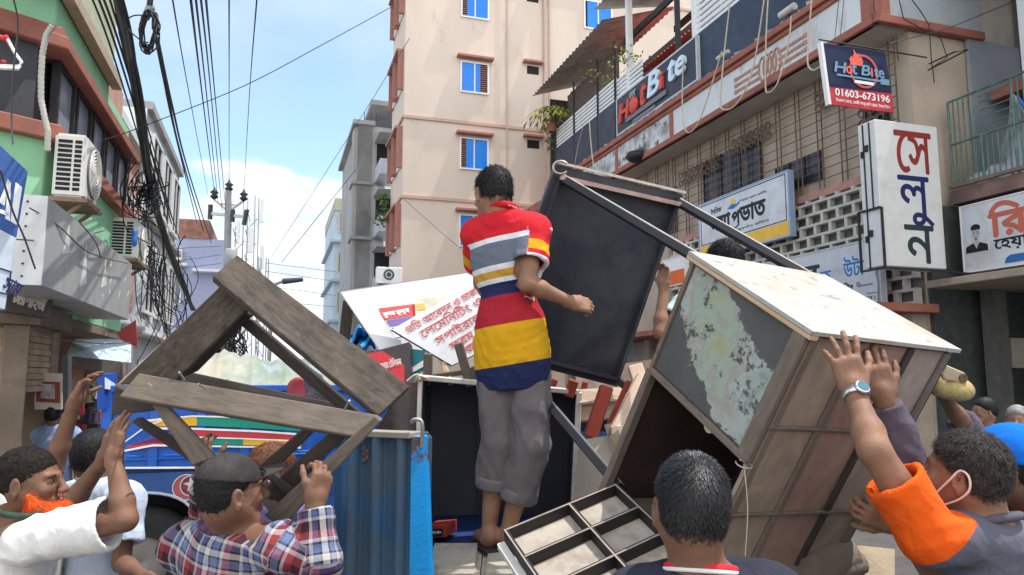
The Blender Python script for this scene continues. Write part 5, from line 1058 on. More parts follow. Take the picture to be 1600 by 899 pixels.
# ---------------------------------------------------------------- the truck being loaded
FLOOR = P(790, 857, 3.1).z
def near_truck():
    t = thing('truck', (0.15, 5.0, 0), 'open blue truck being loaded, its dented tailgate swung out to the left', 'truck')
    d = Vector((-.16, .987, 0)).normalized(); n = Vector((d.y, -d.x, 0)); O = Vector((-.36, 2.98, 0))
    S = lambda a, b, z: O+n*a+d*b+UP*z
    mb = MB(); mb.hexa([S(0,.34,FLOOR-.12),S(1.75,.34,FLOOR-.12),S(1.75,4.3,FLOOR-.12),S(0,4.3,FLOOR-.12),S(0,.34,FLOOR-.03),S(1.75,.34,FLOOR-.03),S(1.75,4.3,FLOOR-.03),S(0,4.3,FLOOR-.03)]); mb.build('bed_floor', plain('floor_blue',(20,45,95),.7), t)
    for a in (.02, 1.70):
        mb = MB(); mb.hexa([S(a,.3,FLOOR-.03),S(a+.04,.3,FLOOR-.03),S(a+.04,4.3,FLOOR-.03),S(a,4.3,FLOOR-.03),S(a,.3,FLOOR+.45),S(a+.04,.3,FLOOR+.45),S(a+.04,4.3,FLOOR+.45),S(a,4.3,FLOOR+.45)]); mb.build('side_wall', bed_blue, t)
    mb = MB()
    for a in (.35, 1.25): mb.hexa([S(a,.2,FLOOR-.3),S(a+.1,.2,FLOOR-.3),S(a+.1,6,FLOOR-.3),S(a,6,FLOOR-.3),S(a,.2,FLOOR-.13),S(a+.1,.2,FLOOR-.13),S(a+.1,6,FLOOR-.13),S(a,6,FLOOR-.13)])
    mb.build('chassis', mat('chassis_black',(.03,.028,.028),.8), t)
    for a in (.06, 1.45):
        for b in (1.2, 5.2):
            c = S(a, b, .42); mb = MB(); mb.lathe(c, n, [(.2,0),(.38,.0),(.42,.06),(.42,.2),(.38,.26),(.2,.26)], 28); w = mb.build('wheel', rubber, t)
            mb = MB(); mb.lathe(c, n, [(0,.03),(.2,.03),(.2,.23),(0,.23)], 20); mb.build('rim', grey_metal, w)
    mb = MB(); mb.hexa([S(.1,4.4,.6),S(1.65,4.4,.6),S(1.65,5.8,.6),S(.1,5.8,.6),S(.15,4.4,FLOOR+.3),S(1.6,4.4,FLOOR+.3),S(1.6,5.6,FLOOR+.3),S(.15,5.6,FLOOR+.3)]); mb.build('cab', bed_blue, t, bev=.06, seg=2)
    # tailgate swung outwards: ribbed blue sheet, bright edge
    e = P(641, 690, 2.86); f = P(518, 690, 3.02); F = Frame(Vector((f.x,f.y,0)), Vector((e.x-f.x, e.y-f.y, 0)))
    L_ = (Vector((e.x,e.y,0))-F.o).length; zt = P(643, 681, 2.86).z; zb = .70
    n_ = 80; V = []
    for i in range(n_+1):
        a = L_*i/n_; ph = (a/L_*3.35+.15) % 1.0; dp = .0 if ph < .12 else (-.05*min(1,(ph-.12)/.05) if ph < .82 else -.05*max(0,1-(ph-.82)/.1)); dp += .004*math.sin(a*37)
        V += [F.pt(a, zb, dp), F.pt(a, (zb+zt)/2, dp+.006*math.sin(a*23)), F.pt(a, zt, dp)]
    mb = MB(); mb.add(V, [(3*i+j,3*i+3+j,3*i+4+j,3*i+1+j) for i in range(n_) for j in range(2)], True); mb.fbox(F, 0, L_-.002, zb, zt-.012, -.078, -.065)
    g = mb.build('tailgate', bed_blue, t)
    mb = MB(); mb.fbox(F, -.01, L_, zt-.012, zt+.012, -.085, .006); mb.build('top_rim', mat('bare_rim',(.30,.27,.23),.7,var=.2), g, bev=.003)
    ed = MB(); E0 = F.pt(L_, 0, 0); w2 = Vector((.105, .05, 0)); 
    ed.hexa([E0+UP*zb, E0+w2+UP*zb, E0+w2-F.n*.03+UP*zb, E0-F.n*.08+UP*zb, E0+UP*(zt-.0), E0+w2*.5+UP*(zt+.0), E0+w2*.5-F.n*.03+UP*zt, E0-F.n*.08+UP*zt]); ed.build('edge_post', edge_blue, g, bev=.006)
    mb = MB(); c = P(655, 655, 2.9)
    mb.tube(catn([P(643,660,2.87),P(647,656,2.86),P(657,657,2.86),P(660,668,2.86),P(659,700,2.87)]), .008, 6); mb.build('latch_hook', galv, g)
    mb = MB()
    for x, y0, y1 in ((553,700,722),(610,722,800),(570,722,840),(618,700,716)):
        for k in range(5):
            yy = y0+(y1-y0)*k/5; a, b_ = F.at(x+random.uniform(-3,3), yy); mb.poly(F, [(a,b_),(a+.03,b_+.005),(a+.03,b_-.012),(a+.015,b_-.02),(a+.012,b_-.012),(a,b_-.008)], -.049, -.046)
    mb.build('faded_lettering', mat('faded_letter',(.22,.19,.16),.8,var=.3), g)
    # worn timber blocks along the tail
    b0 = thing('timber_block', P(708, 880, 3.0), 'worn pale block at the tail of the truck bed, left one beside the tailgate', 'block', 'blocks along the truck tail')
    def block(px0, px1, par):
        a, b_ = P(px0, 856, 3.03), P(px1, 856, 3.03); mb = MB(); z = FLOOR+.0
        y0 = 3.0
        mb.hexa([Vector((a.x,y0,z-.22)),Vector((b_.x,y0,z-.22)),Vector((b_.x,y0+.34,z-.22)),Vector((a.x,y0+.34,z-.22)),Vector((a.x,y0+.015,z-.03)),Vector((b_.x,y0+.015,z-.03)),Vector((b_.x,y0+.34,z+.0)),Vector((a.x,y0+.34,z+.0))])
        mb.build('block_body', stone_m, par, bev=.022, seg=3)
    block(664, 752, b0)
    b1 = thing('timber_block', P(800, 880, 3.0), 'worn rounded block at the truck tail under the standing man', 'block', 'blocks along the truck tail'); block(753.5, 860, b1)
near_truck()
# ---------------------------------------------------------------- the pile on the truck
def metal_edge(mb, q, w): 
    for i in range(4): mb.beam(q[i], q[(i+1)%4], w, w, CF)
def pile():
    # cupboard on its side, open front towards us
    A, Bq, C_, D_ = P(657,590,3.62), P(905,613,3.75), P(893,850,3.7), P(648,858,3.55)
    t = thing('cupboard', (D_+C_)/2, 'dark metal cupboard lying open behind the man on the truck', 'cupboard')
    dp = CF*.42+UP*-.05
    mb = MB()
    for p, q in ((A,Bq),(Bq,C_),(C_,D_),(D_,A)):
        mb.hexa([p, q, q+dp, p+dp] + [v+((A+C_)/2-v).normalized()*.02 for v in (p, q, q+dp, p+dp)])
    mb.build('side_panel', mat('cupboard_metal',(.10,.09,.088),.35,.6,var=.2,stain=(.18,.15,.14),sscale=3), t)
    mb = MB(); mb.slab([A+dp, Bq+dp, C_+dp, D_+dp], .015); mb.build('back_panel', dark_lam2, t)
    M1, M2 = A.lerp(Bq,.32)+dp*.98, D_.lerp(C_,.36)+dp*.98
    mb = MB(); mb.slab([M1, Bq+dp*.8, C_+dp*.8, M2], .008); mb.build('leaned_board', mat('dark_lam3',(.034,.036,.05),.5,var=.2), t)
    mb = MB(); n = (A-D_).normalized()
    mb.beam(A, Bq, .026, .026, CF); mb.beam(Bq, C_, .03, .03, CF); mb.beam(A, D_, .022, .022, CF); mb.build('rim', pale_edge, t, bev=.004)
    # curved dark metal drum side left of it
    c0, c1 = P(600,640,3.75), P(640,600,3.75)
    mb = MB(); V = []
    for i in range(13):
        q = i/12; x = 590+66*q; V += [P(x, 668-70*min(1,q*1.6), 3.62+.18*(1-q)**2+.02), P(x+2, 850, 3.62+.18*(1-q)**2)]
    mb.add(V, [(2*i,2*i+2,2*i+3,2*i+1) for i in range(12)], True); W2 = [v+CF*.35 for v in V]; mb.add(W2, [(2*i+1,2*i+3,2*i+2,2*i) for i in range(12)], True)
    mb.add([V[0],V[1],W2[1],W2[0]], [(0,1,2,3)]); mb.add([V[-2],V[-1],W2[-1],W2[-2]], [(0,1,2,3)]); mb.add([V[i*2] for i in range(13)]+[W2[i*2] for i in range(13)], [(i,i+1,i+14,i+13) for i in range(12)])
    mb.solo('metal_cabinet', mat('brushed_dark',(.13,.11,.105),.3,.8,var=.15,stain=(.22,.10,.09),sscale=2), 'rounded dark metal cabinet side left of the open cupboard', 'cabinet')
    # red carton
    t = thing('carton', P(690,830,3.4), 'flat red carton with black label on the truck floor', 'carton')
    mb = MB(); a,b_,c_ = P(664,842,3.3), P(697,840,3.28), P(714,830,3.5); h = UP*.055
    d4 = a+(c_-b_); mb.hexa([a,b_,c_,d4,a+h,b_+h,c_+h,d4+h]); mb.build('box', plain('carton_red',(150,50,40)), t, bev=.003)
    F = Frame(a, b_-a); mb = MB(); mb.fbox(F, .004, (b_-a).length-.012, .008, .04, 0, .003); mb.build('label', black_ink, t)
    mb = MB(); text(mb, F, bn('লাইট হাউস'), .03, .018, h=.014, w=.05, c=.006, th=.002); mb.build('lettering', white_ink, t)
    # boards
    t = thing('white_board', P(640,545,4.4), 'large blank white board standing on top of the load', 'board')
    q = [P(533,457,4.30), P(790,418,4.62), P(830,560,4.45), P(594,547,4.20)]; mb = MB(); mb.slab(q, .012); mb.build('panel', white_board, t)
    mb = MB(); metal_edge(mb, [p+CF*.012 for p in q], .014); mb.build('edge_strip', mat('alu_strip',(.45,.45,.45),.4,.6), t)
    t = thing('printed_board', P(640,515,4.25), 'red and violet printed poster board half behind the lettered board', 'board')
    F = Frame(P(590,510,4.17), P(650,502,4.22)-P(590,510,4.17), P(592,476,4.25)-P(590,510,4.17)); at = lambda x,y,c=0: F.pt(*F.at(x,y,c),c)
    mb = MB(); mb.slab([at(588,480),at(649,473),at(655,520),at(618,528)], .012); mb.build('panel', mat('poster_pale',(.6,.6,.62),.5,var=.1), t)
    mb = MB(); mb.slab([at(592,482,.004),at(648,475,.004),at(650,492,.004),at(600,500,.004)], .003); mb.build('red_print', plain('print_red',(214,70,64)), t)
    mb = MB(); mb.slab([at(604,501,.004),at(650,494,.004),at(652,502,.004),at(610,510,.004)], .003); mb.build('violet_print', plain('print_violet',(110,90,160)), t)
    mb = MB(); text(mb, Frame(at(600,498,.005), at(648,489)-at(600,498), at(598,484)-at(600,498)), bn('সুলভ মূল্যে'), 0, 0, h=.035, w=.15, c=.003, th=.002, bold=.002); mb.build('lettering', white_ink, t)
    t = thing('printed_board', P(680,480,4.4), 'pale printed sheet with an orange figure behind the lettered board', 'board')
    q = [P(648,467,4.27), P(716,463,4.33), P(716,495,4.28), P(650,503,4.2)]; mb = MB(); mb.slab(q, .01); mb.build('panel', mat('poster_cream2',(.62,.58,.46),.6,var=.15,vscale=9), t)
    F = Frame(q[3], q[2]-q[3], q[0]-q[3]); mb = MB()
    for k in range(6): a = .10+.02*k; b_ = .06+.03*math.sin(k*2); mb.poly(F, [(a,b_),(a+.025,b_+.012),(a+.012,b_+.035)], .001, .003)
    mb.fbox(F, .02,.07,.07,.11,.001,.003); mb.build('figure', plain('figure_orange',(235,170,70)), t)
    t = thing('lettered_board', P(690,560,4.1), 'white board with rows of red Bengali lettering leaning behind the man', 'board')
    q = [P(612,515,4.02), P(800,408,4.2), P(900,478,4.1), P(706,571,3.95)]; mb = MB(); mb.slab(q, .014); mb.build('panel', white_board, t)
    mb = MB(); mb.beam(q[0]+CF*.02, q[3]+CF*.02, .02,.02,CF); mb.beam(q[3]+CF*.02, q[2]+CF*.02, .012,.02,CF); mb.build('edge_strip', black_ink, t)
    F = Frame(q[0], q[1]-q[0], q[0]-q[3]); Hh = (q[0]-q[3]).length; mb = MB()
    dn = (q[3]-q[0]); 
    def line(txt, k, off, h, w): text(mb, Frame(q[0]+dn*k+(q[1]-q[0]).normalized()*off-CF*.002, q[1]-q[0], q[0]-q[3]), bn(txt), 0, 0, h=h, w=w, c=.003, th=.002, bold=0)
    line('ভর্তি আবেদন ও চাকরির'.replace('র্',''), .20, .03, .055, .52); line('লেমেনিটিং ও ফটো', .40, .05, .068, .56); line('স্পাইরাল বাইন্ডিং'.replace('\u09cd',''), .62, .06, .065, .56); line('ফরম ফিলাপ', .80, .08, .06, .36); line('কপি প্রিন্ট'.replace('\u09cd\u09b0','').replace('\u09cd',''), .96, .10, .055, .36)
    mb.build('lettering', plain('board_red',(205,80,80)), t)
    # red framed sign, teal sheet
    t = thing('framed_sign', P(610,600,3.9), 'red sign in a dark frame with white Bengali line on the load', 'sign')
    q = [P(560,555,3.95), P(640,534,3.95), P(641,610,3.85), P(585,620,3.85)]; mb = MB(); mb.slab(q, .07); mb.build('frame', plain('frame_dark',(58,52,54)), t, bev=.004)
    F = Frame(q[3], q[2]-q[3], q[0]-q[3]); at = lambda x,y,c=0: F.pt(*F.at(x,y,c),c)
    mb = MB(); mb.slab([at(575,553,.004),at(631,542,.004),at(632,600,.004),at(590,608,.004)], .003); mb.build('panel', plain('sign_red',(190,36,44),.4), t)
    mb = MB(); text(mb, Frame(at(592,580,.006), at(628,570)-at(592,580), at(592,560)-at(592,580)), bn('গোলাম টেলিকম'), 0, 0, h=.05, w=.125, c=.003, th=.002, bold=.001); mb.build('lettering', plain('sign_pale',(225,190,190)), t)
    t = thing('printed_board', P(650,590,4.0), 'teal and white printed sheet right of the red framed sign', 'board')
    q = [P(641,545,4.0), P(664,548,4.0), P(664,600,3.95), P(641,604,3.95)]; mb = MB(); mb.slab(q, .01); mb.build('panel', plain('teal',(30,130,140)), t)
    mb = MB(); mb.slab([P(643,575,3.97),P(663,562,3.97),P(663,572,3.96),P(643,583,3.96)], .004); mb.slab([P(643,590,3.95),P(663,580,3.95),P(663,584,3.95),P(643,596,3.95)], .004); mb.build('white_print', white_ink, t)
    # legs and slats sticking out of the heap
    def stick(name, a, b_, w, h, m, lab, cat, grp='wooden legs sticking out of the load'):
        mb = MB(); mb.beam(P(*a), P(*b_), w, h, CF); mb.solo(name, m, lab, cat, grp, bev=.005)
    stick('furniture_leg', (669,552,3.8), (668,602,3.8), .045, .045, old_wood, 'upright grey leg stub left of the lettered board tip', 'leg')
    stick('furniture_leg', (716,536,3.72), (735,604,3.72), .045, .045, old_wood, 'round topped grey leg leaning in front of the lettered board', 'leg')
    stick('furniture_leg', (545,470,4.5), (535,560,4.5), .06, .06, dark_wood, 'brown post under the left corner of the blank white board', 'leg')
    stick('slat', (655,592,3.9), (745,578,3.95), .03, .03, old_wood, 'long grey slat lying behind the cupboard top', 'slat', None)
    stick('slat', (690,560,4.0), (705,600,3.9), .03, .03, raw_wood, 'short pale slat behind the cupboard top', 'slat', None)
    stick('slat', (737,575,3.9), (748,604,3.85), .05, .03, dark_wood, 'dark block end at the man back left', 'slat', None)
    mb = MB(); mb.tube(catn([P(636,596,3.6),P(650,586,3.6),P(662,590,3.6),P(650,596,3.6),P(655,588,3.58),P(668,592,3.6)]), .006, 5); mb.solo('rope', rope_m, 'knotted pale rope at the cupboard corner', 'rope')
    mb = MB(); n = 22; V = []
    for i in range(n+1):
        for j in range(8): V.append(P(545+42*i/n, 520+6*math.sin(i*.6)+30*j/7-8*math.sin(math.pi*i/n), 4.9+.2*math.sin(j+i*.4)))
    mb.add(V, [(i*8+j,(i+1)*8+j,(i+1)*8+j+1,i*8+j+1) for i in range(n) for j in range(7)], True); mb.solo('plastic_sheet', plain('sheet_blue',(50,140,200)), 'bright blue plastic sheet seen under the blank white board', 'sheet')
    # stools and chairs behind the black table
    t = thing('stool', P(930,700,3.6), 'pale plank stool with red legs upside down between the two tables', 'stool')
    for a, b_, w in (((948,604,3.55),(922,684,3.5),.062), ((897,594,3.75),(888,620,3.75),.05), ((868,592,3.8),(860,612,3.8),.032), ((915,596,3.85),(905,640,3.85),.03)):
        mb = MB(); mb.beam(P(*a), P(*b_), w, w*.9, CF); mb.build('leg', red_wood, t, bev=.006)
    mb = MB(); mb.beam(P(985,596,3.62), P(953,666,3.6), .038,.038,CF); mb.build('leg', red_wood, t, bev=.006)
    mb = MB()
    for y0, y1 in ((612,628),(630,656)): mb.slab([P(905,y0-4,3.8),P(985,y0-8,3.75),P(980,y1-6,3.7),P(905,y1+2,3.75)], .03)
    mb.slab([P(905,628,3.7),P(975,622,3.68),P(974,627,3.68),P(905,633,3.7)], .02); mb.build('seat', pink_wood, t, bev=.004)
    t = thing('stool', P(985,660,3.4), 'pale unpainted stool frame right of the red legged stool', 'stool')
    mb = MB(); mb.beam(P(1003,588,3.5),P(962,672,3.35),.05,.05,CF); mb.beam(P(1003,588,3.5),P(1010,640,3.5),.045,.045,CF); mb.build('leg', pink_wood, t, bev=.005)
    mb = MB(); mb.beam(P(992,572,3.6),P(1001,600,3.55),.07,.05,CF); mb.build('rail', pink_wood, t, bev=.005); mb = MB(); mb.beam(P(962,665,3.35),P(968,740,3.3),.05,.04,CF); mb.build('rail', pink_wood, t, bev=.005); mb = MB(); mb.beam(P(985,640,3.4),P(975,700,3.4),.018,.018,CF); mb.build('rail', pink_wood, t)
    mb = MB(); mb.slab([P(970,660,3.45),P(1002,600,3.5),P(1000,660,3.45),P(965,735,3.35)], .02); mb.build('seat', raw_wood, t)
    t = thing('plank_crate', P(930,760,3.3), 'grey beige plywood cabinet end standing below the stools', 'crate')
    mb = MB(); mb.slab([P(905,688,3.45),P(955,680,3.4),P(975,745,3.2),P(895,790,3.4)], .25); mb.build('panel', mat('ply_grey',(.42,.37,.31),.85,var=.15,vscale=5,stain=(.2,.17,.15),sscale=7,sthr=.63), t)
    mb = MB(); mb.slab([P(944,664,3.38),P(962,660,3.36),P(985,735,3.15),P(968,742,3.17)], .03); mb.build('edge', old_wood, t)
    mb = MB(); mb.slab([P(900,580,5.2),P(1030,560,5.2),P(1030,640,5.0),P(900,640,5.0)], .3); mb.solo('crate', mat('crate_dull',(.18,.13,.10),.9,var=.35,vscale=6), 'dull brown crate at the back of the load behind the stools', 'crate')
    # debris at the bottom right under the big table
    mb = MB(); mb.slab([P(1340,852,2.6),P(1398,858,2.6),P(1398,905,2.5),P(1330,905,2.5)], .3); mb.solo('timber_block', mat('block_buff',(.40,.32,.22),.9,var=.2,bump=.4), 'buff wooden block beside the orange sleeve at the lower right', 'block')
    mb = MB()
    for i, (x, y, w) in enumerate(((1250,890,.10),(1288,880,.12),(1318,888,.08))): mb.lathe(P(x,y,2.5), Vector((.9,.3,.2)), [(0,-w),(w*.5,-w*.9),(w*.6,0),(w*.5,w*.9),(0,w)], 12)
    mb.solo('rubble', mat('stone_dull',(.19,.15,.12),.95,var=.3,bump=.5), 'brown lumps lying below the big worn table', 'rubble', kind='stuff')
pile()
# ---------------------------------------------------------------- the black table being handed up
def black_table():
    K, TR, BL = P(868,258,3.42), P(1068,305,3.62), P(765,555,3.52); BR = K+(TR-K)+(BL-K); BR = P(965,605,3.72)
    t = thing('table', (BL+BR)/2, 'black topped table held tilted in the air, underside facing us', 'table')
    q = [K, TR, BR, BL]; mb = MB(); mb.slab(q, .03); mb.build('table_top', dark_lam, t, bev=.003)
    nrm = (TR-K).cross(BL-K).normalized(); nrm = -nrm if nrm.dot(CO-K) < 0 else nrm
    ins = [K.lerp(BR,.04)+nrm*.002, TR.lerp(BL,.04)+nrm*.002, BR.lerp(K,.04)+nrm*.002, BL.lerp(TR,.04)+nrm*.002]
    # aprons
    mb = MB()
    for a, b_ in ((2,3),(3,0),(1,2)):
        p, r = ins[a], ins[b_]; mb.hexa([p, r, r+nrm*.035, p+nrm*.035]+[v+((K+BR)/2-v).normalized()*.018 for v in (p, r, r+nrm*.035, p+nrm*.035)])
    mb.build('apron', dark_lam, t)
    mb = MB(); p, r = ins[0]+nrm*.0, ins[1]; dn = (BL-K).normalized()
    mb.hexa([p, r, r+nrm*.06, p+nrm*.06]+[v+dn*.02 for v in (p, r, r+nrm*.06, p+nrm*.06)]); mb.build('apron', mat('pink_apron',(.50,.36,.31),.7,var=.2,vscale=12,stain=(.25,.16,.13),sscale=9), t, label='pale bare wood apron along the upper edge')
    mb = MB(); up = -dn*.014
    mb.beam(K+up, TR+up, .012, .03, nrm); mb.build('edge_strip', pale_edge, t)
    for k, (b0, e) in enumerate(((K.lerp(BR,.05), P(1120,423,2.72)), (TR.lerp(BL,.04), P(1276,441,2.92)), (BL.lerp(TR,.05), P(967,762,2.72)), (BR.lerp(K,.04), P(1168,762,2.95)))):
        d = (e-b0).normalized(); L_ = MB(); L_.beam(b0, e, .034, .034, nrm.cross(d)); g = L_.build('leg', mat('leg_black',(.014,.014,.017),.55,var=.3), t, bev=.003)
        s = MB(); x = d.cross(CF).normalized(); x = x if x.z > 0 else -x
        s.beam(b0+x*.020+d*.02, e+x*.020, .026, .005, x); s.build('pale_edge_strip', pale_edge if k < 2 else grey_metal, g)
    mb = MB(); c = P(876,262,3.38); mb.tube([c+CR*.035*math.cos(a)+UP*.03*math.sin(a) for a in np.linspace(0.6,5.6,16)], .006, 6); mb.build('ring_fitting', mat('brass_dull',(.4,.34,.25),.4,.6), t)
black_table()
# ---------------------------------------------------------------- big worn table, lifted from the right
def big_table():
    s = 2.0; K = P(1265,526,s); A = P(1088,409,s*1.217); B = P(1485,552,s*1.14); Cc = P(1172,722,s*1.067)
    a, b_, c_ = A-K, B-K, Cc-K
    t = thing('table', K+c_*1.4+b_*.4, 'big worn table with peeling painted panel, tilted up by many hands', 'table')
    cl = c_*2.35
    # top board (seen at a glancing angle), overhangs a little
    an, bn_, cn = a.normalized(), b_.normalized(), c_.normalized()
    peel = mat('peeling_top', (.40,.40,.36), .7, var=.1, vscale=5, stain=(.33,.27,.20), sscale=5, sthr=.52, samt=.8, stain2=(.16,.12,.09), s2scale=13, s2thr=.6, bump=.3, bscale=50, stretch=(1,1,1))
    mb = MB(); o = K-an*.02-bn_*.02-cn*.012
    e1, e2 = a+an*.05, b_+bn_*.03
    mb.hexa([o, o+e2, o+e1+e2, o+e1]+[v-cn*.012 for v in (o, o+e2, o+e1+e2, o+e1)]); mb.build('table_top', peel, t)
    mb = MB(); o2 = o+cn*.002; mb.hexa([o2, o2+bn_*.03, o2+bn_*.03+e1, o2+e1]+[v+cn*.012 for v in (o2, o2+bn_*.03, o2+bn_*.03+e1, o2+e1)]); mb.build('edge_batten', raw_wood, t)
    # painted side panel with flaking coat
    ptd = mat('flaked_panel', (.045,.048,.055), .6, var=.25, vscale=4, stain=(.11,.11,.11), sscale=5, sthr=.55, samt=.6)
    mb = MB(); q = [K, K+a, K+a+c_, K+c_]; mb.slab(q, .02); pn = mb.build('side_panel', ptd, t)
    m = bpy.data.materials.new('flaking_paint'); m.use_nodes = True; n_ = m.node_tree; N = n_.nodes; L = n_.links; bs = N['Principled BSDF']; bs.inputs['Roughness'].default_value = .7
    uv = N.new('ShaderNodeAttribute'); uv.attribute_name = 'panel'; tcx = N.new('ShaderNodeTexCoord')
    def nz(sc, det=9): n = N.new('ShaderNodeTexNoise'); n.inputs['Scale'].default_value = sc; n.inputs['Detail'].default_value = det; n.inputs['Roughness'].default_value = .72; L.new(tcx.outputs['Object'], n.inputs[0]); return n.outputs[0]
    def mt(op, x, y): n = N.new('ShaderNodeMath'); n.operation = op; [L.new(v, n.inputs[i]) if not isinstance(v, (int,float)) else setattr(n.inputs[i], 'default_value', v) for i, v in enumerate((x, y))]; return n.outputs[0]
    sp = N.new('ShaderNodeSeparateXYZ'); L.new(uv.outputs['Vector'], sp.inputs[0])
    # the coat survives in the middle band running down to the lower corner
    u_, v_ = sp.outputs[0], sp.outputs[1]
    du = mt('ABSOLUTE', mt('SUBTRACT', u_, mt('SUBTRACT', 1.0, mt('MULTIPLY', v_, 1.05))), 0); dv = mt('ABSOLUTE', mt('SUBTRACT', v_, .50), 0)
    keep = mt('SUBTRACT', mt('ADD', mt('ADD', mt('MULTIPLY', nz(4.5), 1.25), mt('MULTIPLY', nz(24), .6)), .08), mt('ADD', mt('MULTIPLY', mt('MULTIPLY', du, du), 2.0), mt('MULTIPLY', mt('MULTIPLY', dv, dv), 1.5)))
    rp = N.new('ShaderNodeMapRange'); rp.inputs[1].default_value = .60; rp.inputs[2].default_value = .64; L.new(keep, rp.inputs[0])
    rc_ = N.new('ShaderNodeValToRGB'); els = rc_.color_ramp.elements; els[0].position = .36; els[0].color = (.22,.28,.24,1); els[1].position = .64; els[1].color = (.33,.33,.19,1)
    for p_, c__ in ((.45,(.36,.40,.38,1)),(.52,(.31,.29,.25,1)),(.57,(.30,.38,.32,1))): e_ = els.new(p_); e_.color = c__
    L.new(nz(3.2, 6), rc_.inputs[0])
    sc2 = N.new('ShaderNodeMapRange'); sc2.inputs[1].default_value = .57; sc2.inputs[2].default_value = .60; sc2.inputs[3].default_value = 1; sc2.inputs[4].default_value = 0; L.new(nz(16), sc2.inputs[0])
    base = N.new('ShaderNodeMixRGB'); base.inputs[1].default_value = (.035,.037,.042,1); base.inputs[2].default_value = (.13,.125,.12,1); L.new(nz(5), base.inputs[0])
    fl = N.new('ShaderNodeMapRange'); fl.inputs[1].default_value = .615; fl.inputs[2].default_value = .63; L.new(nz(11), fl.inputs[0]); f2 = mt('MAXIMUM', mt('MULTIPLY', rp.outputs[0], sc2.outputs[0]), mt('MULTIPLY', fl.outputs[0], .6)); fin = N.new('ShaderNodeMixRGB'); L.new(f2, fin.inputs[0]); L.new(base.outputs[0], fin.inputs[1]); L.new(rc_.outputs[0], fin.inputs[2]); L.new(fin.outputs[0], bs.inputs['Base Color'])
    bp = N.new('ShaderNodeBump'); bp.inputs['Strength'].default_value = .5; bp.inputs['Distance'].default_value = .003; L.new(f2, bp.inputs['Height']); L.new(bp.outputs[0], bs.inputs['Normal'])
    nrm = a.cross(c_).normalized(); nrm = nrm if nrm.dot(CO-K) > 0 else -nrm
    ins = lambda u0, v0: K+a*u0+c_*v0+nrm*.004
    mb = MB(); mb.add([ins(.07,.03), ins(.98,.03), ins(.98,.96), ins(.07,.96)], [(0,1,2,3)])
    coat = mb.build('paint_coat', m, t); at_ = coat.data.attributes.new('panel', 'FLOAT_VECTOR', 'POINT'); 
    for i, vv in enumerate(((.07,.03,0),(.98,.03,0),(.98,.96,0),(.07,.96,0))): at_.data[i].vector = vv
    # border battens round the panel
    mb = MB()
    for p, r, w in ((K+c_*.0, K+a, .018), (K+c_, K+a+c_, .022), (K+a, K+a+c_, .016)): mb.beam(p+nrm*.006, r+nrm*.006, w, .02, nrm)
    mb.build('panel_border', batten, t, bev=.003)
    mb = MB(); mb.beam(K+an*.02+nrm*.008-cn*.0, K+an*.02+c_*1.0+nrm*.008, .05, .024, nrm); mb.build('corner_post', batten, t, bev=.004)
    # ribbed back face, three boards and battens, runs the whole depth
    n2 = b_.cross(c_).normalized(); n2 = n2 if n2.dot(CO-K) > 0 else -n2
    grid = [0, .335, .69, 1.0]
    rows = [0, .30/1, .62, 1.0]
    for i in range(3):
        for j in range(3):
            p = lambda u, v: K+b_*u+cl*v
            mb = MB(); mb.slab([p(grid[i],rows[j]), p(grid[i+1],rows[j]), p(grid[i+1],rows[j+1]), p(grid[i],rows[j+1])], .014)
            mb.build('back_board', ply_red if (i == 1) else ply, t)
    for u in (0.03, .335, .69, .97):
        mb = MB(); mb.beam(K+b_*u+n2*.004, K+b_*u+cl+n2*.004, .030, .012, n2); mb.build('batten', batten if u != .69 else dark_wood, t, bev=.004)
    for v in (.30, .62):
        mb = MB(); mb.beam(K+cl*v+n2*.005, K+b_+cl*v+n2*.005, .012, .014, n2); mb.build('cross_batten', old_wood, t, bev=.003)
    # opposite side, far end, inside: an open kneehole below the painted panel
    far = K+a
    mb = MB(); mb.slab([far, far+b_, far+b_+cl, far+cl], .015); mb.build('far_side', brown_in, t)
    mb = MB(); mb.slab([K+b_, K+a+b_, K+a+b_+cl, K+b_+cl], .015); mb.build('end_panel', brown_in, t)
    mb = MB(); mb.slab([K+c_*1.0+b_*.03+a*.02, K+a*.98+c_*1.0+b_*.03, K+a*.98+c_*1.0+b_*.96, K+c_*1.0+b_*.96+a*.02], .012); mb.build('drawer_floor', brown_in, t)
    mb = MB(); mb.slab([K+cl, K+a+cl, K+a+b_+cl, K+b_+cl], .015); mb.build('foot_panel', batten, t)
    mb = MB(); mb.beam(far+c_, far+cl, .03, .03, nrm); mb.build('far_post', batten, t)
    mb = MB(); c0 = K+a*.62+c_*1.22+b_*.25; mb.disc(c0, nrm, .012, .026, .01, 18); mb.build('ring_fitting', pale_edge, t)
    mb = MB(); c0 = K+a*.0+c_*1.02+nrm*.02; mb.tube([c0+an*(.02*math.cos(q))+CR*.02*math.sin(q) for q in np.linspace(0,5.5,12)], .0025, 5); mb.build('hook', galv, t)
    mb = MB(); mb.tube(catn([c0, c0+Vector((-.0,-.02,-.12)), c0+Vector((-.012,-.02,-.25))]), .0016, 5); mb.build('string', rope_m, t)
    return K, a, b_, c_, cl
BT = big_table()
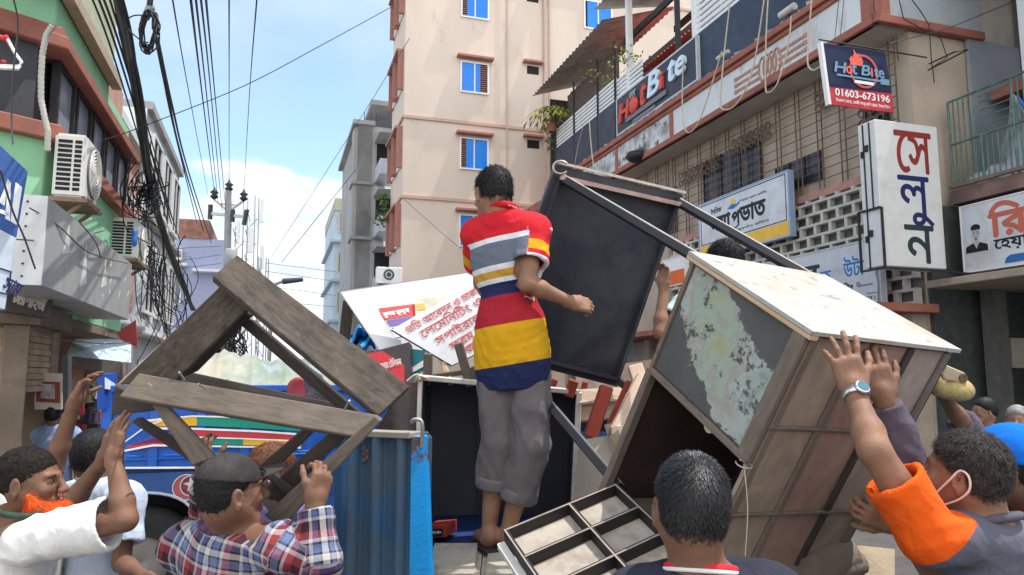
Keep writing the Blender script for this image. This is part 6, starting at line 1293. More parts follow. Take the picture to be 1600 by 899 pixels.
# ---------------------------------------------------------------- compartment tray
def tray():
    O = P(790,828,2.35); U = P(962,757,2.55)-O; Pq = P(872,948,1.98)
    V = Pq-O; V = V - U.normalized()*V.dot(U.normalized())*.0
    n = U.cross(V).normalized(); n = n if n.dot(CO-O) > 0 else -n
    t = thing('tray_table', O+V*.6+U*.5, 'upturned table underside with a black grid and pale stained cells', 'table')
    pale = mat('stained_cells', (.37,.325,.265), .8, var=.15, vscale=11, stain=(.22,.19,.155), sscale=9, sthr=.52, samt=.8, stain2=(.55,.28,.16), s2scale=20, s2thr=.66, s2amt=.4, bump=.2)
    nr = 4; dp = .038
    mb = MB(); mb.slab([O-n*dp, O+U-n*dp, O+U+V*1.5-n*dp, O+V*1.5-n*dp], .012); mb.build('panel', pale, t)
    bars = MB(); edge = MB(); un, vn = U.normalized(), V.normalized()
    def bar(p, r, w):
        d = (r-p).normalized(); x = n.cross(d).normalized()*w/2
        bars.hexa([p-x-n*dp, p+x-n*dp, r+x-n*dp, r-x-n*dp, p-x, p+x, r+x, r-x])
        edge.hexa([p-x*.9+n*.001, p-x*.2+n*.001, r-x*.2+n*.001, r-x*.9+n*.001, p-x*.9+n*.003, p-x*.2+n*.003, r-x*.2+n*.003, r-x*.9+n*.003])
    for k in range(nr): bar(O+V*.5*k*.78+un*.0, O+V*.5*k*.78+U, .014)
    for u in (0, .56, 1.0): bar(O+U*u, O+U*u+V*1.5, .014)
    bars.build('grid_bars', mat('bar_black',(.013,.012,.013),.55,var=.3), t); edge.build('worn_edges', mat('worn_edge',(.30,.24,.20),.7,var=.3), t)
    mb = MB(); w = -un*.035
    mb.hexa([O+w-n*dp*1.5, O-un*.01-n*dp*1.5, O+V*1.5-un*.01-n*dp*1.5, O+V*1.5+w-n*dp*1.5]+[v+n*.02 for v in (O+w-n*dp*1.5, O-un*.01-n*dp*1.5, O+V*1.5-un*.01-n*dp*1.5, O+V*1.5+w-n*dp*1.5)]); mb.build('outer_lip', pale_edge, t)
tray()
# ---------------------------------------------------------------- old wooden frame carried on the left
def frame():
    t = thing('wooden_frame', P(400,700,2.7), 'sooty old wooden trestle frame with nails, carried upside down', 'wooden frame')
    def plank(name, q, th, m, lab=None): mb = MB(); mb.slab([P(*p) for p in q], th); return mb.build(name, m, t, bev=.004, label=lab)
    plank('top_plank', [(371,398,2.62),(641,604,2.60),(592,650,2.52),(332,432,2.54)], .035, soot_wood)
    plank('leg_board', [(345,446,2.60),(388,482,2.60),(262,608,2.66),(186,600,2.66)], .05, soot_wood)
    plank('leg_board', [(372,482,2.66),(392,492,2.66),(300,584,2.72),(262,600,2.70)], .05, dark_wood)
    plank('side_board', [(292,498,2.74),(318,492,2.74),(214,588,2.70),(180,603,2.70)], .03, raw_wood, 'pale sawn edge board on the left')
    plank('front_rail', [(216,583,2.50),(588,648,2.46),(560,683,2.42),(185,620,2.46)], .035, old_wood)
    plank('back_rail', [(292,580,2.85),(542,634,2.80),(520,650,2.78),(262,600,2.83)], .035, dark_wood)
    plank('inner_plank', [(392,498,2.72),(575,655,2.66),(545,655,2.66),(372,505,2.72)], .03, dark_wood)
    plank('end_board', [(178,602,2.60),(236,630,2.56),(262,640,2.56),(172,650,2.62)], .03, dark_wood)
    plank('stretcher', [(236,632,2.50),(256,630,2.50),(336,715,2.46),(300,728,2.46)], .03, old_wood)
    plank('stretcher', [(205,660,2.58),(214,652,2.58),(330,722,2.54),(316,735,2.54)], .03, dark_wood)
    plank('stretcher', [(585,650,2.40),(596,658,2.40),(440,826,2.44),(412,806,2.44)], .028, old_wood)
    plank('stretcher', [(528,668,2.50),(552,672,2.50),(432,790,2.58),(408,770,2.58)], .03, dark_wood)
    plank('stretcher', [(480,664,2.62),(498,668,2.62),(392,772,2.66),(380,750,2.66)], .03, dark_wood)
    plank('end_rail', [(392,765,2.68),(402,755,2.68),(450,800,2.5),(440,826,2.5)], .03, old_wood)
    plank('end_rail', [(405,738,2.60),(414,728,2.60),(470,772,2.50),(462,786,2.50)], .03, dark_wood)
    for x, y, dx, dy, D in ((288,594,-8,-12,2.46),(322,608,-12,-8,2.45),(538,640,8,-14,2.42),(232,600,6,5,2.46),(414,760,6,-8,2.4)):
        mb = MB(); mb.tube([P(x,y,D), P(x+dx,y+dy,D-.04)], .0035, 5); mb.build('nail', galv, t)
frame()
# ---------------------------------------------------------------- people: signed distance bodies turned into one skin
def V3(v): return np.array([v[0], v[1], v[2]], dtype=np.float32)
def unit(v): v = np.asarray(v, dtype=np.float32); return v/max(1e-9, float(np.linalg.norm(v)))
class Field:
    def __init__(s): s.items = []
    def rc(s, a, b, r0, r1, k=.02, cap=None):        # tapered limb; cap = cut flat at b
        s.items.append(('rc', V3(a), V3(b), r0, r1, k, cap, 1)); return s
    def bore(s, a, b, r0, r1): s.items.append(('rc', V3(a), V3(b), r0, r1, .004, None, -1)); return s
    def ell(s, c, ax, rad, k=.02, op=1):              # ellipsoid, rows of ax are its axes
        s.items.append(('el', V3(c), np.array([V3(q) for q in ax], dtype=np.float32), np.array(rad, dtype=np.float32), k, op)); return s
    def cut(s, p, n):                                 # keep the side n points away from
        s.items.append(('cut', V3(p), unit(n))); return s
    def box(s, c, ax, half, r, k=.01): s.items.append(('bx', V3(c), np.array([V3(q) for q in ax], dtype=np.float32), np.array(half, dtype=np.float32), r, k)); return s
    def mesh(s, res):
        lo = np.array([1e9]*3); hi = -lo; bb = []
        for it in s.items:
            if it[0] == 'rc': m = max(it[3], it[4])+it[5]+2*res; a = np.minimum(it[1], it[2])-m; b = np.maximum(it[1], it[2])+m
            elif it[0] == 'el': e = np.sqrt(((it[2]*it[3][:,None])**2).sum(0)); m = abs(it[4])+2*res; a = it[1]-e-m; b = it[1]+e+m
            elif it[0] == 'bx': e = (np.abs(it[2])*it[3][:,None]).sum(0); m = it[4]+it[5]+2*res; a = it[1]-e-m; b = it[1]+e+m
            else: bb.append(None); continue
            bb.append((a, b))
            if not (it[0] == 'el' and it[5] < 0): lo = np.minimum(lo, a); hi = np.maximum(hi, b)
        n = np.ceil((hi-lo)/res).astype(int)+2; vol = np.full(n, .25, dtype=np.float32)
        ax = [(lo[i]+np.arange(n[i])*res).astype(np.float32) for i in range(3)]
        for it, q in zip(s.items, bb):
            if q is None:
                d = (ax[0]-it[1][0])[:,None,None]*it[2][0]+(ax[1]-it[1][1])[None,:,None]*it[2][1]+(ax[2]-it[1][2])[None,None,:]*it[2][2]
                np.maximum(vol, d, out=vol); continue
            i0 = np.clip(((q[0]-lo)/res).astype(int), 0, n-1); i1 = np.clip(((q[1]-lo)/res).astype(int)+2, 1, n)
            sl = tuple(slice(a, b) for a, b in zip(i0, i1)); c = it[1]
            X = (ax[0][sl[0]]-c[0])[:,None,None]; Y = (ax[1][sl[1]]-c[1])[None,:,None]; Z = (ax[2][sl[2]]-c[2])[None,None,:]
            if it[0] == 'rc':
                ba = it[2]-it[1]; L2 = float(ba@ba)+1e-12; t = (X*ba[0]+Y*ba[1]+Z*ba[2])/L2; h = np.clip(t, 0, 1)
                d = np.sqrt((X-h*ba[0])**2+(Y-h*ba[1])**2+(Z-h*ba[2])**2)-(it[3]+(it[4]-it[3])*h)
                if it[6]: d = np.maximum(d, (t-1)*math.sqrt(L2))
                k = it[5]; op = it[7]
            elif it[0] == 'el':
                A, r = it[2], it[3]; U = [(X*A[j][0]+Y*A[j][1]+Z*A[j][2])/r[j] for j in range(3)]
                k0 = np.sqrt(U[0]**2+U[1]**2+U[2]**2); k1 = np.sqrt((U[0]/r[0])**2+(U[1]/r[1])**2+(U[2]/r[2])**2)+1e-6; d = k0*(k0-1)/k1; k = it[4]; op = it[5]
            else:
                A, hf, r = it[2], it[3], it[4]; Q = [np.abs(X*A[j][0]+Y*A[j][1]+Z*A[j][2])-hf[j]+r for j in range(3)]
                d = np.sqrt(sum(np.maximum(q_, 0)**2 for q_ in Q))+np.minimum(np.maximum(np.maximum(Q[0], Q[1]), Q[2]), 0)-r; k = it[5]; op = 1
            e = vol[sl]
            if op > 0:
                h = np.maximum(k-np.abs(e-d), 0)/k; vol[sl] = np.minimum(e, d)-h*h*k*.25
            else:
                h = np.maximum(k-np.abs(e+d), 0)/k; vol[sl] = np.maximum(e, -d)+h*h*k*.25
        return nets(vol, lo, res)
def nets(vol, lo, res):
    S = vol < 0; nx, ny, nz = vol.shape
    c = np.zeros((nx-1, ny-1, nz-1), dtype=np.uint8)
    for i in (0,1):
        for j in (0,1):
            for k in (0,1): c += S[i:nx-1+i, j:ny-1+j, k:nz-1+k]
    act = np.flatnonzero((c > 0) & (c < 8)); I, J, K = np.unravel_index(act, c.shape); idx = np.full(c.shape, -1, dtype=np.int32).ravel(); idx[act] = np.arange(len(act)); idx = idx.reshape(c.shape)
    acc = np.zeros((len(act), 3)); cnt = np.zeros(len(act)); cor = [(i,j,k) for i in (0,1) for j in (0,1) for k in (0,1)]
    val = {q: vol[I+q[0], J+q[1], K+q[2]] for q in cor}
    for a in cor:
        for d in range(3):
            if a[d]: continue
            b = list(a); b[d] = 1; b = tuple(b); va, vb = val[a], val[b]; m = (va < 0) != (vb < 0); t = va[m]/(va[m]-vb[m])
            p = np.tile(np.array(a, dtype=float), (len(t), 1)); p[:, d] += t; acc[m] += p; cnt[m] += 1
    V = (acc/np.maximum(cnt, 1)[:,None]+np.stack([I,J,K], 1))*res+lo
    Fs = []
    for d in range(3):
        sl0 = [slice(None)]*3; sl1 = [slice(None)]*3; sl0[d] = slice(0,-1); sl1[d] = slice(1,None); a, b = S[tuple(sl0)], S[tuple(sl1)]
        e1, e2 = [(1,2),(2,0),(0,1)][d]; m = a != b
        q = np.array(np.nonzero(m)); fl = a[m]
        ok = (q[e1] > 0) & (q[e2] > 0) & (q[e1] < vol.shape[e1]-1) & (q[e2] < vol.shape[e2]-1); q = q[:, ok]; fl = fl[ok]
        def at(o1, o2): r = q.copy(); r[e1] += o1; r[e2] += o2; return idx[r[0], r[1], r[2]]
        quad = np.stack([at(-1,-1), at(0,-1), at(0,0), at(-1,0)], 1); quad[~fl] = quad[~fl][:, ::-1]; Fs.append(quad)
    F = np.concatenate(Fs); return V.astype(np.float32), F[(F >= 0).all(1)]
def vnormals(V, F):
    n = np.cross(V[F[:,2]]-V[F[:,0]], V[F[:,3]]-V[F[:,1]]); N = np.zeros_like(V)
    for i in range(4): np.add.at(N, F[:, i], n)
    return N/np.maximum(np.linalg.norm(N, axis=1), 1e-9)[:,None]
def smooth(V, F, it=2, w=.5):
    e = np.concatenate([F[:, [i,(i+1)%4]] for i in range(4)])
    for _ in range(it):
        A = np.zeros_like(V); c = np.zeros(len(V)); np.add.at(A, e[:,0], V[e[:,1]]); np.add.at(c, e[:,0], 1); V = V*(1-w)+w*A/np.maximum(c,1)[:,None]
    return V.astype(np.float32)
def folds(V, seed, amp, scale, axis=None, n=7):
    g = np.random.default_rng(seed); o = np.zeros(len(V))
    for i in range(n):
        k = g.normal(0, 1, 3)
        if axis is not None: k = k-.75*np.dot(k, axis)*np.asarray(axis)
        k = k/np.linalg.norm(k)*scale*g.uniform(.6, 2.0); k2 = g.normal(0, 1, 3)*scale*.45
        o += (1-np.abs(np.sin(V@k+1.6*np.sin(V@k2+g.uniform(0,6))+g.uniform(0,6)))*1.35)/(i*.35+1)
    return amp*o/2.2
def mesh_obj(name, V, F, m, parent, attr=None):
    me = bpy.data.meshes.new(name); off = LOCS[parent.name]; V = V-np.array(off, dtype=np.float32)
    me.vertices.add(len(V)); me.vertices.foreach_set('co', V.astype(np.float32).ravel())
    k = F.shape[1]; me.loops.add(F.size); me.loops.foreach_set('vertex_index', F.astype(np.int32).ravel()); me.polygons.add(len(F))
    me.polygons.foreach_set('loop_start', np.arange(0, F.size, k, dtype=np.int32)); me.polygons.foreach_set('loop_total', np.full(len(F), k, dtype=np.int32)); me.update(calc_edges=True)
    me.polygons.foreach_set('use_smooth', np.ones(len(F), dtype=bool))
    for q in (m if isinstance(m, (list, tuple)) else [m]): me.materials.append(q)
    if attr is not None: a = me.attributes.new('rest', 'FLOAT_VECTOR', 'POINT'); a.data.foreach_set('vector', attr.astype(np.float32).ravel())
    return link(name, me, parent)
# -- skin and cloth materials
def skin(name, c):
    m = mat(name, c, .6, var=.2, vscale=12, bump=.22, bscale=190, stain=tuple(q*.72 for q in c), sscale=7, sthr=.55, samt=.6, spec=.3)
    b = m.node_tree.nodes['Principled BSDF']; b.inputs['Subsurface Weight'].default_value = .06; b.inputs['Subsurface Radius'].default_value = (.012,.005,.003); b.inputs['Subsurface Scale'].default_value = .4
    return m
skin_a = skin('skin_brown', (.26,.138,.087)); skin_b = skin('skin_deep_brown', (.195,.100,.063)); skin_c = skin('skin_tan', (.29,.155,.098))
hair_m = mat('black_hair', (.011,.010,.011), .62, var=.3, vscale=40, spec=.25); hair_g = mat('greying_hair', (.022,.020,.020), .65, var=.6, vscale=30, spec=.2)
hair_light = mat('grey_strand', (.16,.15,.15), .45, var=.4, vscale=40)
def wrinkle(m, sc=8.0, st=.38, dist=.007):
    t = m.node_tree; b = t.nodes['Principled BSDF']; tc = t.nodes.new('ShaderNodeTexCoord'); mp = t.nodes.new('ShaderNodeMapping'); mp.inputs['Scale'].default_value = (1.25, 1.0, .62); mp.inputs['Rotation'].default_value = (.4, .5, .2); t.links.new(tc.outputs['Object'], mp.inputs[0])
    h = None
    for s_, w_ in ((sc, 1.0), (sc*2.3, .45)):
        n = t.nodes.new('ShaderNodeTexNoise'); n.inputs['Scale'].default_value = s_; n.inputs['Detail'].default_value = 1.5; n.inputs['Distortion'].default_value = 1.1; t.links.new(mp.outputs[0], n.inputs[0])
        a = t.nodes.new('ShaderNodeMath'); a.operation = 'SUBTRACT'; a.inputs[1].default_value = .5; t.links.new(n.outputs[0], a.inputs[0]); c = t.nodes.new('ShaderNodeMath'); c.operation = 'ABSOLUTE'; t.links.new(a.outputs[0], c.inputs[0])
        d = t.nodes.new('ShaderNodeMath'); d.operation = 'POWER'; d.inputs[1].default_value = .65; t.links.new(c.outputs[0], d.inputs[0]); e = t.nodes.new('ShaderNodeMath'); e.operation = 'MULTIPLY'; e.inputs[1].default_value = w_; t.links.new(d.outputs[0], e.inputs[0])
        if h is None: h = e.outputs[0]
        else: g = t.nodes.new('ShaderNodeMath'); g.operation = 'ADD'; t.links.new(h, g.inputs[0]); t.links.new(e.outputs[0], g.inputs[1]); h = g.outputs[0]
    bp = t.nodes.new('ShaderNodeBump'); bp.inputs['Strength'].default_value = st; bp.inputs['Distance'].default_value = dist*2.2; t.links.new(h, bp.inputs['Height'])
    if b.inputs['Normal'].is_linked: t.links.new(b.inputs['Normal'].links[0].from_socket, bp.inputs['Normal'])
    t.links.new(bp.outputs[0], b.inputs['Normal']); return m
def cloth(name, c, **k):
    if name in _M: return _M[name]
    k.setdefault('bump', .25); k.setdefault('bscale', 320); k.setdefault('var', .07); k.setdefault('vscale', 5); return wrinkle(mat(name, c, .88, spec=.2, **k))
def attr_mat(name, build):
    if name in _M: return _M[name]
    m = bpy.data.materials.new(name); m.use_nodes = True; _M[name] = m; t = m.node_tree; b = t.nodes['Principled BSDF']; b.inputs['Roughness'].default_value = .88; b.inputs['Specular IOR Level'].default_value = .2
    a = t.nodes.new('ShaderNodeAttribute'); a.attribute_name = 'rest'; s = t.nodes.new('ShaderNodeSeparateXYZ'); t.links.new(a.outputs['Vector'], s.inputs[0])
    out = build(t, s.outputs)
    tc = t.nodes.new('ShaderNodeTexCoord'); n = t.nodes.new('ShaderNodeTexNoise'); n.inputs['Scale'].default_value = 5; n.inputs['Detail'].default_value = 6; t.links.new(tc.outputs['Object'], n.inputs[0])
    mx = t.nodes.new('ShaderNodeMixRGB'); mx.blend_type = 'MULTIPLY'; mx.inputs[0].default_value = .35; t.links.new(out, mx.inputs[1]); rr = t.nodes.new('ShaderNodeMapRange'); rr.inputs[3].default_value = .6; rr.inputs[4].default_value = 1.35; t.links.new(n.outputs[0], rr.inputs[0]); t.links.new(rr.outputs[0], mx.inputs[2]); t.links.new(mx.outputs[0], b.inputs['Base Color'])
    n2 = t.nodes.new('ShaderNodeTexNoise'); n2.inputs['Scale'].default_value = 300; t.links.new(tc.outputs['Object'], n2.inputs[0]); bp = t.nodes.new('ShaderNodeBump'); bp.inputs['Strength'].default_value = .2; bp.inputs['Distance'].default_value = .003; t.links.new(n2.outputs[0], bp.inputs['Height']); t.links.new(bp.outputs[0], b.inputs['Normal'])
    return wrinkle(m)
def ramp(t, x, stops):
    r = t.nodes.new('ShaderNodeValToRGB'); r.color_ramp.interpolation = 'CONSTANT'; e = r.color_ramp.elements; e[0].position = stops[0][0]; e[0].color = (*stops[0][1], 1); e[1].position = stops[1][0]; e[1].color = (*stops[1][1], 1)
    for p, c in stops[2:]: q = e.new(p); q.color = (*c, 1)
    t.links.new(x, r.inputs[0]); return r.outputs[0]
def polo(t, o):
    rd, wh, gy, mu, nv, dr, ye = (.55,.018,.03), (.66,.66,.68), (.135,.155,.205), (.52,.30,.045), (.018,.025,.085), (.36,.018,.03), (.62,.33,.01)
    a = ramp(t, o[1], [(0,rd),(.133,wh),(.165,gy),(.295,wh),(.325,mu),(.37,wh),(.395,nv),(.465,dr),(.635,ye),(.865,nv)])
    b = ramp(t, o[1], [(0,rd),(.50,ye),(.80,rd),(.93,wh)])
    mx = t.nodes.new('ShaderNodeMixRGB'); t.links.new(o[2], mx.inputs[0]); t.links.new(a, mx.inputs[1]); t.links.new(b, mx.inputs[2]); return mx.outputs[0]
def plaid(t, o):
    def mth(op, x, y): n = t.nodes.new('ShaderNodeMath'); n.operation = op; [t.links.new(v, n.inputs[i]) if not isinstance(v, (int,float)) else setattr(n.inputs[i], 'default_value', v) for i, v in enumerate((x, y))]; return n.outputs[0]
    fx = mth('FRACT', mth('MULTIPLY', o[0], 6.6), 0); fy = mth('FRACT', mth('MULTIPLY', o[1], 6.6), 0)
    st = [(0,(.50,.49,.48)),(.12,(.02,.022,.04)),(.16,(.13,.17,.31)),(.32,(.02,.02,.035)),(.36,(.46,.43,.43)),(.43,(.27,.045,.05)),(.58,(.045,.014,.022)),(.78,(.42,.40,.40)),(.84,(.06,.08,.18)),(.95,(.02,.02,.035))]
    a, b = ramp(t, fx, st), ramp(t, fy, st); mx = t.nodes.new('ShaderNodeMixRGB'); mx.inputs[0].default_value = .5; t.links.new(a, mx.inputs[1]); t.links.new(b, mx.inputs[2]); 
    g = t.nodes.new('ShaderNodeGamma'); g.inputs[1].default_value = 1.0; t.links.new(mx.outputs[0], g.inputs[0]); return g.outputs[0]
def raglan(t, o):
    mx = t.nodes.new('ShaderNodeMixRGB'); t.links.new(o[2], mx.inputs[0]); mx.inputs[1].default_value = (.115,.115,.15,1); mx.inputs[2].default_value = (.80,.105,.008,1); return mx.outputs[0]
# -- anatomy
def add_hand(f, w, d, n, right, curl=.4, spread=.12, sc=1.0, thumb=.6, thumb_curl=.3):
    d = unit(d); n = unit(np.asarray(n)-d*np.dot(n, d)); s = np.cross(d, n)*(1 if right else -1)
    f.rc(w-d*.015, w+d*.02*sc, .026*sc, .029*sc, .02)
    f.box(w+d*.052*sc, (s, d, n), (.041*sc, .047*sc, .0145*sc), .013*sc, .02); f.ell(w+d*.035*sc+s*.024*sc+n*.006, (s, d, n), (.02*sc, .035*sc, .015*sc), .015)
    cu = curl if hasattr(curl, '__len__') else [curl]*4
    for i, (o, b, L_, r) in enumerate(((.031,.088,.072,.0092), (.0105,.095,.081,.0095), (-.0105,.091,.075,.0090), (-.031,.080,.060,.0080))):
        p = w+s*o*sc+d*b*sc; dd = unit(d+s*(o/.03)*spread); a = cu[i]*.5; q = p-d*.03*sc
        f.rc(q, p, .0115*sc, .0105*sc, .010)
        for j, fr in enumerate((.46,.30,.24)):
            v = unit(dd*math.cos(a)+n*math.sin(a)); e = p+v*L_*fr*sc; f.rc(p, e, r*sc*(1.04-.06*j), r*sc*(.96-.07*j), .0045); p = e; a += cu[i]*(.9 if j == 0 else .7)
    p = w+d*.022*sc+s*.030*sc; v = unit(d*.75+s*(.9*thumb+.15)+n*.25)
    for j, (L_, r) in enumerate(((.042,.0125),(.034,.0108),(.027,.0095))):
        e = p+v*L_*sc; f.rc(p, e, r*sc, r*.92*sc, .008); p = e; v = unit(v*math.cos(thumb_curl)+(n*.6-s*.5+d*.3)*math.sin(thumb_curl))
def head_axes(hf, hu=(0,0,1)):
    y = unit(hf); x = unit(np.cross(y, np.asarray(hu, dtype=np.float32))); z = np.cross(x, y); return x, y, z
def add_head(f, c, hf, hu, sc=1.0, face=True):
    x, y, z = head_axes(hf, hu); g = lambda a, b, e: c+(x*a+y*b+z*e)*sc; A = (x, y, z)
    f.ell(g(0,-.014,.032), A, np.array((.073,.094,.083))*sc, .03); f.ell(g(0,.026,-.035), A, np.array((.056,.060,.078))*sc, .045); f.ell(g(0,.052,-.092), A, np.array((.030,.030,.022))*sc, .03)
    f.ell(g(0,-.045,-.03), A, np.array((.055,.05,.06))*sc, .04)
    for s in (-1, 1):
        f.rc(g(.052*s,.0,-.045), g(.032*s,.05,-.088), .016*sc, .014*sc, .03)                     # jaw line
        f.ell(g(.040*s,.066,-.028), A, np.array((.020,.016,.016))*sc, .025)                      # cheek
        f.rc(g(.012*s,.087,.018), g(.045*s,.070,.020), .0095*sc, .008*sc, .012)                   # brow
        f.ell(g(.0315*s,.084,-.001), A, np.array((.014,.011,.009))*sc, .012, -1)                 # socket
        f.ell(g(.0315*s,.0735,-.001), A, np.array((.013,.012,.011))*sc, .006)                    # lid
        f.ell(g(.013*s,.103,-.036), A, np.array((.0085,.0105,.008))*sc, .008)                    # nostril
        e = g(.074*s,-.012,-.012); ea = (unit(x*s*.35-y*.95), unit(y*.4+x*s), z)
        f.ell(e+x*s*.006*sc, (unit(x*s+y*-.35), unit(y+x*s*.35), z), np.array((.008,.019,.032))*sc, .008)
        f.ell(e+x*s*.013*sc+y*.003*sc, (unit(x*s+y*-.35), unit(y+x*s*.35), z), np.array((.006,.010,.019))*sc, .005, -1)
        f.rc(e+x*s*.006*sc-z*.022*sc, e+x*s*.006*sc-z*.034*sc, .007*sc, .006*sc, .006)
    f.rc(g(0,.088,.012), g(0,.112,-.030), .0085*sc, .0125*sc, .012); f.ell(g(0,.112,-.034), A, np.array((.011,.011,.0095))*sc, .010)
    f.ell(g(0,.086,-.062), A, np.array((.023,.011,.0065))*sc, .007); f.ell(g(0,.084,-.073), A, np.array((.020,.011,.0070))*sc, .006)
def hair_strands(V, Nn, c, ax, n, L0, w, seed, flow, jitter=.35):
    g = np.random.default_rng(seed); i = g.integers(0, len(V), n); p = V[i]+g.normal(0,.001,(n,3)); nn = Nn[i]
    d = flow(p, nn)+g.normal(0, jitter, (n,3)); d = d-nn*(d*nn).sum(1)[:,None]*.85; d /= np.linalg.norm(d, axis=1)[:,None]; L_ = L0*g.uniform(.5, 1.25, n)[:,None]
    s = np.cross(d, nn); s /= np.maximum(np.linalg.norm(s, axis=1),1e-6)[:,None]; s *= w
    b = p-nn*.003; m1 = p+d*L_*.45+nn*L_*.22; e = p+d*L_+nn*L_*.12
    VV = np.stack([b-s, b+s, m1-s*.9, m1+s*.9, e-s*.25, e+s*.25], 1).reshape(-1,3); k = np.arange(n)[:,None]*6
    return VV, np.concatenate([k+np.array([0,1,3,2]), k+np.array([2,3,5,4])])
def person(S):
    """S: dict of joints (P vectors), look and outfit; builds skin, hair and clothes as children of one Empty"""
    g = {k: (V3(v) if isinstance(v, Vector) else v) for k, v in S.items()}; sc = g.get('sc', .95); res = g.get('res', .005)
    nb, sl, sr = g['nb'], g['sl'], g['sr']; xr = unit(sr-sl)
    pel = g.get('pel'); 
    if pel is None: pel = (sl+sr)/2+np.array((0,0,-.47*sc), dtype=np.float32)
    up = unit((sl+sr)/2-pel); xr = unit(xr-up*np.dot(xr,up)); fw = np.cross(up, xr); A = (xr, fw, up)
    hw = .085*sc; hl, hr = g.get('hipl', pel-xr*hw-up*.05), g.get('hipr', pel+xr*hw-up*.05)
    fz = g.get('floor', 0.0)
    def leg(h, kn, an):
        if an is None: an = np.array((h[0], h[1], fz+.08), dtype=np.float32)
        if kn is None: kn = (h+an)/2+fw*.03
        return kn, an
    kl, al = leg(hl, g.get('kl'), g.get('al')); kr, ar = leg(hr, g.get('kr'), g.get('ar'))
    base = (al+ar)/2; root = thing('person', (base[0], base[1], fz), g['label'], 'person'); 
    tf = g.get('foot', fw)
    chest = (sl+sr)/2-up*.13*sc; waist = pel+up*.14*sc
    def torso(f, q):
        f.ell(chest, A, (.165*sc+q, .108*sc+q, .20*sc+q), .05); f.ell(waist, A, (.150*sc+q, .102*sc+q, .17*sc+q), .06); f.ell(pel, A, (.160*sc+q*1.25, .116*sc+q*1.4, .14*sc+q), .06)
        for s_ in (sl, sr): f.rc(nb-up*.03, s_+up*.002, .052*sc+q, .056*sc+q, .05)
    def arm(f, s_, e, w): 
        m = (s_*.4+e*.6); f.rc(s_, e, .049*sc, .038*sc, .03); f.ell(s_, A, (.056*sc,)*3, .04); a = e+(w-e)*.28; f.rc(e, a, .036*sc, .038*sc, .02); f.rc(a, w, .038*sc, .0245*sc, .02)
    f = Field(); torso(f, 0); hc = g['hc']; add_head(f, hc, g['hf'], g.get('hu', (0,0,1)), g.get('hs', .98))
    x, y, z = head_axes(g['hf'], g.get('hu', (0,0,1))); f.rc(hc-y*.028-z*.05, nb-up*.02, .052*sc, .058*sc, .035)
    for side, s_, e, w in (('l', sl, g['el'], g['wl']), ('r', sr, g['er'], g['wr'])):
        arm(f, s_, e, w); h = g.get('h'+side, {}); dr = h.get('d', w-e); add_hand(f, w, dr, h.get('n', -fw), side == 'r', h.get('curl', .45), h.get('spread', .12), sc*.95*h.get('sc',1), h.get('thumb', .6), h.get('tc', .3))
    for h_, k_, a_ in ((hl, kl, al), (hr, kr, ar)):
        f.rc(h_, k_, .078*sc, .056*sc, .04); q = k_+(a_-k_)*.3; f.rc(k_, q, .053*sc, .056*sc, .03); f.rc(q, a_, .056*sc, .034*sc, .03)
        t = unit(tf); f.rc(a_-np.array((0,0,.02))-t*.03, a_-np.array((0,0,.045))+t*.0, .034, .032, .02); f.rc(a_-np.array((0,0,.035)), a_-np.array((0,0,.055))+t*.14, .034, .026, .03)
    V, F = f.mesh(res); V = smooth(V, F, 1, .4); body = mesh_obj('body', V, F, g['skin'], root)
    # eyes
    if g.get('eyes'):
        for s_ in (-1, 1):
            c = hc+(x*.0315*s_+y*.0785-z*.001)*g.get('hs',.98); mb = MB(); mb.lathe(Vector(map(float,c)), Vector(map(float,y)), [(0,-.010),(.0075,-.004),(.0085,0),(.007,.004),(.0055,.0060)], 12); e = mb.build('eye', mat('eye_white',(.16,.13,.11),.4), root)
            mb = MB(); mb.lathe(Vector(map(float,c)), Vector(map(float,y)), [(.0056,.0059),(.004,.0072),(0,.0080)], 12); mb.build('iris', black_ink, e)
            mb = MB(); q = [c+(x*(.016*k*1.0-.0)*1.0*s_*0+x*.006*k+y*(.012-.0012*k*k)+z*(.021-.0009*k*k))*1.0 for k in range(-3,4)]; mb.tube([Vector(map(float,v)) for v in q], .0032, 5); mb.build('eyebrow', hair_m, root)
    # hair
    if g.get('hair'):
        H = g['hair']; hs = g.get('hs', .98); f = Field(); th = H.get('th', .008)
        f.ell(hc+(y*-.014+z*.032)*hs, (x, y, z), np.array((.073+th,.094+th,.083+th))*hs, .02); f.ell(hc+(y*-.045-z*.02)*hs, (x, y, z), np.array((.060+th,.05+th,.06+th))*hs, .03)
        fr, bk = H.get('front', .062), H.get('back', -.075)
        p1 = hc+(y*.085+z*fr)*hs; p2 = hc+(y*-.075+z*bk)*hs; dv = unit(p2-p1); nn = unit(np.cross(dv, x)); nn = nn if nn[2] < 0 else -nn; f.cut(p1, nn)
        V, F = f.mesh(res); V = smooth(V, F, 1); Nn = vnormals(V, F); V = V+Nn*(np.random.default_rng(5).normal(0, H.get('rough', .0012), len(V)))[:,None]
        oo = mesh_obj('hair', V, F, H.get('mat', hair_m), root)
        if H.get('n'):
            crown = hc+(z*.11-y*.035)*hs
            def flow(p, nn): r = p-crown; return r/np.linalg.norm(r, axis=1)[:,None]+np.array(H.get('dir', (0,0,-.2)))
            up_m = slice(None)
            VV, FF = hair_strands(V[up_m], Nn[up_m], hc, None, H['n'], H.get('L', .02), H.get('w', .0007), 3, flow, H.get('jit', .35)); h2 = mesh_obj('hair_strands', VV, FF, H.get('smat', H.get('mat', hair_m)), oo)
        if H.get('bald'):
            pass
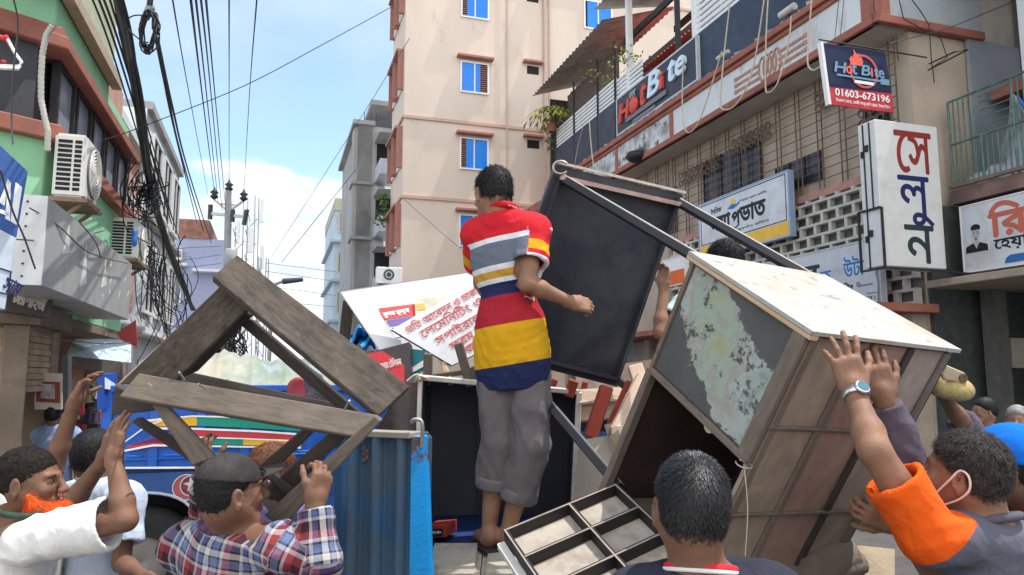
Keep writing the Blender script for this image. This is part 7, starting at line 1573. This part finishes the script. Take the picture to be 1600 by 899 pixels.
    # shirt
    if g.get('shirt'):
        T = g['shirt']; f = Field(); q = T.get('q', .016); torso(f, q); hem = T.get('hem', .10)
        f.ell(pel+up*.02, A, (.158*sc+q*1.2, .115*sc+q*1.4, .34), .04); f.cut(pel-up*hem, -up); f.cut(nb+up*T.get('neck', .042), up+fw*T.get('nt', -.15))
        ends = []
        for s_, e, w in ((sl, g['el'], g['wl']), (sr, g['er'], g['wr'])):
            fl = T.get('sleeve', .72); r0 = .055*sc+q
            if fl == 'long': f.rc(s_, e, r0, .048*sc+q*.8, .04); f.rc(e, e+(w-e)*.92, .050*sc+q*.6, .036*sc+q*.5, .03, True)
            elif fl > 1: f.rc(s_, e, r0, .048*sc+q*.8, .04); f.rc(e, e+(w-e)*(fl-1), .050*sc+q*.6, .043*sc+q*.6, .03, True)
            else:
                c1 = s_+(e-s_)*fl; rb = .055*sc+q+T.get('flare', .006); f.rc(s_, c1, r0, rb, .035, True); ends.append((c1, unit(e-s_), rb))
        for c1, dd, rb in ends: f.bore(c1-dd*.045, c1+dd*.05, rb-.011, rb-.0075)
        V, F = f.mesh(res); V = smooth(V, F, 1)
        Nn = vnormals(V, F); V = V+Nn*(folds(V, T.get('seed',1)+50, T.get('amp',.006)*.45, 38, T.get('axis'))+folds(V, T.get('seed', 1), T.get('amp', .006), T.get('fs', 16), T.get('axis')))[:,None]
        # rest coordinates
        rest = np.zeros_like(V); L_ = np.linalg.norm(nb-pel)+hem; tl = T.get('tilt', 0)
        rest[:,0] = (V-pel)@xr; rest[:,1] = ((nb-V)@up+tl*((V-nb)@xr))/(L_ if T.get('norm', True) else 1.0)
        for sg, s_, e, w in ((-1, sl, g['el'], g['wl']), (1, sr, g['er'], g['wr'])):
            for k, (a, b) in enumerate(((s_, e), (e, w))):
                ba = b-a; L2 = float(ba@ba); t = ((V-a)@ba)/L2; r = np.linalg.norm(V-a-np.clip(t,0,1)[:,None]*ba, axis=1)
                inside = (r < .125*sc) & (t > T.get('t0', .12) if k == 0 else (t > -.05) & (r < .075*sc)) & (t < 1.1)
                out = ((V-s_)@(xr*sg) > T.get('ox', -.03)) | (k == 1) | (((V-chest)**2).sum(1) > .04)
                m_ = inside & out
                ref = unit(np.cross(ba, fw if abs(np.dot(unit(ba), fw)) < .8 else up)); r2 = np.cross(unit(ba), ref); an = np.arctan2((V-a)@r2, (V-a)@ref)
                rest[m_,0] = an[m_]*.06; 
                if T.get('norm', True): rest[m_,1] = t[m_]/(T.get('sleeve', .72) if isinstance(T.get('sleeve', .72), float) else 1)
                else: rest[m_,1] = t[m_]*math.sqrt(L2)+(.3 if k else 0)
                rest[m_,2] = 1
        mesh_obj('shirt', V, F, T['mat'], root, rest)
        if T.get('collar'):
            mb = MB(); cc = nb+up*.012; n = 24; q = []
            for i in range(n+1):
                a = 2*math.pi*i/n; q.append(Vector(map(float, cc+xr*math.cos(a)*.070*sc+fw*math.sin(a)*.066*sc+up*(.012-.016*math.sin(a)))))
            rr = T.get('cr', .016)
            mb.tube(q, rr, 8, False); co = mb.build('collar', T['collar'], root)
            if T.get('trim'):
                mb = MB(); mb.tube([v-Vector(map(float,up))*.008+(v-Vector(map(float,cc)))*.16 for v in q], .0045, 6, False); mb.build('collar_trim', T['trim'], co)
    if g.get('trousers'):
        T = g['trousers']; f = Field(); q = T.get('q', .02); f.ell(pel-up*.02, A, (.152*sc+q*.3, .105*sc+q*.3, .12*sc), .04); cuts = T.get('cuff', (.86,.86))
        for (h_, k_, a_), cu in zip(((hl, kl, al), (hr, kr, ar)), cuts):
            f.rc(h_, k_, .077*sc+q, .064*sc+q, .014); f.rc(k_, k_+(a_-k_)*cu, .064*sc+q, .062*sc+q*1.2, .01, True)
        f.cut(pel+up*.02, up)
        V, F = f.mesh(res*1.1); V = smooth(V, F, 1); Nn = vnormals(V, F); V = V+Nn*(folds(V, 21, T.get('amp', .006), 15)+folds(V, 22, T.get('amp', .006)*.6, 34, (0,0,1)))[:,None]; V = smooth(V, F, 1, .4)
        o = mesh_obj('trousers', V, F, T['mat'], root)
        if T.get('turnup'):
            for (k_, a_), cu in zip(((kl, al), (kr, ar)), cuts):
                d = unit(a_-k_); c0 = k_+(a_-k_)*cu; mb = MB(); mb.lathe(Vector(map(float,c0)), Vector(map(float,-d)), [(.066,-.008),(.078,-.009),(.081,.0),(.083,.03),(.081,.042),(.070,.040)], 28); mb.build('turn_up', T['turnup'], o)
    return root, body, dict(x=x, y=y, z=z, hc=hc, A=A, pel=pel, chest=chest, al=al, ar=ar, tf=tf)
def vec(v): return Vector(map(float, v))
# ---------------------------------------------------------------- the cast
def cast():
    white_cl = cloth('white_cotton', (.70,.70,.68)); pale_blue = cloth('pale_blue_cotton', (.48,.55,.66)); grey_tr = cloth('grey_trousers', (.135,.118,.122), var=.14); dark_tr = cloth('dark_trousers', (.04,.042,.06))
    # man on the truck
    r, b, k = person(dict(label='person in red, grey and yellow striped polo standing on the truck bed, seen from behind', res=.0045, sc=.93, floor=FLOOR, skin=skin_c,
        hc=P(770,303,3.24), hf=(-.42,.88,-.12), nb=P(784,336,3.21), sl=P(744,366,3.28), sr=P(835,360,3.17), el=P(752,442,3.52), wl=P(775,478,3.72), er=P(824,443,3.06), wr=P(893,473,3.16),
        hr=dict(d=(.85,.35,-.12), n=(-.2,.85,-.45), curl=[.9,1.0,1.05,1.1], spread=.02, thumb=.3, tc=.5), pel=P(800,563,3.2), hipl=P(778,592,3.22), hipr=P(828,592,3.17), kl=P(779,690,3.16), al=P(764,826,3.17), kr=P(830,694,3.12), ar=P(794,828,3.14), foot=(-.35,.93,0),
        hair=dict(front=.075, back=-.055, th=.006, n=2600, L=.026, w=.0008, mat=hair_m, dir=(0,0,-.5), jit=.5),
        shirt=dict(mat=attr_mat('striped_polo', polo), sleeve=.62, hem=.115, q=.012, amp=.0065, seed=3, collar=cloth('polo_red', (.55,.018,.03)), trim=white_cl, tilt=.12, t0=.02, ox=.012, flare=.011, fs=13),
        trousers=dict(mat=grey_tr, cuff=(.50,.62), q=.016, turnup=cloth('grey_turnup', (.16,.148,.16)), amp=.010)))
    for a in (k['al'], k['ar']):
        t = unit(k['tf']); s = np.cross(t, (0,0,1)); mb = MB(); F = Frame(vec(a-np.array((0,0,.092))), vec(s), vec(t)); mb.poly(F, [(x, y) for x, y in ((-.042,-.07),(-.03,-.085),(.03,-.085),(.042,-.07),(.045,.08),(.035,.15),(0,.175),(-.035,.15),(-.045,.08))], 0, .02); mb.build('sandal', rubber, r, bev=.004)
    # thinning crown
    # bearded man at the left
    r, b, k = person(dict(label='person with bright orange beard and white shirt pushing the wooden frame upwards', res=.0042, skin=skin_b, eyes=True, sc=.95,
        hc=P(46,752,2.5), hf=(.96,.20,.02), nb=P(8,822,2.52), sl=P(28,836,2.72), sr=P(42,846,2.36), el=P(108,792,2.82), wl=P(163,718,2.72), er=P(196,812,2.36), wr=P(178,716,2.44),
        hl=dict(d=(.12,.0,1), n=(.75,.6,0), curl=.25, spread=.25), hr=dict(d=(.06,.12,1), n=(.62,.75,.1), curl=[.25,.22,.25,.3], spread=.2, thumb=.75),
        pel=P(-20,1052,2.6), hair=dict(front=.058, back=-.06, th=.004, n=3000, L=.008, w=.0006, mat=mat('dark_short_hair',(.018,.014,.012),.75,var=.4,vscale=40,spec=.15), jit=.4),
        shirt=dict(mat=white_cl, sleeve=.84, hem=.2, q=.016, amp=.0075, seed=8, collar=white_cl, cr=.02, flare=.016, fs=14), trousers=dict(mat=dark_tr)))
    x, y, z, hc = k['x'], k['y'], k['z'], k['hc']; f = Field(); g = lambda a, b_, c: hc+x*a+y*b_+z*c
    f.ell(g(0,.088,-.100), (x,y,z), (.040,.042,.030), .03); f.ell(g(0,.090,-.122), (x,y,z), (.032,.040,.024), .03)
    for s in (-1,1): f.rc(g(.060*s,.022,-.042), g(.048*s,.040,-.082), .010, .018, .03); f.rc(g(.048*s,.035,-.082), g(.02*s,.07,-.105), .020, .022, .03)
    V, F = f.mesh(.005); Nn = vnormals(V, F); beard = mat('henna_beard', (.75,.115,.010), .75, var=.35, vscale=30); o = mesh_obj('beard', V, F, beard, r)
    VV, FF = hair_strands(V, Nn, hc, None, 5200, .034, .0006, 4, lambda p, n: y*.8-z*.7+0*p, .5); mesh_obj('beard_strands', VV, FF, beard, o)
    mb = MB(); mb.tube(catn([P(-6,800,2.38), P(20,806,2.36), P(52,806,2.38), P(64,800,2.46)]), .011, 6); mb.build('lanyard', mat('lanyard_green',(.02,.05,.03),.7,var=.6,vscale=40), r)
    mb = MB(); mb.slab([P(-2,772,2.40),P(4,776,2.40),P(9,786,2.40),P(-2,790,2.40)], .006); mb.build('collar_label', white_ink, r)
    # raised arm behind him
    person(dict(label='person hidden behind the orange bearded head, one bare arm raised with spread fingers', res=.0048, skin=skin_b, sc=.95,
        hc=P(58,764,3.1), hf=(.9,.4,0), nb=P(40,822,3.1), sl=P(40,835,3.32), sr=P(66,838,2.98), el=P(60,900,3.4), wl=P(80,960,3.3), er=P(86,722,3.04), wr=P(117,628,3.0),
        hr=dict(d=(.35,.1,.9), n=(.9,.1,-.25), curl=[.35,.5,.6,.7], spread=.45, thumb=.9), hair=dict(front=.06, back=-.06, th=.006), shirt=dict(mat=cloth('faded_shirt',(.42,.40,.36)), sleeve=.5, hem=.15), trousers=dict(mat=dark_tr)))
    # pale blue shirt, second row
    person(dict(label='person in pale blue shirt just right of the orange beard, facing the truck', res=.006, skin=skin_b, sc=.95,
        hc=P(151,712,3.3), hf=(.45,.88,0), nb=P(148,760,3.28), sl=P(118,778,3.42), sr=P(196,782,3.16), el=P(110,870,3.4), wl=P(140,940,3.5), er=P(190,880,3.05), wr=P(228,905,2.95),
        hair=dict(front=.06, back=-.07, th=.009, n=1800, L=.014, w=.0008), shirt=dict(mat=pale_blue, sleeve=.7, hem=.18, amp=.009, seed=12, collar=pale_blue, q=.02), trousers=dict(mat=dark_tr)))
    # walking away further back
    person(dict(label='person in sky blue shirt walking away past the shop posters', res=.012, skin=skin_b, sc=.93,
        hc=P(88,648,7.0), hf=(.2,.95,0), nb=P(86,668,7.0), sl=P(60,680,7.05), sr=P(113,680,6.95), el=P(52,722,7.1), wl=P(56,765,7.0), er=P(122,724,7.0), wr=P(120,765,6.9),
        hair=dict(front=.06, back=-.07, th=.009), shirt=dict(mat=cloth('sky_blue_shirt',(.30,.40,.62)), sleeve=.95, hem=.18, amp=.008, q=.02), trousers=dict(mat=dark_tr)))
    person(dict(label='person in grey green shirt standing in the shop doorway before the framed poster', res=.012, skin=skin_b, sc=.93,
        hc=P(66,632,7.3), hf=(.9,-.3,0), nb=P(64,650,7.3), sl=P(52,660,7.55), sr=P(58,664,7.15), el=P(50,700,7.6), wl=P(70,716,7.4), er=P(60,704,7.1), wr=P(80,712,7.1),
        hair=dict(front=.06, back=-.06, th=.009), shirt=dict(mat=cloth('grey_green_shirt',(.16,.18,.17)), sleeve=.95, hem=.15), trousers=dict(mat=dark_tr)))
    # checked shirt and cap
    pl = attr_mat('checked_shirt', plaid)
    r, b, k = person(dict(label='person in checked shirt and worn black cap gripping the wooden frame', res=.0042, skin=skin_b, sc=.96, hs=1.0,
        hc=P(362,768,2.34), hf=(.74,.66,.10), nb=P(352,834,2.38), sl=P(288,856,2.48), sr=P(440,850,2.28), el=P(322,872,2.74), wl=P(322,742,2.62), er=P(499,880,2.24), wr=P(492,785,2.30),
        hl=dict(d=(-.25,.1,1), n=(.3,.9,0), curl=.6), hr=dict(d=(.22,.18,.95), n=(-.72,.62,.0), curl=[1.1,1.1,1.1,1.15], spread=.04, thumb=.4, tc=.5), pel=P(352,1085,2.45),
        hair=dict(front=.07, back=-.07, th=.005, n=1500, L=.010, w=.0007), shirt=dict(mat=pl, sleeve=1.86, hem=.2, q=.020, amp=.0065, seed=15, collar=cloth('checked_collar',(.10,.05,.10),var=.6,vscale=60), cr=.02, norm=False, fs=15), trousers=dict(mat=dark_tr)))
    x, y, z, hc = k['x'], k['y'], k['z'], k['hc']; f = Field(); f.ell(hc-y*.012+z*.030, (x,y,z), (.084,.105,.093), .02); f.cut(hc+z*.035+y*.0, -z*1.0+y*.12*0-y*.22)
    V, F = f.mesh(.005); V = smooth(V, F, 1); V = V+vnormals(V, F)*folds(V, 5, .002, 30)[:,None]; capm = cloth('black_cap', (.040,.036,.036), var=.25, vscale=12, stain=(.085,.075,.07), sscale=7); o = mesh_obj('cap', V, F, capm, r)
    mb = MB(); n = 14; Vb = []
    for i in range(n+1):
        a = math.pi*(i/n-.5)*.92
        for j in range(5): rr = .080+.078*j/4*math.cos(a)**.6; Vb.append(vec(hc+x*.082*math.sin(a)+y*(.05+(rr-.03)*math.cos(a)*1.1)+z*(.052+.004*j/4-.016*math.sin(a)**2)))
    mb.add(Vb+[v-vec(z)*.004 for v in Vb], [(i*5+j,(i+1)*5+j,(i+1)*5+j+1,i*5+j+1) for i in range(n) for j in range(4)]+[(75+i*5+j+1,75+(i+1)*5+j+1,75+(i+1)*5+j,75+i*5+j) for i in range(n) for j in range(4)]+[(i*5+4,(i+1)*5+4,75+(i+1)*5+4,75+i*5+4) for i in range(n)], True); mb.build('cap_brim', capm, o)
    mb = MB(); mb.lathe(vec(hc-y*.012+z*.122), vec(z), [(0,.004),(.006,.003),(.008,-.002)], 10); mb.build('cap_button', capm, o)
    # henna haired onlooker behind the frame
    person(dict(label='person with reddish hennaed hair and violet clothes behind the black cap', res=.007, skin=skin_a, sc=.93,
        hc=P(418,738,3.15), hf=(-.6,-.6,0), nb=P(424,778,3.15), sl=P(462,800,3.1), sr=P(390,800,3.25), el=P(475,850,3.0), wl=P(455,785,2.85), er=P(380,860,3.2), wr=P(400,900,3.1),
        hair=dict(front=.05, back=-.07, th=.012, n=4000, L=.02, w=.0007, jit=.6, mat=mat('henna_hair',(.15,.05,.02),.6,var=.4,vscale=30)), shirt=dict(mat=cloth('violet_cotton',(.23,.20,.42)), sleeve='long', hem=.2), trousers=dict(mat=dark_tr)))
    # man under the black table
    person(dict(label='person with black wavy hair half hidden behind the tables on the truck', res=.0055, skin=skin_a, sc=.95, floor=FLOOR,
        hc=P(1131,412,3.95), hf=(-.35,.9,0), nb=P(1122,452,3.95), sl=P(1072,478,3.98), sr=P(1172,478,3.95), el=P(1031,520,3.86), wl=P(1037,448,3.95), er=P(1200,550,3.8), wr=P(1180,600,3.7),
        hl=dict(d=(.1,.1,1), n=(-.7,-.6,0), curl=.9), hair=dict(front=.045, back=-.06, th=.014, n=4200, L=.026, w=.0012, rough=.003, jit=.9), shirt=dict(mat=cloth('pale_aqua_shirt',(.40,.56,.54)), sleeve=.55, hem=.15), trousers=dict(mat=dark_tr)))
    # boy in front
    nv = cloth('navy_tee', (.030,.032,.048))
    r, b, k = person(dict(label='person with short black hair in dark collared shirt, nearest to the lens, seen from behind', res=.0042, skin=skin_b, sc=.93, hs=.86,
        hc=P(1078,788,1.46), hf=(-.03,.98,.18), hu=(.05,0,1), nb=P(1096,908,1.45), sl=P(1000,950,1.48), sr=P(1196,940,1.42), el=P(985,1160,1.5), wl=P(1010,1290,1.7), er=P(1215,1150,1.42), wr=P(1190,1290,1.6),
        hair=dict(front=.06, back=-.045, th=.006, n=22000, L=.012, w=.00038, jit=.35, dir=(0,0,-.35), mat=mat('boy_hair',(.010,.0095,.011),.45,var=.3,vscale=60,spec=.5)), shirt=dict(mat=nv, sleeve=.7, hem=.15, collar=plain('trim_red',(205,30,45),.8), cr=.009, trim=white_cl, amp=.004, q=.018, neck=.03, seed=31), trousers=dict(mat=dark_tr)))
    # orange sleeve
    rg = attr_mat('raglan_shirt', raglan)
    r, b, k = person(dict(label='person in grey shirt with orange sleeves and a silver watch pushing the worn table', res=.0042, skin=skin_a, sc=.97, hs=.92,
        hc=P(1508,738,1.9), hf=(-.64,.73,.15), hu=(-.08,0,1), nb=P(1548,826,1.87), sl=P(1452,838,1.78), sr=P(1650,880,2.05), el=P(1366,704,1.80), wl=P(1335,612,1.93), er=P(1500,960,2.2), wr=P(1404,818,2.12),
        hl=dict(d=(-.16,.12,.97), n=(.12,.98,.0), curl=[.25,.2,.25,.4], spread=.28, thumb=.5), hr=dict(d=(-.8,.1,.3), n=(.1,.8,.4), curl=.9),
        hair=dict(front=.075, back=-.055, th=.006, n=11000, L=.019, w=.00045, mat=hair_g, smat=mat('mixed_strand',(.045,.039,.036),.65,var=.9,vscale=60,spec=.2), jit=.55), 
        shirt=dict(mat=rg, sleeve=.66, hem=.2, q=.010, amp=.006, seed=19, collar=cloth('grey_neck',(.10,.10,.13)), cr=.011, flare=.006, t0=-.15, ox=-.045, fs=15), trousers=dict(mat=dark_tr)))
    x, y, z, hc = k['x'], k['y'], k['z'], k['hc']; e = hc-x*.079-y*.012-z*.012                    # left ear
    mb = MB(); mb.tube(catn([vec(e+y*.055-z*.045+x*.01), vec(e+y*.022+z*.0), vec(e+z*.030), vec(e-y*.022+z*.022-x*.006), vec(e-y*.026-z*.01-x*.006), vec(e-y*.004-z*.04), vec(e+y*.03-z*.065+x*.01)]), .0028, 6); mb.build('mask_loop', plain('mask_pale',(222,205,200)), r)
    f = Field(); f.ell(hc+y*.07-z*.062, (x,y,z), (.058,.052,.050), .02); f.cut(hc+y*.022-z*.06, -y); V, F = f.mesh(.005); mesh_obj('face_mask', V, F, cloth('mask_pink',(.55,.40,.40)), r)
    w = Vector(P(1335,612,1.93)); dr = (Vector(P(1335,612,1.93))-Vector(P(1366,704,1.80))).normalized(); mb = MB(); mb.lathe(w-dr*.012, dr, [(.030,-.010),(.0345,-.010),(.0345,.010),(.030,.010)], 26); wt = mb.build('watch', mat('steel_band',(.62,.62,.62),.25,.9,var=.25,vscale=120), r)
    nd = (CO-w); nd = (nd-dr*nd.dot(dr)).normalized(); nd = (nd*.8+dr.cross(nd)*.62).normalized(); c = w-dr*.012+nd*.032; mb = MB(); mb.lathe(c, nd, [(0,0),(.020,0),(.021,.004),(.018,.008),(0,.008)], 24); mb.build('watch_case', mat('steel_band',(.62,.62,.62),.25,.9), wt); mb = MB(); mb.disc(c+nd*.0085, nd, 0, .0155, .001, 20); mb.build('watch_dial', plain('dial_teal',(70,110,120),.3), wt)
    # blue cap behind him
    pg = cloth('purple_grey_cotton', (.105,.088,.115), var=.15)
    r, b, k = person(dict(label='person in blue cap and purple grey long sleeves pushing behind the orange sleeve', res=.0046, skin=skin_b, sc=.95,
        hc=P(1576,730,2.1), hf=(-.75,.62,.1), nb=P(1600,806,2.28), sl=P(1512,822,2.22), sr=P(1668,830,2.45), el=P(1432,764,2.06), wl=P(1381,622,2.06), er=P(1560,742,2.6), wr=P(1498,652,2.42),
        hl=dict(d=(-.14,.12,.96), n=(.15,.95,.1), curl=[.35,.3,.3,.35], spread=.1, thumb=.4), hr=dict(d=(-.45,-.1,.6), n=(-.1,-.2,.95), curl=[.7,.6,.5,.5], spread=.2, thumb=.8),
        hair=dict(front=.06, back=-.06, th=.006, n=1500, L=.012, w=.0008), shirt=dict(mat=pg, sleeve='long', hem=.2, q=.016, amp=.008, seed=23, collar=pg, fs=22), trousers=dict(mat=dark_tr)))
    x, y, z, hc = k['x'], k['y'], k['z'], k['hc']; f = Field(); f.ell(hc-y*.012+z*.030, (x,y,z), (.086,.107,.097), .02); f.cut(hc+z*.012, -z-y*.15); bc = cloth('blue_cap', (.005,.15,.62)); V, F = f.mesh(.005); V = smooth(V, F, 1); o = mesh_obj('cap', V, F, bc, r)
    mb = MB(); mb.hexa([vec(hc+x*a+y*b_+z*c) for a, b_, c in ((-.07,.07,.02),(.07,.07,.02),(.05,.17,.01),(-.05,.17,.01),(-.07,.07,.03),(.07,.07,.03),(.05,.17,.018),(-.05,.17,.018))]); mb.build('cap_brim', bc, o, bev=.004)
    # faces far behind on the right
    for (px, py, D, hf, sh, lab) in ((1538,642,6.6,(-.95,.1,0),(.12,.12,.13),'person far back on the right, head in profile above the blue cap'), (1590,656,6.0,(-.6,-.7,0),(.30,.32,.34),'person with greying hair at the right edge in front of the dark shop')):
        person(dict(label=lab, res=.012, skin=skin_a, sc=.93, hc=P(px,py,D), hf=hf, nb=P(px+3,py+26,D), sl=P(px+ (34 if hf[1] < 0 else -2),py+42,D+ (0 if hf[1] < 0 else .2)), sr=P(px-(30 if hf[1] < 0 else -10),py+42,D-(0 if hf[1] < 0 else .2)), el=P(px+40,py+95,D+.2), wl=P(px+35,py+140,D), er=P(px-28,py+95,D-.2), wr=P(px-30,py+140,D-.2),
            hair=dict(front=.055, back=-.06, th=.01, mat=hair_m if D > 6.3 else mat('grey_hair',(.22,.21,.20),.7,var=.4,vscale=30)), shirt=dict(mat=cloth('far_shirt_%d' % px, sh), sleeve=.7, hem=.15), trousers=dict(mat=dark_tr)))
cast()
# dirty yellow pad held up between hand and table
def pad():
    c = P(1482,602,2.36); f = Field(); ax = unit((.95,.1,-.12)); ay = unit((.1,.9,.3)); az = np.cross(ax, ay)
    f.ell(V3(c), (ax, ay, az), (.070,.060,.036), .01); f.ell(V3(c)-az*.012, (ax, ay, az), (.066,.058,.030), .02)
    V, F = f.mesh(.004); V = V+vnormals(V, F)*folds(V, 2, .0016, 45)[:,None]
    t = thing('round_pad', c-UP*.04, 'dirty yellow round pad with a stitched flap held under the table corner', 'pad')
    mesh_obj('cushion', V, F, mat('dirty_yellow',(.42,.33,.12),.8,var=.3,vscale=20,stain=(.16,.12,.06),sscale=14,sthr=.52,bump=.4), t)
    a = Vector(map(float, ax)); d = Vector(map(float, ay)); n = Vector(map(float, az)); n = n if n.z > 0 else -n; o = c+n*.036-d*.03
    mb = MB(); pts = [(-.065,.022),(-.048,.036),(.02,.018),(.034,.0),(.022,-.018),(-.05,-.012)]; F2 = Frame(o, a, n+d*.35); mb.poly(F2, pts, .0, .014); mb.build('flap', mat('flap_buff',(.40,.32,.20),.8,var=.25,vscale=20), t, bev=.004)
    mb = MB(); mb.disc(F2.pt(.012,.0,.014), F2.n, .004, .014, .004, 16); mb.build('button', plain('button_dull',(90,72,50)), t)
pad()
